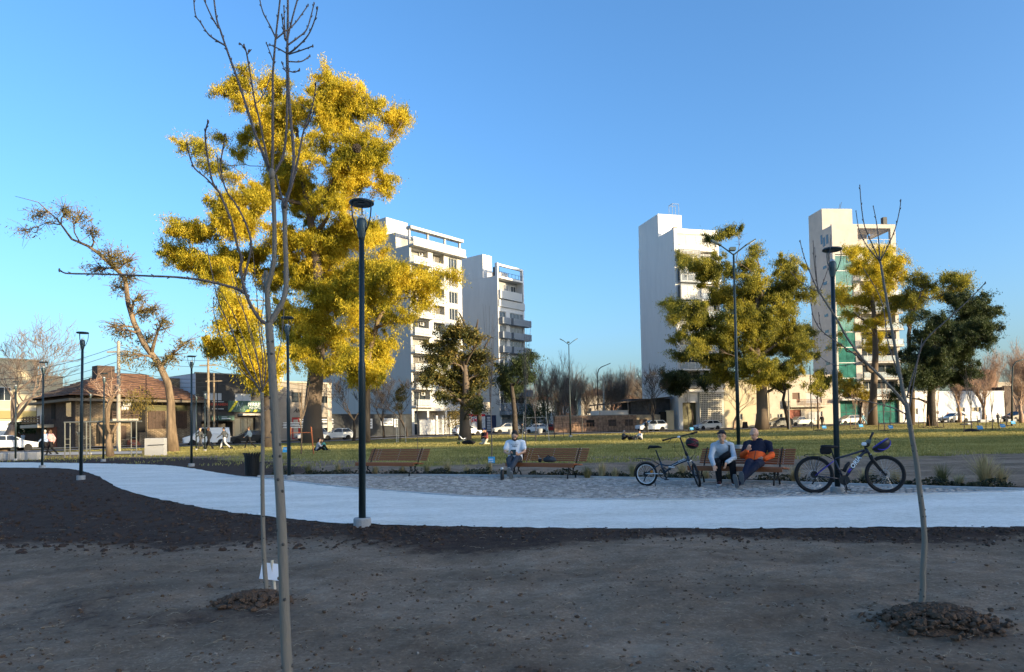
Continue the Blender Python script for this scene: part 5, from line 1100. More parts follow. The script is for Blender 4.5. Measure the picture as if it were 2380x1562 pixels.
def twin(base, top, label, arms=True):
    p = Gz(*base); H = zat(top[0], top[1], p.y) - p.z; t = thing('street_lamp', label, 'street lamp', p, 0, None, (0, .004, 0))
    MB().lathe([(.2, -.1), (.2, .22), (.18, .24)], 12).build('footing', m_rough, t); MB().lathe([(.085, .2), (.085, H * .38), (.07, H * .39), (.045, H)], 12).build('pole', m_pole, t, True)
    for s_ in (-1, 1):
        a = (0, 0, H - .05); e = Vector((s_ * .62, 0, H + .42)); MB().tube([a, e], [.035, .03], 8).build('arm', m_pole, t)
        d = Vector((s_ * .86, 0, .5)).normalized(); h = MB(); h.beam(e - d * .05, e + d * .46, .22, .06, (0, 0, 1)); hd = h.build('lamp_head', m_bowl, t)
        n = Vector((s_ * .5, 0, -.86)); MB().beam(e + d * .12 + n * .04, e + d * .42 + n * .04, .17, .015).build('led_panel', m_led, hd)
    MB().cbox((-.05, 0, H + .22), (.28, .2, .18), .03).build('control_box', m_bowl, t)
twin((1717, 1046), (1698, 590), 'tall twin-arm street lamp behind the woman and the bald man')
twin((1326, 1016), (1325, 800), 'distant twin-arm street lamp against the sky, right of the grey balconied tower')
def cobra(base, pts, label, r=.06):
    p = Gz(*base); t = thing('street_lamp', label, 'street lamp', p); P_ = [at(x, y, p.y) - p for x, y in pts]
    MB().tube([Vector((0, 0, -.1))] + P_, [r * 1.4] + [r] * (len(P_) - 1) + [r * .7], 8).build('pole', m_pole, t, True); e = P_[-1]; d = (P_[-1] - P_[-2]).normalized()
    MB().beam(e, e + d * .7, .25, .12).build('lamp_head', m_bowl, t)
cobra((1391, 1003), [(1389, 900), (1389, 868), (1392, 858), (1398, 853), (1410, 848)], 'curved single-arm street lamp above the brick wall', .08)
cobra((2352, 990), [(2352, 900), (2354, 852), (2360, 842), (2372, 837), (2384, 835)], 'curved street lamp at the right edge', .08)
# utility poles and wires
m_wpole = mat('weathered timber pole', (.30, .23, .15), .9, var=.3, vs=2); m_cpole = mat('concrete pole', (.34, .31, .26), .9, var=.15, vs=2)
upl = [((276, 1049), 793, m_cpole, .16, 'square concrete utility pole before the brick house'), ((485, 1036), 830, m_wpole, .15, 'timber utility pole before the hardware shop, left of two'), ((498, 1034), 868, m_wpole, .13, 'shorter timber utility pole right beside the taller one'), ((506, 1032), 880, m_dark, .07, 'thin dark pole before the hardware shop'), ((1274, 1004), 904, m_wpole, .2, 'timber utility pole on the far corner beside the red car'), ((1405, 1003), 872, m_cpole, .16, 'pale pole beside the curved street lamp'), ((1009, 1011), 880, m_cpole, .17, 'grey post before the pergola tower gate'), ((1095, 1013), 905, m_dark, .06, 'thin black post right of the round leathery tree'), ((1354, 1009), 945, m_dark, .06, 'thin black post before the brick wall'), ((1835, 998), 905, m_cpole, .1, 'pale pole before the beige house'), ((1887, 996), 850, m_dark, .07, 'thin dark post before the garage door'), ((340, 1040), 870, m_dark, .05, 'thin dark post before the brick house roof')]
tops = {}
for q, yt, mt, r, lab in upl:
    p = Gz(*q); H = zat(q[0], yt, p.y) - p.z; t = thing('utility_pole', lab, 'pole', p)
    MB().tube([(0, 0, -.1), (0, 0, H)], [r, r * .75], 8).build('post', mt, t); tops[q[0]] = (p, H)
    if r > .12 and H > 7: MB().bb(-.9, .9, -.06, .06, H - .9, H - .78).build('crossarm', mt, t)
wires = 0
for a, b_, hs in ((276, 485, (-.4, -1.0, -2.2, -2.6, -3.0)), (485, 498, (-.6, -1.2)),):
    (p, H), (q, K_) = tops[a], tops[b_]
    for i, h in enumerate(hs):
        s, e = p + Vector((0, .2 * (i % 3 - 1), H + h)), q + Vector((0, .2 * (i % 3 - 1), K_ + h)); b = MB().tube([s.lerp(e, k / 8) - Vector((0, 0, math.sin(math.pi * k / 8) * .35)) for k in range(9)], .018, 4)
        tag(b.build('overhead_wire', m_dark), ['topmost', 'second', 'third', 'fourth', 'lowest'][i] + ' overhead wire between the pole at the brick house and the shop' if a == 276 else ['upper', 'lower'][i] + ' short overhead wire between the two timber poles at the shop', 'wire', 'overhead wires')
(p, H) = tops[276]; (q, K_) = tops[485]
for i, (yl, h) in enumerate(((870, -.4), (884, -.9), (896, -1.6), (905, -2.2), (915, -2.8))):
    s, e = at(-30, yl, 62), p + Vector((0, 0, H + h)); b = MB().tube([s.lerp(e, k / 8) - Vector((0, 0, math.sin(math.pi * k / 8) * .5)) for k in range(9)], .018, 4); tag(b.build('overhead_wire', m_dark), ['topmost', 'second', 'third', 'fourth', 'lowest'][i] + ' overhead wire left of the concrete pole, before the cream building', 'wire', 'overhead wires')
for i, h in enumerate((-.6, -1.3, -1.9, -2.5)):
    s, e = q + Vector((0, 0, K_ + h)), at(800, 905 + 6 * i, 92); b = MB().tube([s.lerp(e, k / 8) - Vector((0, 0, math.sin(math.pi * k / 8) * .6)) for k in range(9)], .018, 4); tag(b.build('overhead_wire', m_dark), ['topmost', 'second', 'third', 'lowest'][i] + ' overhead wire right of the timber poles, along the shop front', 'wire', 'overhead wires')

# benches
m_slat = mat('varnished slat', (.42, .125, .036), .38, c2=(.25, .075, .024), var=.35, vs=7, spec=.45, bump=.15, bs=60, stretch=(.35, 6, 6), coords='obj')
SEAT_Z, BL = .37, 1.95
def make_bench(label):
    t = thing('park_bench', label, 'bench', (0, 0, 0), 0, 'wooden park benches')
    sl_me = {}
    for i in range(6):
        y = .02 + i * .072; MB().cbox((0, y, SEAT_Z - .008 * i + (.0 if i else -.006)), (BL, .062, .028), .006).build('seat_slat', m_slat, t)
    MB().cbox((0, -.022, SEAT_Z - .05), (BL - .04, .024, .075), .006).build('seat_slat', m_slat, t)
    for i in range(7):
        f = i / 6; y = .47 + .17 * f; z = SEAT_Z + .055 + .27 * f; s = MB().cbox((.08, y, z), (BL - .02, .022, .036), .005, Matrix.Rotation(R(-28), 3, 'X')).build('back_slat', m_slat, t)
        for x in (-.72, -.62, .02, .66, .76): MB().ball((x + .08, y - .017, z), .009, 6, 4).build('bolt', m_alu, s)
    for x in (-.78, .78):
        b = MB(); b.tube([(x, .0, .0), (x, .02, .1), (x, .1, .2), (x, .05, .3), (x, .02, SEAT_Z - .03)], [.02, .017, .016, .016, .018], 6)
        b.tube([(x, .42, .0), (x, .38, .12), (x, .28, .2), (x, .36, .3), (x, .42, SEAT_Z - .04), (x, .5, SEAT_Z + .1), (x, .66, SEAT_Z + .37)], [.02, .017, .016, .016, .018, .018, .014], 6)
        b.torus((x, .2, .2), .09, .011, 16, 6, Matrix.Rotation(R(90), 3, 'Z')); b.beam((x, -.02, SEAT_Z - .03), (x, .45, SEAT_Z - .065), .025, .02); b.torus((x, .06, .32), .045, .009, 12, 6, Matrix.Rotation(R(90), 3, 'Z'))
        b.build('iron_leg', m_iron, t, True)
    return t
bench0 = make_bench('empty wooden bench on the left, partly behind the nearest lamp')
def put_bench(t, lp, rp_):
    a, c = G(*lp), G(*rp_); m = (a + c) / 2; t.location = m; t.rotation_euler = (0, 0, math.atan2(c.y - a.y, c.x - a.x)); return t
put_bench(bench0, (829, 1106.5), (962, 1108.5))
bench2 = copy_tree(bench0); bench2['label'] = 'wooden bench in the middle with the reading man and a bag'; put_bench(bench2, (1177, 1110.5), (1334, 1115))
bench3 = copy_tree(bench0); bench3['label'] = 'wooden bench on the right with the woman and the bald man'; put_bench(bench3, (1615, 1125), (1803, 1131.5))
def on(bench, x, y, z):              # bench-local point in the world
    r = bench.rotation_euler[2]; c, s = math.cos(r), math.sin(r); return Vector((bench.location.x + x * c - y * s, bench.location.y + x * s + y * c, z))

# litter bin
p = G(586, 1108); t = thing('litter_bin', 'black slatted litter bin with flared top at the path edge', 'bin', p)
MB().lathe([(.14, -.02), (.14, .03), (.19, .05), (.19, .06)], 18).build('foot', m_iron, t); MB().lathe([(.16, .06), (.165, .6), (.15, .6), (.145, .08)], 18, cap=False).build('liner', m_blkp, t)
for k in range(20):
    a = 2 * math.pi * k / 20; c, s = math.cos(a), math.sin(a)
    b = MB(); rs = []
    for r, z in ((.185, .06), (.19, .3), (.195, .54), (.215, .62), (.255, .68)):
        q = Vector((r * c, r * s, z)); w = Vector((-s, c, 0)) * .019; n = Vector((c, s, 0)) * .006; rs.append([q - w - n, q + w - n, q + w + n, q - w + n])
    b.rings(rs).build('slat', m_iron, t)
MB().torus((0, 0, .5), .182, .008, 24, 6, Matrix.Rotation(R(90), 3, 'X')).build('hoop', m_iron, t); MB().torus((0, 0, .62), .2, .008, 24, 6, Matrix.Rotation(R(90), 3, 'X')).build('hoop', m_iron, t)

# concrete blocks and exercise bars
p = Gz(358, 1058.5); s_ = F_PX / p.y; t = thing('concrete_block', 'grey concrete block with a metal bar beside the leaning tree', 'block', p, R(8)); MB().cbox((0, .3, 40 / s_ / 2 - .03), (42 / s_, .55, 40 / s_ + .06), .03).build('block', m_rough, t); MB().tube([(-.3, -.06, .62), (.6, -.06, .64)], .02, 6).build('bar', m_iron, t)
p = Gz(40, 1069); s_ = F_PX / p.y; t = thing('concrete_bench', 'long low concrete bench at the left edge', 'bench', p, R(3)); MB().cbox((.0, .3, .19), (90 / s_, .6, .46), .03).build('seat_block', m_rough, t)
for i in range(4): MB().cbox((-.9 + i * .32, -.02, .2), (.24, .06, .36), .02).build('rib', m_rough, t)
pb = Gz(170, 1063.5); t = thing('exercise_frame', 'steel pull-up frame with ladder rungs at the left', 'exercise frame', pb); Yb = pb.y
Kx = lambda zx, dy=0: (at((zx / 3.124) / 1.721, 1060, Yb + dy) - pb).x
m_gal = mat('galvanised tube', (.20, .20, .17), .45, metal=.3); Hb = 82 * Yb / F_PX
for z, d in ((810, 0), (875, .6), (990, .6), (1080, -.2), (1125, .5), (1640, .6), (1705, 0)): MB().tube([(Kx(z, d), d, -.1), (Kx(z, d), d, Hb)], .034, 8).build('post', m_gal, t)
MB().tube([(Kx(800), 0, Hb), (Kx(1710), 0, Hb)], .04, 8).build('pull_up_bar', m_gal, t); MB().tube([(Kx(870), .6, Hb - .02), (Kx(1705), .6, Hb - .02)], .04, 8).build('pull_up_bar', m_gal, t)
for a, c, d0, d1 in ((810, 875, 0, .6), (1080, 1125, -.2, .5), (1640, 1705, .6, 0)):
    for i in range(3): MB().tube([(Kx(a, d0), d0, .45 + i * .32), (Kx(c, d1), d1, .45 + i * .32)], .022, 6).build('rung', m_gal, t)
b = MB()
for i in range(4): b.beam((Kx(930 + i * 25), .3, 1.35 - i * .09), (Kx(960 + i * 25), .3, 1.5 - i * .12), .04, .05)
b.beam((Kx(910), .3, 1.5), (Kx(1010), .3, 1.2), .05, .05); b.build('sit_up_bench', m_gal, t)
# hedge
p = gp(75, 84); t = thing('hedge', 'clipped green hedge left of the brick house', 'hedge', p); q = np.random.default_rng(8).uniform(-1, 1, (5000, 3)) * np.array([2.6, .7, .75]) + np.array([0, 0, 2.3]); link('foliage', leaf_mesh('foliage', q, .22, .14, .2, 3), lf_dark, t); MB().bb(-2.5, 2.5, -.5, .5, 0, 1.7).build('fence_panel', m_wood, t)
p = gp(1058, 104); t = thing('shrub', 'small yellowish shrub at the tower gate beside the round leathery tree', 'shrub', p); q = np.random.default_rng(9).normal(size=(1500, 3)) * np.array([.9, .7, 1.0]) + np.array([0, 0, 2.4]); link('foliage', leaf_mesh('foliage', q, .24, .12, .3, 5), lf_mix, t); MB().tube([(0, 0, 0), (.1, 0, 2)], .08, 6).build('stem', m_barkd, t)
p = gp(1245, 118); t = thing('shrub', 'dark bushy shrub behind the white and red parked cars', 'shrub', p); q = np.random.default_rng(10).normal(size=(4000, 3)) * np.array([1.6, 1.2, 1.3]) + np.array([0, 0, 3.2]); link('foliage', leaf_mesh('foliage', q, .26, .14, .3, 6), lf_dark, t); MB().tube([(0, 0, 0), (.1, 0, 3)], .12, 6).build('stem', m_barkd, t)

# ------------------------------------------------------------------ foreground saplings
m_sap = mat('smooth grey bark', (.30, .255, .195), .8, c2=(.17, .15, .125), var=.25, vs=16, bump=.35, bs=60, stretch=(1, 1, .3))
m_sapd = mat('young shoot bark', (.15, .12, .105), .7, var=.25, vs=20)
m_knot = mat('bark knot', (.09, .08, .07), .9, var=.3, vs=30)
def sapling(label, base, Y, trunk, r_tr, branches, seed, knots=14, group='bare saplings in the foreground'):
    t = thing('sapling', label, 'tree', base, 0, group); rnd = random.Random(seed); o = Vector(base)
    def path(px, dep, sag=1):
        pts = []
        for i, (x, y) in enumerate(px):
            pts.append(at(x, y, Y + dep * (i / max(1, len(px) - 1)) ** 1.2) - o)
        out = []
        for i in range(len(pts) - 1):
            p0, p1, p2, p3 = pts[max(i - 1, 0)], pts[i], pts[i + 1], pts[min(i + 2, len(pts) - 1)]
            for k in range(4):
                f = k / 4; out.append(.5 * ((2 * p1) + (p2 - p0) * f + (2 * p0 - 5 * p1 + 4 * p2 - p3) * f * f + (3 * p1 - p0 - 3 * p2 + p3) * f ** 3))
        out.append(pts[-1]); return out
    tp = path(trunk, 0); n = len(tp); b = MB(); rr = [r_tr[0] + (r_tr[1] - r_tr[0]) * i / (n - 1) for i in range(n)]
    rr = [r * (1 + .05 * noise.noise(p * 7)) for r, p in zip(rr, tp)]; b.tube(tp, rr, 14); tr = b.build('trunk', m_sap, t, True)
    for k in range(knots):
        i = rnd.randrange(2, n - 1); a = rnd.uniform(math.pi, 2 * math.pi); q = tp[i] + Vector((math.cos(a), math.sin(a), 0)) * rr[i] * .93; MB().ball(q, (rr[i] * .34, rr[i] * .34, rr[i] * .4), 7, 5).build('knot', m_knot, tr, True)
    for px, r0, r1, dep in branches:
        pp = path(px, dep); m = len(pp); br = [.86 * (r0 + (r1 - r0) * (i / (m - 1)) ** .8) for i in range(m)]; b = MB()
        for i in range(3, m, 4): br[i] *= 1.12                                # swollen nodes
        b.tube(pp, br, 8)
        for i in range(3, m - 1, 3):
            s_ = 1 if (i // 3) % 2 else -1; d = (pp[i + 1] - pp[i]).normalized(); sd = d.cross(Vector((0, 1, 0))).normalized() * s_; b.tube([pp[i] + sd * br[i] * .6, pp[i] + sd * (br[i] * 1.2 + .004) + d * .012], [.0035, .0018], 5)
        b.ball(pp[-1], (r1 * 1.4, r1 * 1.4, r1 * 3), 6, 5); b.build('branch', m_sap if r0 > .0112 else m_sapd, t, True)
    return t
YS = 3.45
sapling('pale bare sapling nearest the viewer, branches rising out of the top of the picture', Vector((at(669, 1580, YS).x, YS, -.03)), YS,
        [(670, 1592), (664, 1480), (658, 1300), (652, 1170), (645, 1060), (638, 950), (632, 850), (625, 752)], (.0265, .0185),
        [([(625, 756), (640, 730), (655, 705), (664, 672), (665, 622), (663, 560), (661, 478)], .0165, .0125, .05),
         ([(661, 482), (672, 445), (679, 410), (683, 368), (678, 300), (673, 245), (669, 164), (668, 100), (669, 40), (669, -30)], .0105, .006, .08),
         ([(662, 480), (680, 425), (693, 368), (704, 311), (716, 275), (724, 254), (731, 222), (734, 194)], .007, .003, -.12), ([(708, 300), (722, 278), (732, 250)], .004, .0025, -.05),
         ([(661, 482), (650, 440), (642, 412)], .006, .005, .05),
         ([(625, 750), (622, 700), (621, 670), (630, 640), (637, 600), (638, 540), (636, 470), (632, 405)], .0155, .011, -.08), ([(621, 672), (617, 655), (618, 640)], .013, .010, .02),
         ([(632, 408), (624, 390), (610, 355), (593, 311), (572, 245), (552, 184), (536, 140), (524, 106), (512, 70), (503, 41), (494, -30)], .0095, .0045, .15),
         ([(524, 106), (500, 92), (483, 78), (466, 52), (454, 33), (449, -20)], .0055, .003, .08), ([(508, 66), (490, 35), (466, -20)], .005, .003, -.1),
         ([(632, 405), (634, 340), (634, 286), (634, 220), (634, 176), (638, 120), (641, 85), (648, 25), (654, -30)], .009, .0045, -.1),
         ([(641, 88), (625, 55), (610, 25), (600, -20)], .005, .003, .1), ([(642, 90), (664, 72), (683, 57), (700, 35), (716, 12)], .0048, .003, .12),
         ([(634, 408), (648, 385), (659, 360), (665, 310), (667, 262), (667, 180), (667, 105), (680, 40), (700, -30)], .008, .0045, .2),
         ([(670, 104), (692, 88), (712, 70), (722, 40), (730, 8)], .0055, .003, .1), ([(670, 125), (690, 110), (716, 82), (732, 45), (738, 18)], .0055, .0028, -.1), ([(672, 126), (700, 117), (727, 107)], .0045, .003, -.1), ([(671, 143), (700, 143), (720, 130)], .0045, .003, .1), ([(671, 165), (685, 168), (696, 162)], .004, .003, 0), ([(668, 125), (645, 112), (627, 104)], .0045, .0028, .1), ([(667, 170), (660, 158), (655, 145)], .0035, .0025, 0), ([(634, 140), (626, 118), (619, 100)], .0035, .0025, .05),
         ([(662, 92), (658, 60), (655, 35)], .0045, .003, -.05), ([(664, 95), (661, 50), (660, 15)], .0045, .003, .05),
         ([(626, 390), (613, 330), (601, 270), (593, 241), (583, 180), (573, 123), (567, 106)], .007, .0035, -.15), ([(574, 128), (579, 120), (580, 118)], .0035, .003, 0), ([(572, 120), (566, 108), (556, 102)], .0035, .0025, 0), ([(598, 240), (615, 215), (630, 172)], .003, .002, .05),
         ([(625, 754), (607, 745), (590, 722), (576, 695), (566, 663), (559, 625), (562, 600), (552, 573), (540, 520), (524, 480), (511, 450), (495, 425), (486, 385), (479, 340), (477, 311), (480, 295), (484, 283)], .0105, .0035, -.25),
         ([(566, 655), (574, 620), (583, 580), (580, 545), (565, 505), (545, 470), (527, 445), (517, 415), (513, 385), (518, 345), (524, 314)], .0065, .003, -.2), ([(510, 448), (480, 415), (454, 393), (443, 370), (436, 345), (434, 333)], .0048, .003, -.1), ([(515, 420), (508, 390), (504, 364)], .0035, .0025, 0),
         ([(580, 690), (560, 676), (541, 668), (510, 660), (470, 651), (407, 644), (357, 642), (290, 639), (223, 637), (165, 636), (149, 634), (138, 628)], .0085, .0035, -.3)], 5, 18)
pB = G(620, 1384); YB = pB.y
sapling('thin bare sapling with white card, just left of the nearest one', pB, YB, [(621, 1392), (614, 1300), (611, 1200), (610, 1100), (611, 1000), (609, 912)], (.018, .0125),
        [([(609, 916), (590, 885), (570, 851), (552, 800), (530, 750), (509, 704), (494, 640), (480, 570)], .009, .003, .2), ([(608, 910), (590, 860), (570, 800), (545, 735), (520, 690), (497, 660)], .006, .0025, -.25), ([(609, 905), (601, 850), (585, 790), (560, 700), (540, 620)], .006, .0025, .2),
         ([(609, 905), (611, 840), (603, 770), (597, 690), (590, 610), (585, 560)], .0055, .0025, -.2), ([(610, 905), (600, 840), (580, 760), (548, 680), (533, 620)], .005, .0025, .3), ([(610, 910), (618, 850), (607, 760), (612, 700), (610, 640)], .006, .003, .1), ([(609, 960), (640, 935), (660, 915), (672, 900)], .0045, .002, .2), ([(611, 950), (640, 935), (655, 925)], .003, .002, .1), ([(610, 905), (640, 850), (655, 780), (660, 720)], .005, .0025, .3), ([(594, 890), (560, 860), (520, 800), (500, 740), (496, 700)], .005, .0025, -.1), ([(610, 1014), (626, 1018), (640, 1016)], .003, .002, 0)], 6, 10)
pC = G(2141, 1418); YC = pC.y
z6p = lambda l: [(x / 2.688 + 1799, y / 2.688 + 464.8) for x, y in l]
sapling('pale bare sapling at the right with a heap of clods at its foot', pC, YC, [(2141, 1428), (2145, 1370), (2145, 1324), (2149, 1262), (2145, 1200), (2137, 1137), (2130, 1075), (2121, 1023), (2113, 978), (2106, 936)], (.0185, .0145),
        [(z6p([(822, 1270), (800, 1170), (785, 1080), (770, 1000), (735, 800), (700, 600), (670, 420), (660, 375)]), .0145, .0075, .05), (z6p([(660, 380), (655, 270), (640, 140), (620, 40)]), .005, .0026, .1), (z6p([(658, 375), (610, 270), (565, 160), (545, 30), (536, -90)]), .005, .0026, -.1), (z6p([(655, 375), (590, 300), (535, 200), (512, 70)]), .0045, .0025, .15), (z6p([(665, 380), (720, 270), (760, 170), (785, 60), (792, 0)]), .0045, .0025, -.15), (z6p([(668, 370), (680, 320), (688, 290)]), .003, .002, 0),
         (z6p([(824, 1290), (780, 1225), (710, 1150), (640, 1080), (570, 1010), (520, 950), (450, 850), (390, 740), (330, 650), (280, 570)]), .0115, .006, -.15), (z6p([(278, 572), (240, 490), (200, 390), (175, 310), (163, 255)]), .0045, .0025, .1), (z6p([(278, 565), (262, 480), (250, 370), (244, 258)]), .0045, .0025, -.1), (z6p([(272, 545), (262, 430), (254, 300)]), .0035, .0022, 0), (z6p([(285, 570), (320, 480), (345, 380), (355, 220)]), .004, .0022, .1), (z6p([(290, 575), (240, 555), (160, 510), (105, 450)]), .0035, .002, .1),
         (z6p([(780, 1230), (660, 1090), (540, 990), (420, 905), (300, 820), (250, 740), (232, 660), (233, 620)]), .006, .0025, .1), (z6p([(300, 822), (285, 760), (278, 705)]), .003, .002, 0), (z6p([(560, 1010), (420, 1035), (350, 1020), (280, 975)]), .003, .0018, .1),
         (z6p([(812, 1200), (760, 1040), (710, 880), (695, 760), (680, 660), (640, 560), (560, 430)]), .0055, .0022, .25), (z6p([(830, 1235), (860, 1120), (895, 1010), (925, 910), (990, 830), (1080, 750), (1200, 640), (1290, 550), (1320, 517)]), .0065, .003, -.2), (z6p([(845, 1310), (870, 1160), (900, 1000), (925, 870)]), .005, .0025, .15),
         (z6p([(826, 1340), (760, 1305), (690, 1283), (600, 1262), (520, 1245), (450, 1235)]), .006, .0025, -.2), (z6p([(650, 1275), (610, 1310), (590, 1340)]), .003, .002, 0)], 8, 14)
# white card behind the thin sapling
t = thing('tree_sign', 'blank white card on a wooden stake at the foot of the thin sapling', 'sign', Vector((pB.x + .012, pB.y + .05, 0)), R(4)); MB().box((-.0, .03, .165), (.165, .008, .125), M=Matrix.Rotation(R(-14), 3, 'X') @ Matrix.Rotation(R(8), 3, 'Y')).build('card', mat('white card', (.82, .83, .88), .5), t); MB().beam((.03, .02, -.02), (.0, .045, .25), .022, .012).build('stake', m_stakep, t)

# clods, straw and stones
m_clod = mat('soil clod', (.17, .105, .065), .95, c2=(.085, .052, .033), var=.4, vs=9, bump=.7, bs=60); m_straw = mat('dry straw', (.40, .32, .22), .8, var=.3, vs=9); m_stone = mat('pale pebble', (.24, .21, .18), .9, var=.3, vs=12)
def clod(b, c, r, rnd):
    s = (r * rnd.uniform(.8, 1.3), r * rnd.uniform(.7, 1.1), r * rnd.uniform(.5, .8)); i0 = len(b.v); b.ball(c, s, 6, 4, Matrix.Rotation(rnd.uniform(0, 6), 3, 'Z') @ Matrix.Rotation(rnd.gauss(0, .4), 3, 'X'))
    for i in range(i0, len(b.v)): v = b.v[i]; b.v[i] = tuple(v[k] + (rnd.random() - .5) * r * .5 for k in range(3))
def heap(p, label, pile, seed, rx, ry, h, n):
    rnd = random.Random(seed); t = thing('soil_heap', label, 'soil heap', p); b = MB(); rs = []
    for k in range(6):
        q = k / 5; rs.append([Vector((math.cos(a) * rx * (1 - q) * (1 + .15 * rnd.gauss(0, 1)) + .001, math.sin(a) * ry * (1 - q) * (1 + .15 * rnd.gauss(0, 1)), h * (1 - (1 - q) ** 2) * .85 - .03)) for a in [2 * math.pi * i / 18 for i in range(18)]])
    b.rings(rs, True, False); b.build('mound', m_clod, t, True); c = MB(); big = []
    for i in range(n):
        a = rnd.uniform(0, 6.283); q = min(1.25, abs(rnd.gauss(0, .55))); z = h * max(0, 1 - q * q) * .85; r = rnd.choice((.007, .009, .012, .016, .027)) * rnd.uniform(.7, 1.3); pos = (math.cos(a) * rx * q, math.sin(a) * ry * q, z - .012)
        if r > .024 and len(big) < 60: big.append((pos, r))
        else: clod(c, pos, r, rnd)
    tag(c.build('clods', m_clod, t), kind='stuff')
    for pos, r in big: d = MB(); clod(d, pos, r, rnd); d.build('clod', m_clod, t)
heap(pC + Vector((-.04, -.22, 0)), 'heap of dark clods round the right-hand sapling', None, 3, .36, .27, .10, 1300)
heap(pB + Vector((-.04, -.12, 0)), 'heap of dark clods round the thin sapling', None, 4, .29, .20, .07, 1000)
rnd = random.Random(77); cb, sb, pbb = MB(), MB(), MB()
def gnd(x, y): return float(ZZ[np.searchsorted(gys, y) - 1, np.searchsorted(gxs, x) - 1])
for i in range(9000):
    y = 3.0 + 7.5 * rnd.random() ** 1.5; x = rnd.uniform(-.82, .82) * y
    if y > low_y(x) - .02: continue
    moist_ = max(0, 1 - (low_y(x) - y) / 2.2); z = gnd(x, y)
    if noise.noise(Vector((x * .8, y * .8, 2))) + moist_ * .5 < -.1 and rnd.random() < .6: pass
    elif rnd.random() < .8: clod(cb, (x, y, z), rnd.choice((.004, .005, .006, .008, .008, .011, .015)) * rnd.uniform(.6, 1.2), rnd)
    if rnd.random() < .2:
        a = rnd.uniform(0, 6.28); l = rnd.uniform(.02, .09); sb.tube([(x, y, z + .006), (x + math.cos(a) * l / 2, y + math.sin(a) * l / 2, z + .006 + rnd.random() * .015), (x + math.cos(a + .3) * l, y + math.sin(a + .3) * l, z + .008)], .0011, 3, False)
    if rnd.random() < .03: clod(pbb, (x + .03, y, z), rnd.uniform(.006, .014), rnd)
for nm, b, mt in (('soil_clods', cb, m_clod), ('straw_bits', sb, m_straw), ('pebbles', pbb, m_stone)): tag(b.build(nm, mt), {'soil_clods': 'small dark clods strewn over the bare foreground soil', 'straw_bits': 'dry straw bits scattered on the bare soil', 'pebbles': 'pale pebbles scattered on the bare soil'}[nm], {'soil_clods': 'clods', 'straw_bits': 'straw', 'pebbles': 'pebbles'}[nm], kind='stuff')
# planting bed: grass tufts and ground cover
m_tuft = leaf_mat('dry tuft blade', (.26, .20, .09), (.46, .36, .18), (.62, .5, .28), .3, 3); m_tuftg = leaf_mat('green tuft blade', (.12, .12, .045), (.22, .2, .08), (.4, .33, .16), .3, 3)
def tuft(p, label, h, n, mt, seed):
    r = np.random.default_rng(seed); t0 = r.uniform(0, 6.283, n); sp = np.abs(r.normal(0, .3, n)); hh = h * r.uniform(.5, 1.1, n); b0 = np.stack([np.cos(t0) * .06 * r.random(n), np.sin(t0) * .06 * r.random(n), np.full(n, -.02)], 1)
    dirx, diry = np.cos(t0) * sp * h, np.sin(t0) * sp * h; w = .006 + h * .004; V = []
    for k, (f, u_) in enumerate(((0, 0), (.5, .3), (1, 1))):
        c = b0 + np.stack([dirx * u_, diry * u_, hh * f * (1 - .12 * u_)], 1); s_ = np.stack([-np.sin(t0), np.cos(t0), np.zeros(n)], 1) * (w * (1 - .85 * f)); V += [c - s_, c + s_]
    V = np.stack(V, 1).reshape(-1, 3); i = np.arange(n)[:, None] * 6; Fq = np.concatenate([i + np.array([0, 1, 3, 2]), i + np.array([2, 3, 5, 4])])
    o = link('grass_tuft', np_mesh('grass_tuft', V, Fq), mt); o.location = p; tag(o, label, 'grass tuft', 'ornamental grass tufts')
tf = [((716, 1102), .35, 'left of the left bench, tall and dry'), ((786, 1099), .34, 'broad, behind the nearest lamp foot'), ((872, 1103), .3, 'under the left bench'), ((935, 1103), .28, 'under the right half of the left bench'), ((992, 1102), .32, 'just right of the left bench'), ((1040, 1101), .42, 'thin and tall, between the left bench and the blue card'), ((1085, 1103), .3, 'left of the blue card'), ((1136, 1102), .38, 'at the foot of the blue card'), ((1365, 1112), .34, 'right of the middle bench'), ((1400, 1111), .42, 'right of the middle bench, farther right of two'), ((1585, 1111), .42, 'golden, behind the folding bicycle'), ((1640, 1117), .3, 'under the right bench, left of the woman'), ((1700, 1119), .28, 'under the right bench beside the woman'), ((1849, 1124), .42, 'golden, between the right bench and the mountain bike'), ((2010, 1126), .36, 'behind the mountain bike front wheel'), ((2080, 1128), .34, 'seen through the mountain bike front wheel'), ((2190, 1127), .44, 'sparse and upright, right of the right-hand sapling'), ((2229, 1130), .26, 'small, left of the biggest one'), ((2290, 1131), .62, 'biggest and palest, at the right'), ((2328, 1128), .42, 'just right of the biggest one'), ((1472, 1113), .4, 'left of the folding bicycle'), ((1430, 1112), .3, 'low, left of the folding bicycle')]
for i, (q, h, wh) in enumerate(tf): tuft(G(*q), 'grass tuft ' + wh, h * 1.05, 420 if h > .55 else 190, m_tuft if i % 4 else m_tuftg, 100 + i)
rr_ = np.random.default_rng(31); n = 9000; x = rr_.uniform(cx_[0] + .3, cx_[-1], n); yy = np.array([curb_y(v) for v in x]) + .12 + np.abs(rr_.normal(0, .28, n)); dens_ = np.array([noise.noise(Vector((a * 1.7, b * 1.7, 0))) for a, b in zip(x, yy)]); kx = dens_ > -.12
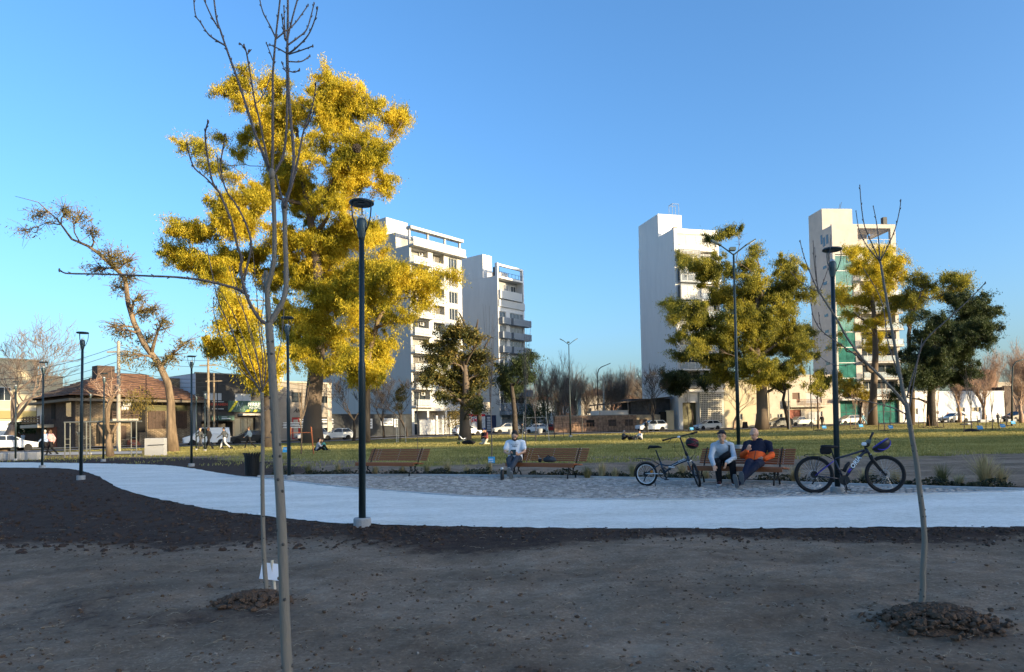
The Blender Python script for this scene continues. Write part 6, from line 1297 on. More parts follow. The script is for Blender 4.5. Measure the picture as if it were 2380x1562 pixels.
cen = np.stack([x[kx], yy[kx], rr_.uniform(0, .2, n)[kx] * np.clip(dens_[kx] + .5, .2, 1)], 1); tag(link('ground_cover', leaf_mesh('ground_cover', cen, .07, .045, 0, 5), leaf_mat('ground cover leaf', (.015, .02, .01), (.04, .045, .02), (.12, .10, .05), .2, 4)), 'low dark ground cover plants along the far kerb of the cobbles', 'ground cover', kind='stuff')
# loose soil crumbs along the path edge
b = MB()
for i in range(2600):
    k = rnd.randrange(len(low_w)); q = low_w[k] + Vector((0, -abs(rnd.gauss(0, .5)), 0))
    if q.y > 14 or abs(q.x) > q.y * .85: continue
    clod(b, (q.x + rnd.gauss(0, .1), q.y + rnd.gauss(-.02, .06), .0), rnd.choice((.008, .012, .02)), rnd)
tag(b.build('soil_crumbs', mat('dark crumb', (.07, .045, .032), .95, var=.4, vs=9)), 'dark soil crumbs spilled along the near edge of the white path', 'soil', kind='stuff')

# grass blades standing on the lawn, catching the low sun
def lawn(y0, y1, n, hgt, wid, seed):
    r = np.random.default_rng(seed); u = r.random(n); y = 1 / (1 / y0 + (1 / y1 - 1 / y0) * u); x = r.uniform(-.84, .84, n) * y
    ix = np.clip(np.searchsorted(gxs, x) - 1, 0, len(gxs) - 1); iy = np.clip(np.searchsorted(gys, y) - 1, 0, len(gys) - 1)
    g = ATT[iy, ix, 0]; z = ZZ[iy, ix]; dL = (x - P1.x) * nn1.x + (y - P1.y) * nn1.y; dR = (x - P3.x) * nn3.x + (y - P3.y) * nn3.y
    k = (r.random(n) < g ** 1.5) & (dL > 13.6) & ((dR > 13.1) | (x < 2)) & ~((x < -11) & (y > 44) & (y < 58) & (x < -.52 * y)) ; x, y, z = x[k], y[k], z[k]; n = len(x)
    a = r.uniform(0, math.pi, n); c = np.stack([x, y, z], 1); d = np.stack([np.cos(a), np.sin(a), np.zeros(n)], 1) * (wid * (y / 40) ** .6 * r.uniform(.6, 1.3, n))[:, None]; h = (hgt * r.uniform(.5, 1.3, n))[:, None]; l = np.stack([r.normal(0, .3, n), r.normal(0, .3, n), np.ones(n)], 1) * h
    v = np.stack([c - d, c + d, c + d * .4 + l, c - d * .4 + l], 1).reshape(-1, 3); return np_mesh('lawn_grass', v, np.arange(4 * n).reshape(-1, 4))
tag(link('lawn_grass', lawn(24, 96, 420000, .075, .024, 90), leaf_mat('lawn grass blade', (.20, .19, .05), (.34, .30, .09), (.50, .43, .17), .45, .3)), 'short lawn grass across the park', 'grass', kind='stuff')

# coarse crumbs over the dark soil inside the bend of the path
b = MB(); rnd = random.Random(91)
for i in range(6000):
    y = 7.5 + 17 * rnd.random(); x = -rnd.uniform(.1, .8) * y
    if y > low_y(x) - .05: continue
    clod(b, (x, y, gnd(x, y)), rnd.choice((.012, .018, .025, .04)) * rnd.uniform(.6, 1.2), rnd)
tag(b.build('soil_clods', mat('moist clod', (.055, .035, .025), .95, var=.4, vs=9)), 'coarse dark clods on the soil inside the bend of the path', 'clods', kind='stuff')
# ------------------------------------------------------------------ people
tmp_scene = bpy.data.scenes.new('workbench')
def fuse(b, vox, smooth=3):
    """one continuous surface out of overlapping closed shapes"""
    o = bpy.data.objects.new('f', b.mesh('f')); tmp_scene.collection.objects.link(o)
    m = o.modifiers.new('r', 'REMESH'); m.mode = 'VOXEL'; m.voxel_size = vox
    s = o.modifiers.new('s', 'SMOOTH'); s.iterations = smooth; s.factor = .5
    old = o.data
    with bpy.context.temp_override(scene=tmp_scene, view_layer=tmp_scene.view_layers[0]): dg = bpy.context.evaluated_depsgraph_get(); me = bpy.data.meshes.new_from_object(o.evaluated_get(dg))
    bpy.data.objects.remove(o); bpy.data.meshes.remove(old); return me
m_skin = mat('skin', (.62, .35, .22), .55, spec=.3, var=.06, vs=20, coords='obj'); m_skin2 = mat('ruddy skin', (.66, .36, .23), .5, spec=.3, var=.08, vs=20, coords='obj')
def cloth(name, c, v=.18): return mat(name, c, .85, var=v, vs=9, bump=.35, bs=26, coords='obj', spec=.2)
m_hair = mat('dark hair', (.02, .015, .012), .6, var=.3, vs=40); m_hairg = mat('grey hair', (.4, .38, .35), .7); m_hairb = mat('brown hair', (.10, .05, .025), .65); m_eye = mat('eye', (.02, .015, .012), .2); m_lip = mat('lip', (.30, .11, .09), .5)
def loft(b, secs):       # (centre, right vector, forward vector, rx, ry)
    rs = []
    for c, r, f, rx, ry in secs: rs.append([c + r * (rx * math.cos(a)) + f * (ry * math.sin(a)) for a in [2 * math.pi * k / 14 for k in range(14)]])
    b.rings(rs)
def limb(b, pts, rad, g=0):
    pts = [Vector(p) for p in pts]; b.tube(pts, [r + g for r in rad], 10)
    for p, r in zip(pts, rad): b.ball(p, (r + g) * .98, 10, 7)
def head_parts(t, H, look, skin, hair, style, s, vox, near):
    look = look.normalized(); up = Vector((0, 0, 1)); x = look.cross(up).normalized(); u = x.cross(look).normalized(); M_ = Matrix((x, -look, u)).transposed()   # face along local -y
    def T(v): return M_ @ (Vector(v) * s) + H
    b = MB(); b.ball(H + M_ @ Vector((0, .008, .02)) * s, (.077 * s, .095 * s, .105 * s), 14, 10, M_); b.ball(T((0, -.03, -.055)), (.055 * s, .06 * s, .065 * s), 12, 8, M_)
    b.tube([T((0, -.085, .015)), T((0, -.108, -.022)), T((0, -.09, -.03))], [.010 * s, .015 * s, .012 * s], 6); b.ball(T((0, -.07, -.085)), (.025 * s, .02 * s, .018 * s), 8, 6, M_)
    for e in (-1, 1): b.ball(T((e * .078, .012, -.005)), (.012 * s, .02 * s, .03 * s), 8, 6, M_)
    if near:
        b.tube([T((-.055, -.075, .032)), T((0, -.092, .03)), T((.055, -.075, .032))], .010 * s, 6)
        for e in (-1, 1):
            MB().ball(T((e * .03, -.080, .008)), (.013 * s, .008 * s, .007 * s), 8, 6, M_).build('eye', m_eye, t, True)
            MB().tube([T((e * .014, -.094, .030)), T((e * .032, -.092, .036)), T((e * .05, -.078, .029))], .0055 * s, 5).build('eyebrow', hair or m_hairg, t, True)
        MB().tube([T((-.024, -.083, -.056)), T((0, -.093, -.054)), T((.024, -.083, -.056))], .0055 * s, 6).build('mouth', m_lip, t, True)
    if hair:
        h = MB()
        if style == 'short' or style == 'tail' or style == 'beard': h.ball(T((0, .022, .042)), (.084 * s, .094 * s, .098 * s), 14, 9, M_); h.ball(T((0, .045, -.01)), (.078 * s, .065 * s, .075 * s), 12, 8, M_)
        if style == 'long': h.ball(T((0, .02, .038)), (.086 * s, .096 * s, .094 * s), 14, 9, M_); h.ball(T((0, .05, -.06)), (.088 * s, .06 * s, .13 * s), 12, 8, M_)
        if style == 'tail': h.tube([T((0, .09, .03)), T((0, .13, -.02)), T((0, .12, -.10))], [.028 * s, .032 * s, .012 * s], 8)
        link('hair', fuse(h, vox, 2), hair, t, True)
        if style == 'beard': link('beard', fuse(MB().tube([T((-.062, -.03, -.035)), T((-.045, -.07, -.07)), T((0, -.088, -.085)), T((.045, -.07, -.07)), T((.062, -.03, -.035))], .018 * s, 8).tube([T((-.03, -.09, -.04)), T((0, -.098, -.037)), T((.03, -.09, -.04))], .008 * s, 6), vox * .6, 1), hair, t, True)
    return b, T
def hand(b, w, d, side, curl=.5, s=1.0):
    """w wrist, d hand direction, side = towards the thumb"""
    d = d.normalized(); side = (side - d * side.dot(d)).normalized(); n = d.cross(side)
    loft(b, [(w, side, n, .026 * s, .018 * s), (w + d * .04 * s, side, n, .038 * s, .016 * s), (w + d * .085 * s, side, n, .040 * s, .013 * s)])
    for k, L_ in enumerate((.07, .08, .075, .058)):
        p = w + d * .08 * s + side * (.030 - k * .02) * s; a = p + d * L_ * .45 * s; c = a + (d * (1 - curl) + n * curl).normalized() * L_ * .3 * s; e = c + (d * (1 - curl * 1.6) + n * curl * 1.2).normalized() * L_ * .28 * s
        b.tube([p, a, c, e], [.0095 * s, .009 * s, .0085 * s, .007 * s], 6)
    p = w + d * .03 * s + side * .03 * s; b.tube([p, p + (d * .6 + side * .7).normalized() * .035 * s, p + (d * .95 + side * .35).normalized() * .068 * s], [.012 * s, .011 * s, .008 * s], 6)
def person(name_label, loc, rz, J, top, bottom, shoe, skin=None, hair=m_hair, style='short', vox=.03, s=1.0, look=None, near=False, sleeve=1.0, group='people in the park', curl=.5, extras=None, girth=1.0, sole_m=None, hem=0.0):
    """J: pelvis, chest, neck, head, and sh/el/wr/hip/knee/ank/toe pairs (l = -x side, r = +x side); local -y is forward"""
    t = thing('person', name_label, 'person', loc, rz, group); V = {k: Vector(v) * s for k, v in J.items()}; skin = skin or m_skin
    b, T = head_parts(t, V['head'], look or Vector((0, -1, 0)), skin, hair, style, s, min(vox, .012 if near else vox * .7), near)
    R_ = (V['shr'] - V['shl']).normalized(); Rp = (V['hipr'] - V['hipl']).normalized(); sp = (V['chest'] - V['pelvis']).normalized(); F_ = R_.cross(sp).normalized(); Fp = Rp.cross(sp).normalized()
    def torso(bb, g, low=0.0):
        P_, C_, N_ = V['pelvis'], V['chest'], V['neck']; secs = [(P_ - sp * (.06 - low) * s, Rp, Fp, .150 * s * girth + g, .105 * s * girth + g), (P_ + sp * .04 * s, Rp, Fp, .155 * s * girth + g, .115 * s * girth + g), (P_.lerp(C_, .5), (Rp + R_).normalized(), F_, .140 * s * girth + g, .108 * s * girth + g), (C_, R_, F_, .165 * s * max(1, girth * .95) + g, .118 * s + g), (C_.lerp(N_, .5), R_, F_, .150 * s + g, .10 * s + g), (C_.lerp(N_, .8), R_, F_, .085 * s + g, .07 * s + g), (N_, R_, F_, .052 * s + g * .6, .052 * s + g * .6)]
        loft(bb, secs); limb(bb, [V['shl'].lerp(N_, .35), V['shl']], [.05 * s, .058 * s], g); limb(bb, [V['shr'].lerp(N_, .35), V['shr']], [.05 * s, .058 * s], g)
    torso(b, -.012); limb(b, [V['neck'] - sp * .04 * s, V['head'] - Vector((0, 0, .06)) * s], [.05 * s, .048 * s])
    for q in 'lr':
        limb(b, [V['sh' + q], V['el' + q], V['wr' + q]], [.047 * s, .037 * s, .026 * s]); d = V['wr' + q] - V['el' + q]
        hd = J.get('hd' + q); hd = Vector(hd) if hd else d; sd = J.get('sd' + q); sd = Vector(sd) if sd else Vector((1 if q == 'l' else -1, -.3, .2)); hand(b, V['wr' + q], hd, sd, curl, s)
        limb(b, [V['hip' + q], V['knee' + q], V['ank' + q]], [.07 * s, .05 * s, .036 * s])
    link('body', fuse(b, vox * .75 if near else vox, 1 if near else 2), skin, t, True)
    g = MB(); torso(g, .016 * s, hem)
    for q in 'lr':
        if sleeve >= .99: limb(g, [V['sh' + q], V['el' + q], V['wr' + q].lerp(V['el' + q], .06)], [.06 * s, .05 * s, .04 * s], .006)
        elif sleeve > 0: limb(g, [V['sh' + q], V['sh' + q].lerp(V['el' + q], sleeve)], [.062 * s, .062 * s], .008)
    me = fuse(g, vox * .8 if near else vox, 2); tp = link('top', me, top, t, True)
    g = MB(); loft(g, [(V['pelvis'] - sp * .09 * s, Rp, Fp, .15 * s * girth, .11 * s * girth), (V['pelvis'] + sp * .05 * s, Rp, Fp, .155 * s * girth + .005, .115 * s * girth + .005), (V['pelvis'] + sp * .10 * s, Rp, Fp, .145 * s * girth, .11 * s * girth)])
    for q in 'lr': limb(g, [V['hip' + q], V['hip' + q].lerp(V['knee' + q], .5), V['knee' + q], V['knee' + q].lerp(V['ank' + q], .5), V['ank' + q]], [.092 * s, .082 * s, .066 * s, .06 * s, .05 * s], .006)
    link('trousers', fuse(g, vox * .8 if near else vox, 2), bottom, t, True)
    for q in 'lr':
        a, e = V['ank' + q], V['toe' + q]; d = (e - a); g = MB(); dn = J.get('sole' + q); dn = Vector(dn) if dn else Vector((0, 0, -1)); h0 = a + dn * .045 * s
        sd = d.cross(dn).normalized(); up_ = -dn
        fw = (d - dn * d.dot(dn)).normalized(); L_ = .25 * s; st = h0 - fw * .06 * s
        for kind, secs, mt in (('shoe', [(0, .028, .05), (.1, .036, .075), (.45, .04, .055), (.75, .044, .035), (1, .026, .022)], shoe), ('sole', None, m_tie)):
            if kind == 'shoe':
                bb = MB(); rs = []
                for f, w, h in secs: c = st + fw * L_ * f; rs.append([c - sd * w * s, c + sd * w * s, c + sd * w * .8 * s + up_ * h * .8 * s, c + up_ * h * 1.1 * s, c - sd * w * .8 * s + up_ * h * .8 * s])
                so = bb.rings(rs).build('shoe', mt, t, True)
            elif near:
                bb = MB(); rs = []
                for f, w in ((-.02, .028), (.1, .038), (.45, .042), (.75, .046), (1.02, .027)): c = st + fw * L_ * f; rs.append([c - sd * w * s + dn * .018 * s, c + sd * w * s + dn * .018 * s, c + sd * w * s + up_ * .004, c - sd * w * s + up_ * .004])
                bb.rings(rs).build('sole', sole_m or m_tie, so)
    if extras: extras(t, V, T, R_, F_, sp)
    return t, V, T
UP = Vector((0, 0, 1))
# the reading man on the middle bench
def near_person(bench, bx, label, J, turn=.25, **k):
    o = on(bench, bx, 0, 0); return person(label, o, bench.rotation_euler[2] * turn, J, vox=.016, near=True, **k)
zs = SEAT_Z
m_tee = cloth('white cotton', (.74, .76, .78), .05); m_jean = cloth('blue grey denim', (.05, .058, .072)); m_snk = mat('dark sneaker', (.03, .035, .045), .7)
J1 = dict(pelvis=(0, .30, zs + .10), chest=(0, .38, zs + .40), neck=(0, .34, zs + .56), head=(0, .27, zs + .67), shl=(-.19, .37, zs + .49), shr=(.19, .37, zs + .49), ell=(-.25, .22, zs + .27), elr=(.25, .22, zs + .27), wrl=(-.11, .04, zs + .22), wrr=(.11, .04, zs + .20), hdl=(.6, -.5, .3), hdr=(-.6, -.5, .3), sdl=(0, -.2, 1), sdr=(0, -.2, 1),
          hipl=(-.09, .26, zs + .09), hipr=(.09, .26, zs + .09), kneel=(-.10, -.12, zs + .10), kneer=(.09, -.13, zs + .10), ankl=(-.0, -.46, .10), ankr=(-.05, -.50, .17), toel=(.02, -.58, .24), toer=(-.02, -.62, .33), solel=(.05, -.75, -.66), soler=(.05, -.8, -.6))
def ex1(t, V, T, R_, F_, sp):
    b = MB().cbox((0, -.03, zs + .26), (.13, .018, .15), .004, Matrix.Rotation(R(-25), 3, 'X')).build('book', mat('dark green cover', (.02, .04, .04), .5), t)
    text('NO LO DIGAS', .03, t, m_dark, Matrix.Translation((0, .222, zs + .44)) @ Matrix.Rotation(R(84), 4, 'X'), 'shirt_print', .001); text('PVBLIC', .042, t, m_dark, Matrix.Translation((0, .224, zs + .395)) @ Matrix.Rotation(R(84), 4, 'X'), 'shirt_print', .001, bold=.001)
pr1 = near_person(bench2, -.73, 'dark-haired man in white t-shirt and jeans reading on the middle bench', J1, top=m_tee, bottom=m_jean, shoe=m_snk, hair=m_hair, style='beard', look=Vector((0, -.8, -.55)), sleeve=.62, sole_m=mat('worn sole', (.3, .3, .29), .7), extras=ex1, girth=1.12, curl=.6)
# the woman leaning forward on the right bench
J2 = dict(pelvis=(0, .30, zs + .09), chest=(0, .12, zs + .36), neck=(-.01, .03, zs + .49), head=(-.02, -.03, zs + .61), shl=(-.17, .08, zs + .42), shr=(.17, .08, zs + .42), ell=(-.25, -.06, zs + .20), elr=(.20, -.10, zs + .18), wrl=(-.22, -.24, zs + .05), wrr=(.03, -.24, zs + .10), hdl=(.1, -.5, -.85), hdr=(-.35, -.35, -.85), sdl=(1, 0, 0), sdr=(-.5, -.8, 0),
          hipl=(-.09, .26, zs + .08), hipr=(.09, .26, zs + .08), kneel=(-.13, -.14, zs + .09), kneer=(.15, -.14, zs + .09), ankl=(-.11, -.17, .085), ankr=(.17, -.17, .085), toel=(-.15, -.36, .03), toer=(.17, -.37, .03))
m_hood = cloth('pale grey hoodie', (.46, .51, .56), .08); m_blackc = cloth('black cloth', (.012, .012, .014)); m_navy = cloth('navy cloth', (.012, .016, .035)); m_orange = cloth('orange cloth', (.80, .12, .025), .1)
def ex2(t, V, T, R_, F_, sp):
    h = MB(); n = V['neck']; h.torus(n + Vector((0, .05, .0)), .085, .035, 20, 8, Matrix.Rotation(R(70), 3, 'X')); h.ball(n + Vector((0, .12, -.03)), (.10, .06, .09), 10, 7); link('hood', fuse(h, .014, 2), m_hood, t, True)
    MB().torus(T((0, -.03, .075)), .078, .012, 20, 6, Matrix.Rotation(R(75), 3, 'X')).build('sunglasses_band', m_blkp, t, True)
    for e in (-1, 1): MB().ball(T((e * .036, -.075, .088)), (.033, .016, .022), 8, 6).build('sunglass_lens', mat('purple lens', (.03, .02, .08), .15, spec=.7), t, True)
    bg_ = MB(); c = V['chest'] + Vector((.03, -.16, -.15)); bg_.cbox(c, (.24, .07, .13), .03, Matrix.Rotation(R(-32), 3, 'Y')); bo = bg_.build('bag', m_blackc, t, True)
    MB().tube([V['shr'] + Vector((-.06, .02, .075)), V['chest'] + Vector((.12, -.135, .06)), c + Vector((.08, -.02, .05))], .014, 6, flat=.5).build('strap', m_blackc, bo)
pr2 = near_person(bench3, -.20, 'woman in pale grey hoodie and black trousers leaning forward on the right bench', J2, top=m_hood, bottom=m_blackc, shoe=mat('black and red sneaker', (.05, .012, .015), .6), hair=m_hairb if False else m_hair, style='tail', look=Vector((-.28, -.95, -.12)), extras=ex2, curl=.35, girth=.96)
J3 = dict(pelvis=(.0, .22, zs + .09), chest=(.05, .40, zs + .36), neck=(.06, .43, zs + .53), head=(.0, .365, zs + .65), shl=(-.16, .38, zs + .44), shr=(.27, .40, zs + .44), ell=(-.235, .24, zs + .22), elr=(.325, .24, zs + .22), wrl=(-.13, .06, zs + .32), wrr=(.19, .09, zs + .16), hdl=(.35, -.3, .75), hdr=(-.8, .1, -.1), sdl=(1, 0, .1), sdr=(0, -.2, 1),
          hipl=(-.09, .18, zs + .08), hipr=(.10, .18, zs + .08), kneel=(-.09, -.28, zs + .09), kneer=(.06, -.30, zs + .06), ankl=(-.19, -.68, .16), ankr=(-.27, -.72, .105), toel=(-.20, -.77, .42), toer=(-.33, -.80, .36), solel=(-.1, -.95, -.25), soler=(-.35, -.9, -.2))
def ex3(t, V, T, R_, F_, sp):
    g = MB(); c0, c1 = V['pelvis'] - sp * .03, V['pelvis'].lerp(V['chest'], .58); Rp = (V['hipr'] - V['hipl']).normalized(); Fp = Rp.cross(sp).normalized()
    loft(g, [(c0, Rp, Fp, .192, .15), (c0.lerp(c1, .35), Rp, Fp, .202, .158), (c0.lerp(c1, .8), R_, F_, .19, .148), (c1, R_, F_, .182, .138)])
    for q in 'lr': limb(g, [V['el' + q].lerp(V['sh' + q], .12), V['el' + q], V['wr' + q].lerp(V['el' + q], .05)], [.056, .054, .042], .008)
    link('jacket_lower', fuse(g, .014, 2), m_orange, t, True)
    MB().tube([c0 - Fp * -.0 + (-Fp if Fp.y > 0 else Fp) * .155, c0.lerp(c1, .5) + (-Fp if Fp.y > 0 else Fp) * .163, c1 + (-Fp if Fp.y > 0 else Fp) * .143], .005, 5).build('zip', m_blkp, t)
    w = V['wrl']; MB().cbox(w + Vector((.03, -.0, .14)), (.075, .01, .15), .004, Matrix.Rotation(R(-22), 3, 'X')).build('phone', mat('black glass', (.01, .01, .012), .1, spec=.6), t)
    MB().torus(V['neck'] + Vector((0, .0, .0)), .07, .028, 18, 8, Matrix.Rotation(R(80), 3, 'X')).build('collar', m_navy, t, True)
pr3 = near_person(bench3, .42, 'bald man in navy and orange jacket stretching his legs on the right bench', J3, top=m_navy, bottom=m_navy, shoe=mat('grey shoe', (.10, .11, .115), .7), skin=m_skin2, hair=None, look=Vector((-.55, -.75, -.38)), extras=ex3, turn=.6, sole_m=mat('grey sole', (.13, .135, .14), .7), girth=1.14, curl=.55)

# distant people
def walk(ph=.25, arm=.2, lean=.03):
    f = ph; return dict(pelvis=(0, 0, .92), chest=(0, -lean, 1.24), neck=(0, -lean * 1.3, 1.42), head=(0, -lean * 1.6 - .02, 1.56), shl=(-.18, -lean, 1.36), shr=(.18, -lean, 1.36), ell=(-.22, arm * .5, 1.1), elr=(.22, -arm * .5, 1.1), wrl=(-.22, arm * .6 - .1, .88), wrr=(.22, -arm - .12, .9),
        hipl=(-.09, 0, .88), hipr=(.09, 0, .88), kneel=(-.09, -f * .8, .5), kneer=(.09, f * .3, .48), ankl=(-.09, -f * 1.2, .08), ankr=(.09, f * 1.6, .12), toel=(-.09, -f * 1.2 - .2, .03), toer=(.09, f * 1.6 - .2, .02))
def stand(): return walk(.03, .04, .01)
def sit_ground(hug=False):
    return dict(pelvis=(0, 0, .11), chest=(0, -.06, .40), neck=(0, -.10, .56), head=(0, -.13, .70), shl=(-.18, -.07, .5), shr=(.18, -.07, .5), ell=(-.24, -.2, .32), elr=(.24, -.2, .32), wrl=(-.1, -.42, .36), wrr=(.1, -.42, .36), hipl=(-.09, -.03, .1), hipr=(.09, -.03, .1), kneel=(-.15, -.42, .38), kneer=(.15, -.4, .36), ankl=(-.12, -.62, .08), ankr=(.12, -.6, .08), toel=(-.12, -.82, .04), toer=(.12, -.8, .04))
def kneel(): return dict(pelvis=(0, 0, .42), chest=(0, -.03, .74), neck=(0, -.05, .91), head=(0, -.07, 1.05), shl=(-.17, -.03, .86), shr=(.17, -.03, .86), ell=(-.2, -.08, .62), elr=(.2, -.08, .62), wrl=(-.12, -.26, .6), wrr=(.12, -.26, .6), hipl=(-.09, 0, .4), hipr=(.09, 0, .4), kneel=(-.1, -.22, .08), kneer=(.1, -.22, .08), ankl=(-.1, .18, .07), ankr=(.1, .18, .07), toel=(-.1, .3, .03), toer=(.1, .3, .03))
Lw_, Rw_, Bk_, Fr_ = R(-90), R(90), R(180), 0       # facing left, right, away, towards the viewer
C = cloth; cl = dict(grey=C('grey top', (.36, .37, .40)), dk=m_blackc, pink=C('pink top', (.52, .28, .28)), blue=C('blue white jacket', (.25, .33, .5), .5), khaki=C('khaki trousers', (.30, .24, .17)), white=C('white cloth', (.62, .61, .58)), teal=C('teal top', (.06, .22, .2)), red=C('red jacket', (.45, .03, .03)), denim=C('denim jacket', (.05, .08, .13)), lb=C('light blue sport', (.2, .38, .5)), maroon=C('wine top', (.18, .05, .05)), jeans=m_jean, cream=C('cream trousers', (.5, .44, .33)), gdk=C('charcoal top', (.06, .065, .07)), stripe=C('striped white top', (.66, .66, .64), .3))
fp = [((106, 1059), Lw_, walk(.26), 'blue', 'dk', m_hairg, 'short', 'grey-haired man in blue and white jacket walking left before the brick house'), ((119, 1058.5), Lw_, walk(.3, .25), 'pink', 'dk', m_hairb, 'long', 'woman in pink top and black leggings walking beside the grey-haired man'), ((53, 1041), Bk_, walk(.12), 'grey', 'dk', m_hair, 'short', 'person in pale grey top walking away beside the hedge'),
      ((467, 1044), Lw_, walk(.2), 'gdk', 'khaki', None, 'short', 'bald man in dark shirt and khaki trousers before the white van'), ((486, 1045.5), Lw_, walk(.22), 'dk', 'dk', m_hairb, 'long', 'brown-haired woman in dark clothes before the white van'), ((522, 1044), Lw_, walk(.3, .35), 'gdk', 'white', m_hair, 'short', 'person in black vest and white trousers pushing a scooter'), ((580, 1042), Lw_, walk(.32), 'denim', 'dk', m_hairb, 'short', 'man in dark blue jacket walking before the black car'), ((894, 1012.5), Lw_, walk(.25), 'red', 'dk', m_hair, 'short', 'person in red jacket walking before the black poster wall'), ((1008, 1006.5), Fr_, stand(), 'dk', 'dk', m_hair, 'short', 'person in black standing at the pergola tower gate'),
      ((1503, 1007), Bk_, stand(), 'dk', 'dk', m_hair, 'short', 'person in black standing beside the white car at the brick wall'), ((1911, 992.5), Bk_, walk(.12), 'dk', 'dk', m_hair, 'short', 'person in black walking before the beige house'), ((2006, 988), R(75), walk(.42, .3), 'lb', 'lb', m_hair, 'tail', 'jogger in light blue running right below the small yellow tree'), ((2106, 985.5), Rw_, walk(.22), 'pink', 'dk', m_hair, 'tail', 'walker in pink top behind the right-hand sapling'), ((2320, 985), Fr_, stand(), 'gdk', 'jeans', m_hair, 'short', 'boy in dark top standing before the long white building'), ((2204, 978), Fr_, stand(), 'red', 'dk', m_hair, 'short', 'person in red shirt in the doorway behind the silver sedan')]
for q, rz, J, a, c, h, st, lab in fp:
    p = Gz(*q) if q[1] > 980 else gp(q[0], 112); person(lab, p, rz, J, cl[a], cl[c], m_snk, hair=h, style=st, vox=.035, s=.86 if 'boy' in lab else 1.02)
sg_ = [((738, 1049), R(100), sit_ground(), 'grey', 'dk', m_hair, 'short', 'person in grey hoodie sitting on the grass near the huge trunk'), ((755, 1048), R(-70), sit_ground(), 'teal', 'dk', m_hair, 'long', 'person in teal top sitting on the grass facing the grey hoodie'), ((1448, 1023), R(60), sit_ground(), 'gdk', 'dk', m_hairg, 'short', 'person in black with pale cap sitting on the lawn, left of the picnic pair'), ((1490, 1023), R(-60), sit_ground(), 'stripe', 'jeans', m_hair, 'short', 'person in striped white top sitting on the lawn, right of the picnic pair'), ((1122, 1033), R(120), kneel(), 'dk', 'white', m_hair, 'short', 'child in black top kneeling on the sunny strip of lawn'), ((1131, 1033), R(-60), kneel(), 'maroon', 'cream', m_hair, 'long', 'long-haired woman in wine top kneeling beside the child')]
for q, rz, J, a, c, h, st, lab in sg_: person(lab, Gz(*q), rz, J, cl[a], cl[c], m_snk, hair=h, style=st, vox=.03)
Jl = dict(pelvis=(0, 0, .13), chest=(0, .33, .14), neck=(0, .50, .16), head=(0, .63, .17), shl=(-.18, .44, .14), shr=(.18, .44, .14), ell=(-.3, .25, .1), elr=(.3, .25, .1), wrl=(-.25, 0, .1), wrr=(.25, 0, .1), hipl=(-.09, -.05, .12), hipr=(.09, -.05, .12), kneel=(-.1, -.47, .14), kneer=(.1, -.47, .12), ankl=(-.1, -.87, .08), ankr=(.1, -.87, .08), toel=(-.12, -.92, .28), toer=(.12, -.92, .28), solel=(0, -1, 0), soler=(0, -1, 0))
person('person in white shirt lying on the lawn before the silver sedan', Gz(2248, 988), R(-80), Jl, cl['white'], cl['jeans'], m_snk, hair=m_hair, vox=.035, look=Vector((0, .1, 1)))
# ------------------------------------------------------------------ vehicles
m_tyre = mat('tyre', (.014, .014, .015), .8); m_rim = mat('alloy rim', (.45, .46, .47), .35, metal=.6); m_cglass = mat('car glass', (.02, .025, .03), .05, spec=.7); m_tail = mat('tail light', (.35, .01, .01), .3); m_head = mat('headlight', (.6, .62, .63), .15, spec=.6); m_plate = mat('number plate', (.6, .6, .58), .5); m_trim = mat('black trim', (.02, .02, .022), .6)
def paint(n, c): return mat(n, c, .28, spec=.5, coat=.5)
pw, ps_, pk, pg_, prd = paint('white car paint', (.72, .73, .73)), paint('silver car paint', (.48, .48, .46)), paint('black car paint', (.012, .012, .015)), paint('dark grey car paint', (.045, .05, .05)), paint('red car paint', (.28, .015, .015))
CARS = {  # length, width, lower outline (front at -x), cabin base x0,x1,zb ; roof x0,x1,zr ; wheel x, r
 'hatch': (4.0, 1.74, [(-2.0, .28), (-2.0, .62), (-1.9, .78), (-1.1, .95), (-.6, 1.0), (1.85, 1.04), (1.97, .9), (2.0, .55), (1.95, .28)], (-.95, 1.85, .97), (-.15, 1.35, 1.47), (-1.25, 1.22, .31)),
 'sedan': (4.4, 1.74, [(-2.2, .28), (-2.2, .62), (-2.1, .76), (-1.2, .93), (-.7, .98), (1.2, 1.02), (2.1, .98), (2.2, .85), (2.2, .5), (2.15, .28)], (-1.0, 1.6, .96), (-.2, .95, 1.43), (-1.35, 1.3, .31)),
 'suv': (4.4, 1.82, [(-2.2, .34), (-2.2, .8), (-2.1, .96), (-1.2, 1.1), (-.8, 1.13), (2.05, 1.16), (2.18, 1.0), (2.2, .6), (2.15, .34)], (-1.05, 2.05, 1.1), (-.3, 1.6, 1.66), (-1.35, 1.32, .35)),
 'van': (4.4, 1.82, [(-2.2, .3), (-2.2, .7), (-2.1, .88), (-1.5, 1.08), (-1.25, 1.12), (-.9, 1.2), (2.15, 1.25), (2.2, 1.1), (2.2, .3)], (-1.25, 2.18, 1.1), (-.5, 2.1, 1.82), (-1.35, 1.3, .31)),
 'pickup': (4.9, 1.78, [(-2.45, .38), (-2.45, .8), (-2.35, .95), (-1.5, 1.06), (-1.1, 1.1), (2.4, 1.1), (2.45, 1.0), (2.45, .5), (2.4, .38)], (-1.25, .75, 1.06), (-.55, .45, 1.6), (-1.55, 1.5, .35))}
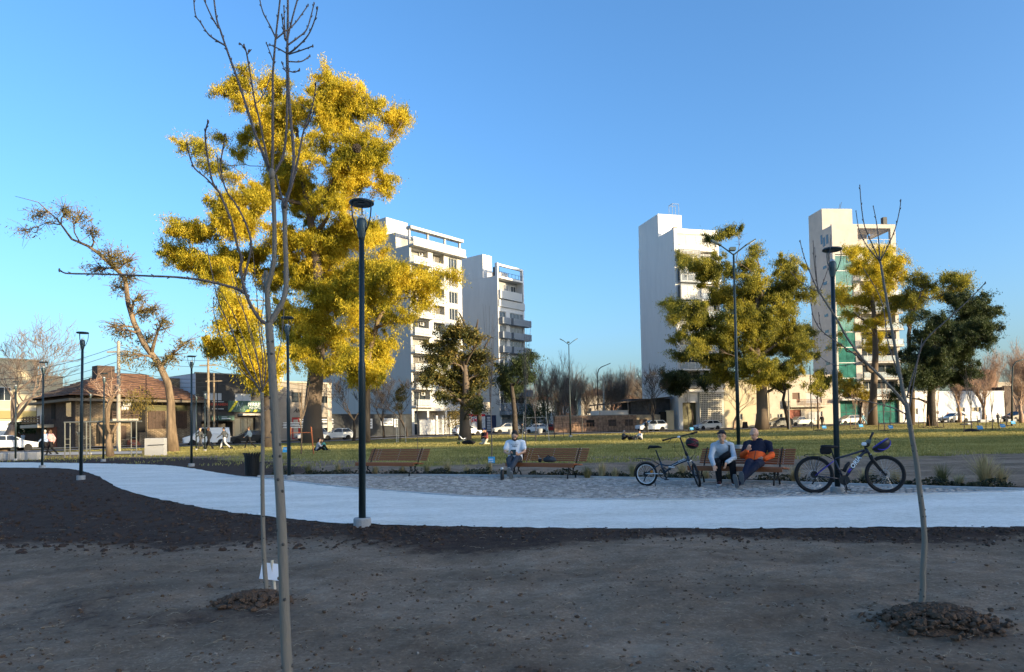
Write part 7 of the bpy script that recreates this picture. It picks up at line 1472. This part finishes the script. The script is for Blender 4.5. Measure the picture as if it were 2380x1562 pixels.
def make_car(kind, pt, label):
    L_, W, outl, (b0, b1, zb), (r0, r1, zr), (wf, wr, rw) = CARS[kind]; t = thing('parked_car' if kind not in ('van', 'pickup') else {'van': 'parked_van', 'pickup': 'pickup_truck'}[kind], label, {'van': 'van', 'pickup': 'pickup'}.get(kind, 'car'), (0, 0, 0), 0, 'cars parked along the streets'); w = W / 2
    cx = sum(p[0] for p in outl) / len(outl); cz = .65
    def ring(y, f): return [Vector((cx + (p[0] - cx) * f, y, cz + (p[1] - cz) * (1 - (1 - f) * 1.6))) for p in outl]
    b = MB(); b.rings([ring(-w, .955), ring(-w * .93, .99), ring(-w * .6, 1), ring(w * .6, 1), ring(w * .93, .99), ring(w, .955)]); body = b.build('body', pt, t)
    c = MB(); wb, wt = w * .93, w * .74
    base = [Vector((b0, -wb, zb)), Vector((b1, -wb, zb)), Vector((b1, wb, zb)), Vector((b0, wb, zb))]; top = [Vector((r0, -wt, zr - .04)), Vector((r1, -wt, zr - .04)), Vector((r1, wt, zr - .04)), Vector((r0, wt, zr - .04))]
    c.rings([base, top]); gl = c.build('windows', m_cglass, t)
    rf = MB(); rs = []
    for z, e, ew in ((zr - .05, .05, .05), (zr - .01, .04, .03), (zr + .015, -.12, -.12)): rs.append([Vector((r0 - e, -wt - ew, z)), Vector((r1 + e, -wt - ew, z)), Vector((r1 + e, wt + ew, z)), Vector((r0 - e, wt + ew, z))])
    rf.rings(rs).build('roof', pt, t)
    pil = MB()
    for s in (0, 3):
        o = Vector((0, -.012 if s == 0 else .012, 0)); pil.beam(base[s] + o, top[s] + o, .07, .06); k = 1 if s == 0 else 2
        if kind == 'van':
            q = [base[s].lerp(base[k], .42) + o, base[k] + o, top[k] + o, top[s].lerp(top[k], .3) + o]; pil.quad(*q); pil.quad(*[v + o * .5 for v in reversed(q)])
        else:
            pil.beam(base[k] + o, top[k] + o, .16 if kind != 'sedan' else .2, .06); pil.beam(base[s].lerp(base[k], .52) + o, top[s].lerp(top[k], .45) + o, .06, .05)
    pil.build('pillars', pt, t)
    if kind == 'pickup': MB().bb(.85, 2.38, -w * .85, w * .85, 1.09, 1.115).build('bed', m_trim, t)
    for x in (wf, wr):
        for s in (-1, 1):
            MB().lathe([(rw + .07, -.01), (rw + .07, .0), (rw + .02, .012)], 20, (x, s * (w - .012), rw + .02), Matrix.Rotation(R(90 * -s), 3, 'X')).build('wheel_arch', m_trim, t)
            M_ = Matrix.Rotation(R(90 * -s), 3, 'X'); y0 = s * (w - .17)
            wh = MB().lathe([(rw * .6, 0), (rw * .95, 0), (rw, .03), (rw, .17), (rw * .95, .2), (rw * .66, .2)], 20, (x, y0, rw), M_).build('wheel', m_tyre, t, False)
            ri = MB().lathe([(rw * .66, .17), (rw * .62, .19), (rw * .5, .165), (rw * .15, .18), (.01, .185)], 20, (x, y0, rw), M_)
            ri.build('rim', m_rim, wh); sp = MB()
            for k in range(5):
                a = k * 2 * math.pi / 5 + .3; d = Vector((math.cos(a + .63), 0, math.sin(a + .63))); sp.beam(Vector((x, y0 + s * .188, rw)) + d * rw * .25, Vector((x, y0 + s * .188, rw)) + d * rw * .55, .012, rw * .2, (0, 1, 0))
            sp.build('rim_gap', m_trim, wh)
    fx, bx = outl[0][0], outl[-1][0]; hz = outl[1][1]
    for s in (-1, 1):
        MB().cbox((fx + .12, s * w * .72, hz + .06), (.28, .34, .15), .04).build('headlight', m_head, t); MB().cbox((L_ / 2 - .09, s * w * .8, .82 if kind not in ('suv', 'van') else 1.0), (.16, .22, .26), .04).build('tail_light', m_tail, t)
        MB().cbox((b0 + .35, s * (w + .06), zb + .06), (.16, .14, .12), .03).build('mirror', pt, t)
        MB().bb(cx + wf * .55, cx + wr * .65, s * (w - .006) - .008, s * (w - .006) + .008, .30, .36).build('sill_trim', m_trim, t); MB().bb(.2, .4, s * w * .985 - .012, s * w * .985 + .012, .86, .89).build('door_handle', pt, t)
    MB().cbox((fx + .02, 0, .42), (.1, W * .8, .16), .03).build('grille', m_trim, t); MB().cbox((L_ / 2 - .0, 0, .45), (.06, W * .8, .14), .02).build('bumper_trim', m_trim, t); MB().cbox((fx - .035, 0, .45), (.02, .4, .12), .004).build('number_plate', m_plate, t); MB().cbox((L_ / 2 + .035, 0, .62), (.02, .4, .12), .004).build('number_plate', m_plate, t)
    return t
aL, aR_ = math.atan2(u1.y, u1.x), math.atan2(u3.y, u3.x)
def put(kind, pt, label, px, py, rz, Y=None, s=1.0):
    t = make_car(kind, pt, label); p = gp(px, Y) if Y else Gz(px, py); t.location = (p.x, p.y, p.z + .02); t.rotation_euler = (0, 0, rz); t.scale = (s,) * 3; return t
put('sedan', pw, 'white sedan seen from behind at the left edge', 17, 1046, aL + R(185), 63)
put('van', pw, 'white delivery van before the hardware shop', 480, 1036, aL - R(22), 71)
put('hatch', pk, 'black hatchback parked right of the white van', 578, 1034, aL - R(22), 77)
put('hatch', pw, 'white hatchback right of the huge trunk', 783, 1024, aL - R(24), 86)
put('hatch', pw, 'white hatchback half hidden behind the huge trunk', 725, 1025, aL - R(20), 89)
put('hatch', pw, 'small white car behind the round leathery tree', 1086, 1012, aL + R(160), 97)
put('suv', ps_, 'silver off-roader facing left before the grey balconied tower', 1177, 1008, aL - R(32), 108)
put('hatch', pw, 'white car right of the motorcyclist', 1243, 1007, aL - R(35), 111)
put('sedan', prd, 'red car beside the timber pole on the far corner', 1278, 1005, aL - R(35), 117)
put('suv', pw, 'white off-roader before the brick wall', 1514, 1001, aR_, 99, .98)
put('hatch', pw, 'white hatchback before the lattice screen of the third tower', 1645, 999, aR_, 102, .95)
put('hatch', pg_, 'dark hatchback right of the thick eucalyptus trunk', 1810, 996, aR_, 104)
put('pickup', ps_, 'silver pickup before the rust red garage door', 1860, 994, aR_, 109, .92)
put('hatch', ps_, 'silver hatchback below the beige tower', 1972, 990, aR_, 108)
put('sedan', ps_, 'silver sedan before the long white building', 2218, 982, aR_, 105)
put('hatch', pk, 'black car cut off by the right edge', 2364, 982, aR_, 104)

# motorcycle and rider, scooter, pram
def wheel(parent, c, r, tr, M_=None, rim=m_rim, spk=16, name='wheel', hub=.025, tyre=m_tyre):
    w = MB().torus(c, r - tr, tr, 32, 8, M_).build(name, tyre, parent, True); MB().torus(c, r - tr * 2.1, tr * .45, 32, 6, M_).build('rim', rim, w, True)
    b = MB(); I = M_ or Matrix.Identity(3)
    for k in range(spk):
        a = 2 * math.pi * k / spk; e = I @ Vector(((r - tr * 2.1) * math.cos(a), 0, (r - tr * 2.1) * math.sin(a))); h = I @ Vector((hub * math.cos(a + .9), (.03 if k % 2 else -.03), hub * math.sin(a + .9))); b.tube([Vector(c) + h, Vector(c) + e], .0016 if r < .5 else .003, 4, False)
    b.build('spokes', m_alu, w); MB().lathe([(hub, -.045), (hub, .045)], 12, c, I @ Matrix.Rotation(R(90), 3, 'X')).build('hub', m_blkp, w); return w
p = Gz(1212, 1010); t = thing('motorcycle', 'small dark motorcycle left of the white car', 'motorcycle', p, aL - R(40))
for x in (-.62, .62): wheel(t, (x, 0, .3), .3, .05)
MB().tube([(-.62, 0, .3), (-.45, 0, .95)], .035, 6).build('fork', m_dark, t); MB().cbox((-.1, 0, .7), (.6, .24, .25), .06).build('tank', pk, t); MB().cbox((.4, 0, .76), (.7, .24, .1), .03).build('seat', m_blk, t); MB().cbox((0, 0, .42), (.45, .25, .3), .05).build('engine', m_dark, t); MB().tube([(-.42, -.35, 1.02), (-.42, .35, 1.02)], .02, 6).build('handlebar', m_dark, t)
Jm = dict(pelvis=(.3, 0, .84), chest=(.2, 0, 1.15), neck=(.17, 0, 1.32), head=(.15, 0, 1.46), shl=(.2, -.18, 1.27), shr=(.2, .18, 1.27), ell=(0, -.26, 1.08), elr=(0, .26, 1.08), wrl=(-.32, -.3, 1.02), wrr=(-.32, .3, 1.02), hipl=(.28, -.1, .82), hipr=(.28, .1, .82), kneel=(-.1, -.2, .68), kneer=(-.1, .2, .68), ankl=(.08, -.2, .32), ankr=(.08, .2, .32), toel=(-.1, -.2, .28), toer=(-.1, .2, .28))
person('rider in black on the small motorcycle', p, aL - R(40), Jm, cl['dk'], cl['dk'], m_snk, hair=m_hair, vox=.035, look=Vector((-1, 0, 0)))
p = Gz(527, 1045); t = thing('kick_scooter', 'dark scooter pushed by the person in white trousers', 'scooter', p, 0)
for x in (-.35, .35): wheel(t, (x, 0, .12), .12, .03, spk=6)
MB().bb(-.3, .35, -.07, .07, .12, .16).build('deck', m_dark, t); MB().tube([(-.35, 0, .12), (-.25, 0, .95)], .025, 6).build('stem', m_dark, t); MB().tube([(-.25, -.2, .95), (-.25, .2, .95)], .018, 6).build('handlebar', m_dark, t)
p = Gz(1067, 1033); t = thing('pram', 'folding pushchair with green wheels on the sunny lawn strip', 'pushchair', p, R(10)); m_grn = mat('lime hub', (.25, .5, .05), .5)
for x, y in ((-.05, -.25), (-.05, .25), (.62, -.2), (.62, .2)): wheel(t, (x, y, .1), .1, .022, rim=m_grn, spk=6)
for y in (-.24, .24): MB().tube([(.62, y, .1), (.1, y, .62), (-.35, y, 1.08), (-.45, y, 1.05)], .018, 6).build('frame_tube', m_alu, t, True); MB().tube([(-.05, y, .1), (.3, y, .42), (.55, y, .5)], .016, 6).build('frame_tube', m_alu, t, True)
MB().rings([[Vector((x, -.2, z)), Vector((x, .2, z)), Vector((x + .03, .2, z + .05)), Vector((x + .03, -.2, z + .05))] for x, z in ((.55, .36), (.25, .34), (.08, .45), (-.12, .85))]).build('seat', cl['gdk'], t); MB().rings([[Vector((-.12 + .28 * math.sin(a), y, .82 + .26 * math.cos(a))) for y in (-.22, .22)] + [Vector((-.12 + .26 * math.sin(a), y, .82 + .24 * math.cos(a))) for y in (.22, -.22)] for a in (-.9, -.4, .1, .6)]).build('hood', cl['grey'], t)
def blob_bag(p, label, d, mt, name='bag', cat='bag', rz=0):
    b = MB(); b.ball((0, 0, d[2] * .5), (d[0] * .5, d[1] * .5, d[2] * .5)); b.ball((d[0] * .25, 0, d[2] * .4), (d[0] * .3, d[1] * .45, d[2] * .4)); b.ball((-d[0] * .25, 0, d[2] * .42), (d[0] * .28, d[1] * .42, d[2] * .45))
    t = thing(name, label, cat, p, rz); link('body', fuse(b, min(d) * .08, 2), mt, t, True); MB().torus((0, -d[1] * .3, d[2] * .7), d[2] * .4, .012, 14, 5, None, 0, math.pi).build('strap', m_blkp, t); return t
blob_bag(Gz(1089, 1033), 'black bag lying on the lawn right of the pushchair', (1.0, .5, .35), m_blackc); blob_bag(Gz(1468, 1023), 'dark bag between the picnic pair on the lawn', (.6, .4, .35), m_blackc)
p = gp(1783 - 40, 107); p = Gz(1744, 1000); t = thing('folding_board', 'brown A-shaped pavement board left of the thick trunk', 'sign board', gp(1690 + 42, 107))
for s in (-1, 1): MB().box((0, s * .18, .5), (.7, .03, 1.05), M=Matrix.Rotation(R(19 * s), 3, 'X')).build('panel', m_wood, t)
for i, (x, Y) in enumerate(((2286, 100), (2318, 100), (2350, 100))):
    t = thing('concrete_barrier', 'pale concrete barrier block on the right-hand kerb, %s of three' % ('left', 'middle', 'right')[i], 'barrier', gp(x, Y), aR_, 'kerb blocks'); MB().cbox((0, 0, .2), (1.5, .4, .42), .04).build('block', m_rough, t)
for i, x in enumerate((1187, 1255)):
    t = thing('planter', 'pale tapered planter %s of the motorcyclist' % ('left', 'right')[i], 'planter', gp(x, 101)); MB().lathe([(.3, 0), (.42, .75), (.36, .75), (.3, .6)], 14).build('pot', m_rough, t)

# ------------------------------------------------------------------ bicycles
m_bfr = mat('dark navy frame', (.012, .012, .03), .3, spec=.5, coat=.4); m_bbl = mat('violet blue paint', (.03, .02, .30), .35, coat=.4); m_sfr = mat('steel blue frame', (.018, .04, .07), .4, spec=.4, coat=.1); m_wht = mat('white decal', (.72, .74, .76), .4); m_red = MATS['rust red garage']
def frame_tube(t, nm, pts, r, mt, n=10): return MB().tube(pts, r, n).build(nm, mt, t, True)
# mountain bike against the lamp
pr_, pf_ = G((3150 + 520 / 4.76) / 1.721, (1700 + 1302 / 4.76) / 1.721), G((3150 + 1880 / 4.76) / 1.721, (1700 + 1305 / 4.76) / 1.721)
kb = (pf_ - pr_).length / 1345
t = thing('mountain_bike', 'dark navy mountain bike with rear rack leaning on the park lamp', 'bicycle', pr_, 0, None, (R(-3), 0, math.atan2(pf_.y - pr_.y, pf_.x - pr_.x))); MBK = t
Bk = lambda x, z, y=0: Vector(((x - 520) * kb, y, (1303 - z) * kb))
rW = 386 * kb
for c in ((520, 917), (1865, 917)):
    w = wheel(t, Bk(*c), rW, .026, rim=m_blkp, spk=28, hub=.022); MB().torus(Bk(c[0], c[1], .03), .075, .004, 24, 4).build('brake_disc', m_alu, w)
    if c[0] == 520:
        for i, r in enumerate((.06, .05, .04, .03)): MB().lathe([(r, 0), (r, .004)], 18, Bk(520, 917, -.03 - i * .007), Matrix.Rotation(R(90), 3, 'X')).build('sprocket', m_dark, w)
BBk, SC, HT, HB_ = Bk(1085, 1020), Bk(925, 600), Bk(1525, 395), Bk(1590, 500)
frame_tube(t, 'top_tube', [SC, Bk(1200, 520), Bk(1500, 425)], [.017, .018, .02], m_bfr); frame_tube(t, 'down_tube', [BBk, Bk(1250, 790), Bk(1400, 560), Bk(1480, 480), HB_.lerp(HT, .4)], [.024, .026, .026, .024, .022], m_bfr); frame_tube(t, 'seat_tube', [BBk, SC], .017, m_bfr); frame_tube(t, 'head_tube', [HT, HB_], .024, m_bfr)
for s in (-1, 1):
    frame_tube(t, 'chain_stay', [Bk(530, 940, s * .06), Bk(1060, 1010, s * .03)], [.009, .012], m_bfr); frame_tube(t, 'seat_stay', [Bk(530, 935, s * .06), Bk(905, 640, s * .02)], [.008, .009], m_bfr if s > 0 else m_bbl)
    frame_tube(t, 'fork_leg', [Bk(1600, 520, s * .055), Bk(1640, 620, s * .055), Bk(1865, 945, s * .055)], [.018, .02, .015], m_blkp); frame_tube(t, 'fork_stanchion', [Bk(1595, 500, s * .055), Bk(1650, 640, s * .055)], .014, m_alu)
frame_tube(t, 'fork_crown', [Bk(1600, 520, -.06), Bk(1600, 520, .06)], .018, m_blkp); frame_tube(t, 'seat_post', [SC, Bk(870, 400)], .014, m_dark)
sd = MB(); rs = []
for x, w, h in ((680, .075, .028), (760, .078, .035), (860, .05, .03), (960, .022, .022), (1010, .012, .014)): c = Bk(x, 345 - (760 - x) * .02); rs.append([c + Vector((0, w * math.cos(a), h * math.sin(a))) for a in [k * math.pi / 4 for k in range(8)]])
sd.rings(rs).build('saddle', m_blk, t, True); MB().cbox(Bk(765, 425), (.17, .11, .13), .03).build('saddle_bag', m_blackc, t)
for s in (-1, 1): frame_tube(t, 'rack_rail', [Bk(345, 530, s * .03), Bk(380, 500, s * .06), Bk(740, 490, s * .06), Bk(755, 520, s * .05), Bk(890, 600, s * .02)], .005, m_blkp, 6); frame_tube(t, 'rack_strut', [Bk(440, 540, s * .06), Bk(520, 920, s * .07)], .005, m_blkp, 6); frame_tube(t, 'rack_strut', [Bk(620, 540, s * .06), Bk(530, 920, s * .07)], .005, m_blkp, 6)
frame_tube(t, 'rack_rail', [Bk(345, 540, -.03), Bk(440, 550), Bk(690, 540)], .005, m_blkp, 6)
frame_tube(t, 'stem', [HT, Bk(1510, 360), Bk(1590, 330)], [.018, .016, .016], m_dark); frame_tube(t, 'handlebar', [Bk(1480, 300, -.34), Bk(1560, 300, -.12), Bk(1590, 320), Bk(1640, 280, .12), Bk(1720, 160, .3), Bk(1790, 55, .36)], [.015, .013, .014, .014, .015, .017], m_blkp)
frame_tube(t, 'grip', [Bk(1700, 180, .28), Bk(1785, 60, .37)], .018, m_blk); frame_tube(t, 'grip', [Bk(1460, 310, -.38), Bk(1530, 300, -.2)], .017, m_blk); MB().cbox(Bk(1470, 300, -.1), (.07, .05, .06), .015).build('front_light', m_wht, t); MB().cbox(Bk(1560, 260, -.08), (.06, .06, .08), .015, Matrix.Rotation(R(20), 3, 'Y')).build('phone_mount', m_bowl, t)
frame_tube(t, 'brake_cable', [Bk(1650, 250, .1), Bk(1540, 240, -.05), Bk(1490, 330, -.06), Bk(1560, 420, -.04)], .004, m_blkp, 5); frame_tube(t, 'brake_lever', [Bk(1650, 250, .2), Bk(1600, 240, .24), Bk(1640, 210, .3)], .006, m_dark, 5)
MB().lathe([(.085, -.004), (.085, .004)], 24, BBk + Vector((0, -.045, -.01)), Matrix.Rotation(R(90), 3, 'X')).build('chain_guard', m_blkp, t); frame_tube(t, 'crank', [BBk + Vector((0, -.06, 0)), BBk + Vector((.03, -.07, -.165))], .012, m_dark); MB().cbox(BBk + Vector((.03, -.11, -.17)), (.09, .08, .02), .005).build('pedal', m_blkp, t); frame_tube(t, 'crank', [BBk + Vector((0, .06, 0)), BBk + Vector((-.03, .07, .165))], .012, m_dark); MB().cbox(BBk + Vector((-.03, .11, .17)), (.09, .08, .02), .005).build('pedal', m_blkp, t)
frame_tube(t, 'chain', [Bk(530, 900, -.045), Bk(1085, 945, -.045), Bk(1150, 1010, -.045)], .004, m_dark, 4); frame_tube(t, 'derailleur', [Bk(530, 990, -.06), Bk(500, 1060, -.06), Bk(460, 1110, -.06)], .014, m_dark, 6); frame_tube(t, 'kickstand', [Bk(1075, 1090, -.03), Bk(1100, 1285, -.1)], .008, m_blkp, 6)
bt_ = MB().tube([Bk(1090, 860, -.0), Bk(1150, 740), Bk(1190, 690), Bk(1205, 660)], [.032, .034, .03, .018], 12).build('water_bottle', m_blkp, t, True); 
dv = (Bk(1395, 555) - Bk(1225, 790)); an = math.atan2(dv.z, dv.x); text('ORIA', .10, t, m_wht, Matrix.Translation(Bk(1318, 670, -.029)) @ Matrix.Rotation(-an, 4, 'Y') @ FRONT @ Matrix.Translation((0, -.03, 0)), depth=.0015, bold=.003, shear=.15)
frame_tube(t, 'blue_decal', [Bk(1175, 880, -.004), Bk(1225, 800, -.004)], .0255, m_bbl)
def helmet(p, label, c1, c2, rot, s=1.0):
    t = thing('bicycle_helmet', label, 'helmet', p, 0, None, rot); b = MB(); rs = []
    for k in range(8):
        a = R(5) + (R(88) - R(5)) * (1 - k / 7); rs.append([Vector((.115 * s * math.sin(a) * math.cos(q) * 1.12, .095 * s * math.sin(a) * math.sin(q), .10 * s * math.cos(a))) for q in [2 * math.pi * i / 20 for i in range(20)]])
    b.rings(rs, True, False); sh = b.build('shell', c1, t, True); sd_ = sh.modifiers.new('s', 'SOLIDIFY'); sd_.thickness = -.022 * s
    MB().torus((0, 0, .004), .108 * s, .012 * s, 28, 8, Matrix.Diagonal((1.1, .92, 1)) @ Matrix.Rotation(R(90), 3, 'X')).build('rim', c2, t, True)
    for k in (-2, -1, 0, 1, 2): MB().tube([Vector((.13 * s * math.cos(a), k * .034 * s * (1 - .2 * abs(math.cos(a))), .112 * s * math.sin(a))) for a in [R(25) + R(130) * i / 8 for i in range(9)]], .009 * s, 6).build('rib', c2, t, True)
    for e in (-1, 1): MB().tube([(.03 * s, e * .08 * s, 0), (.01, e * .06 * s, -.06 * s), (0, 0, -.10 * s)], .004, 5).build('strap', m_blkp, t)
    return t
hp = at((3150 + 1760 / 4.76) / 1.721, (1700 + 345 / 4.76) / 1.721, pf_.y - .08); helmet(hp, 'black and violet blue helmet hanging from the mountain bike handlebar', m_blkp, m_bbl, (R(20), R(150), R(10)), 1.15)
# folding bike
q1 = G((2500 + 480 / 5.578) / 1.721, (1700 + 1362 / 5.578) / 1.721); q2 = G((2500 + 1680 / 5.578) / 1.721, (1700 + 1400 / 5.578) / 1.721); ks = (q2 - q1).length / 1200
t = thing('folding_bike', 'steel blue folding bicycle with small wheels left of the woman', 'bicycle', q1, math.atan2(q2.y - q1.y, q2.x - q1.x))
Bf = lambda x, z, y=0: Vector(((x - 480) * ks, y, (1362 - z) * ks)); r2 = 262 * ks
w = wheel(t, Bf(480, 1100), r2, .024, rim=m_wht, spk=20, hub=.025)
for i, r in enumerate((.05, .042, .034)): MB().lathe([(r, 0), (r, .004)], 18, Bf(480, 1100, -.03 - i * .007), Matrix.Rotation(R(90), 3, 'X')).build('sprocket', m_dark, w)
st = R(-62); Mz = Matrix.Rotation(R(-14), 3, 'Y') @ Matrix.Rotation(st, 3, 'Z'); fc = Bf(1605, 1110); fc.z = r2
w = wheel(t, fc, r2, .024, Mz, rim=m_dark, spk=20, hub=.025)
ax = Mz @ Vector((0, 1, 0)); HD0, HD1 = Bf(1460, 810), Bf(1420, 700)
for s in (-1, 1): frame_tube(t, 'fork_leg', [HD0 + ax * s * .035, HD0.lerp(fc, .25) + ax * s * .045 + Vector((0, 0, .02)), fc + ax * s * .05], [.014, .014, .010], m_sfr)
frame_tube(t, 'fork_crown', [HD0 - ax * .045, HD0 + ax * .045], .016, m_alu); frame_tube(t, 'head_tube', [HD0, HD1], .026, m_sfr)
frame_tube(t, 'main_tube', [HD0.lerp(HD1, .4), Bf(1250, 830), Bf(1050, 920)], [.03, .034, .03], m_sfr); MB().beam(Bf(1400, 775, -.037), Bf(1090, 905, -.037), .006, .022, (0, 1, 0)).build('white_stripe', m_wht, t)
MB().beam(Bf(1020, 930, -.045), Bf(1145, 935, -.045), .02, .022, (0, 1, 0)).build('hinge_lever', m_wht, t); frame_tube(t, 'hinge', [Bf(1020, 1000), Bf(1040, 890)], .03, m_bowl); frame_tube(t, 'rear_tube', [Bf(1020, 905), Bf(930, 905), Bf(850, 885), Bf(790, 885)], .014, m_sfr); frame_tube(t, 'rear_tube', [Bf(1010, 980), Bf(940, 1030), Bf(900, 1075)], .02, m_sfr)
frame_tube(t, 'seat_tube', [Bf(900, 1075), Bf(815, 830)], .02, m_sfr); frame_tube(t, 'seat_post', [Bf(815, 830), Bf(715, 570)], .014, m_dark)
for s in (-1, 1): frame_tube(t, 'seat_stay', [Bf(490, 1090, s * .06), Bf(790, 885, s * .02)], .009, m_sfr); frame_tube(t, 'chain_stay', [Bf(490, 1085, s * .06), Bf(880, 1085, s * .03)], .009, m_wht if s < 0 else m_sfr); frame_tube(t, 'rack_rail', [Bf(265, 770, s * .03), Bf(300, 760, s * .05), Bf(600, 775, s * .05), Bf(640, 800, s * .04), Bf(790, 885, s * .015)], .005, m_blkp, 6); frame_tube(t, 'rack_strut', [Bf(370, 790, s * .05), Bf(480, 1090, s * .065)], .005, m_blkp, 6)
rs = []
for i in range(18):
    a = R(35) + R(155) * i / 17; c = Bf(480, 1100) + Vector((math.cos(a), 0, math.sin(a))) * (r2 + .012); d = Vector((math.cos(a), 0, math.sin(a))) * .003; y = Vector((0, .028, 0)); rs.append([c - y - d, c - y + d, c + y + d, c + y - d])
MB().rings(rs).build('mudguard', m_blkp, t, True)
sd = MB(); rs = []
for x, z, wd, h in ((545, 540, .05, .02), (580, 500, .085, .03), (680, 505, .08, .032), (770, 500, .04, .025), (850, 515, .016, .015)): c = Bf(x, z); rs.append([c + Vector((0, wd * math.cos(a), h * math.sin(a))) for a in [k * math.pi / 4 for k in range(8)]])
sd.rings(rs).build('saddle', m_blk, t, True); frame_tube(t, 'stem', [HD1, Bf(1350, 520), Bf(1265, 290)], [.02, .018, .016], m_dark); frame_tube(t, 'stem_clamp', [Bf(1410, 680), Bf(1385, 610)], .03, m_blkp)
frame_tube(t, 'handlebar', [Bf(965, 360, -.22), Bf(1120, 315, -.1), Bf(1265, 285), Bf(1430, 235, .1), Bf(1570, 195, .22)], .013, m_dark)
for a, c in (((965, 360, -.22), (1080, 328, -.13)), ((1470, 222, .13), (1570, 195, .22))): frame_tube(t, 'grip', [Bf(*a), Bf(*c)], .018, m_blk)
frame_tube(t, 'brake_lever', [Bf(1110, 315, -.1), Bf(1100, 360, -.12), Bf(1075, 400, -.16)], .007, m_dark, 5); frame_tube(t, 'brake_lever', [Bf(1440, 240, .1), Bf(1530, 240, .16)], .007, m_dark, 5); MB().cbox(Bf(1250, 290, -.02), (.05, .05, .04), .012).build('stem_cap', m_wht, t)
frame_tube(t, 'brake_cable', [Bf(1240, 330, -.03), Bf(1160, 400, -.05), Bf(1170, 580, -.05), Bf(1330, 740, -.03)], .0035, m_blkp, 5); frame_tube(t, 'brake_cable', [Bf(1430, 260, .06), Bf(1580, 480, .06), Bf(1560, 660, .04), Bf(1470, 760, .03)], .0035, m_blkp, 5); frame_tube(t, 'brake_cable', [Bf(1430, 260, .08), Bf(1600, 500, .08), Bf(1570, 640, .05), Bf(1470, 770, .03)], .0035, m_blkp, 5)
cr = Bf(910, 1075, -.05); cg = MB().torus(cr, 112 * ks, .008, 28, 6).build('chain_guard', m_blkp, t, True)
b = MB()
for k in range(5): a = k * 1.2566; b.tube([cr, cr + Vector((math.cos(a), 0, math.sin(a))) * 108 * ks], .006, 5)
b.build('chainring_arms', m_dark, cg); frame_tube(t, 'crank', [cr, Bf(985, 1190, -.07)], .011, m_dark); MB().cbox(Bf(995, 1200, -.11), (.08, .07, .02), .005).build('pedal', m_blkp, t); frame_tube(t, 'crank', [Bf(910, 1075, .05), Bf(835, 960, .07)], .011, m_dark); MB().cbox(Bf(830, 950, .11), (.08, .07, .02), .005).build('pedal', m_blkp, t)
MB().lathe([(.03, -.006), (.03, .006)], 12, Bf(620, 1040, -.03), Matrix.Rotation(R(90), 3, 'X')).build('reflector', mat('amber reflector', (.6, .22, .02), .3), t); frame_tube(t, 'derailleur', [Bf(490, 1150, -.06), Bf(450, 1250, -.06)], .012, m_dark, 6); frame_tube(t, 'kickstand', [Bf(690, 1270, -.02), Bf(710, 1350, -.06)], .008, m_blkp, 6)
dv = Bf(1360, 770) - Bf(1250, 815); an = math.atan2(dv.z, dv.x); text('AURORA', .035, t, m_wht, Matrix.Translation(Bf(1305, 795, -.034)) @ Matrix.Rotation(-an, 4, 'Y') @ FRONT, depth=.001, bold=.0008)
hq = at((2500 + 1490 / 5.578) / 1.721, (1700 + 410 / 5.578) / 1.721, q1.y + .05); helmet(hq, 'red and black helmet hanging from the folding bicycle handlebar', m_blkp, mat('crimson foam', (.28, .02, .04), .5), (R(80), R(12), R(15)), 1.0)
# thermos, bag and mate on the middle bench
p = G(1167.5, 1116.5); t = thing('thermos', 'black steel thermos standing on the cobbles by the middle bench', 'thermos', p); MB().lathe([(.044, 0), (.046, .01), (.046, .21), (.03, .245), (.03, .25)], 18).build('body', m_blkp, t, True); MB().lathe([(.032, .25), (.034, .26), (.034, .3), (.03, .305)], 18).build('lid', m_alu, t, True)
bgp = on(bench2, .13, .30, SEAT_Z + .01); blob_bag(bgp, 'dark grey rucksack lying on the middle bench', (.34, .2, .15), cl['gdk'], 'rucksack', 'bag', bench2.rotation_euler[2])
mp_ = on(bench2, -.1, .22, SEAT_Z + .01); t = thing('mate_gourd', 'dark mate cup with metal straw on the middle bench', 'cup', mp_); MB().lathe([(.025, 0), (.045, .03), (.045, .08), (.038, .1), (.032, .1)], 14).build('cup', m_dark, t, True); MB().tube([(.0, 0, .05), (-.03, 0, .16), (-.05, 0, .18)], .005, 6).build('straw', m_alu, t, True); MB().torus((0, 0, .098), .038, .004, 16, 6, Matrix.Rotation(R(90), 3, 'X')).build('rim', m_alu, t)
bpy.data.scenes.remove(tmp_scene)
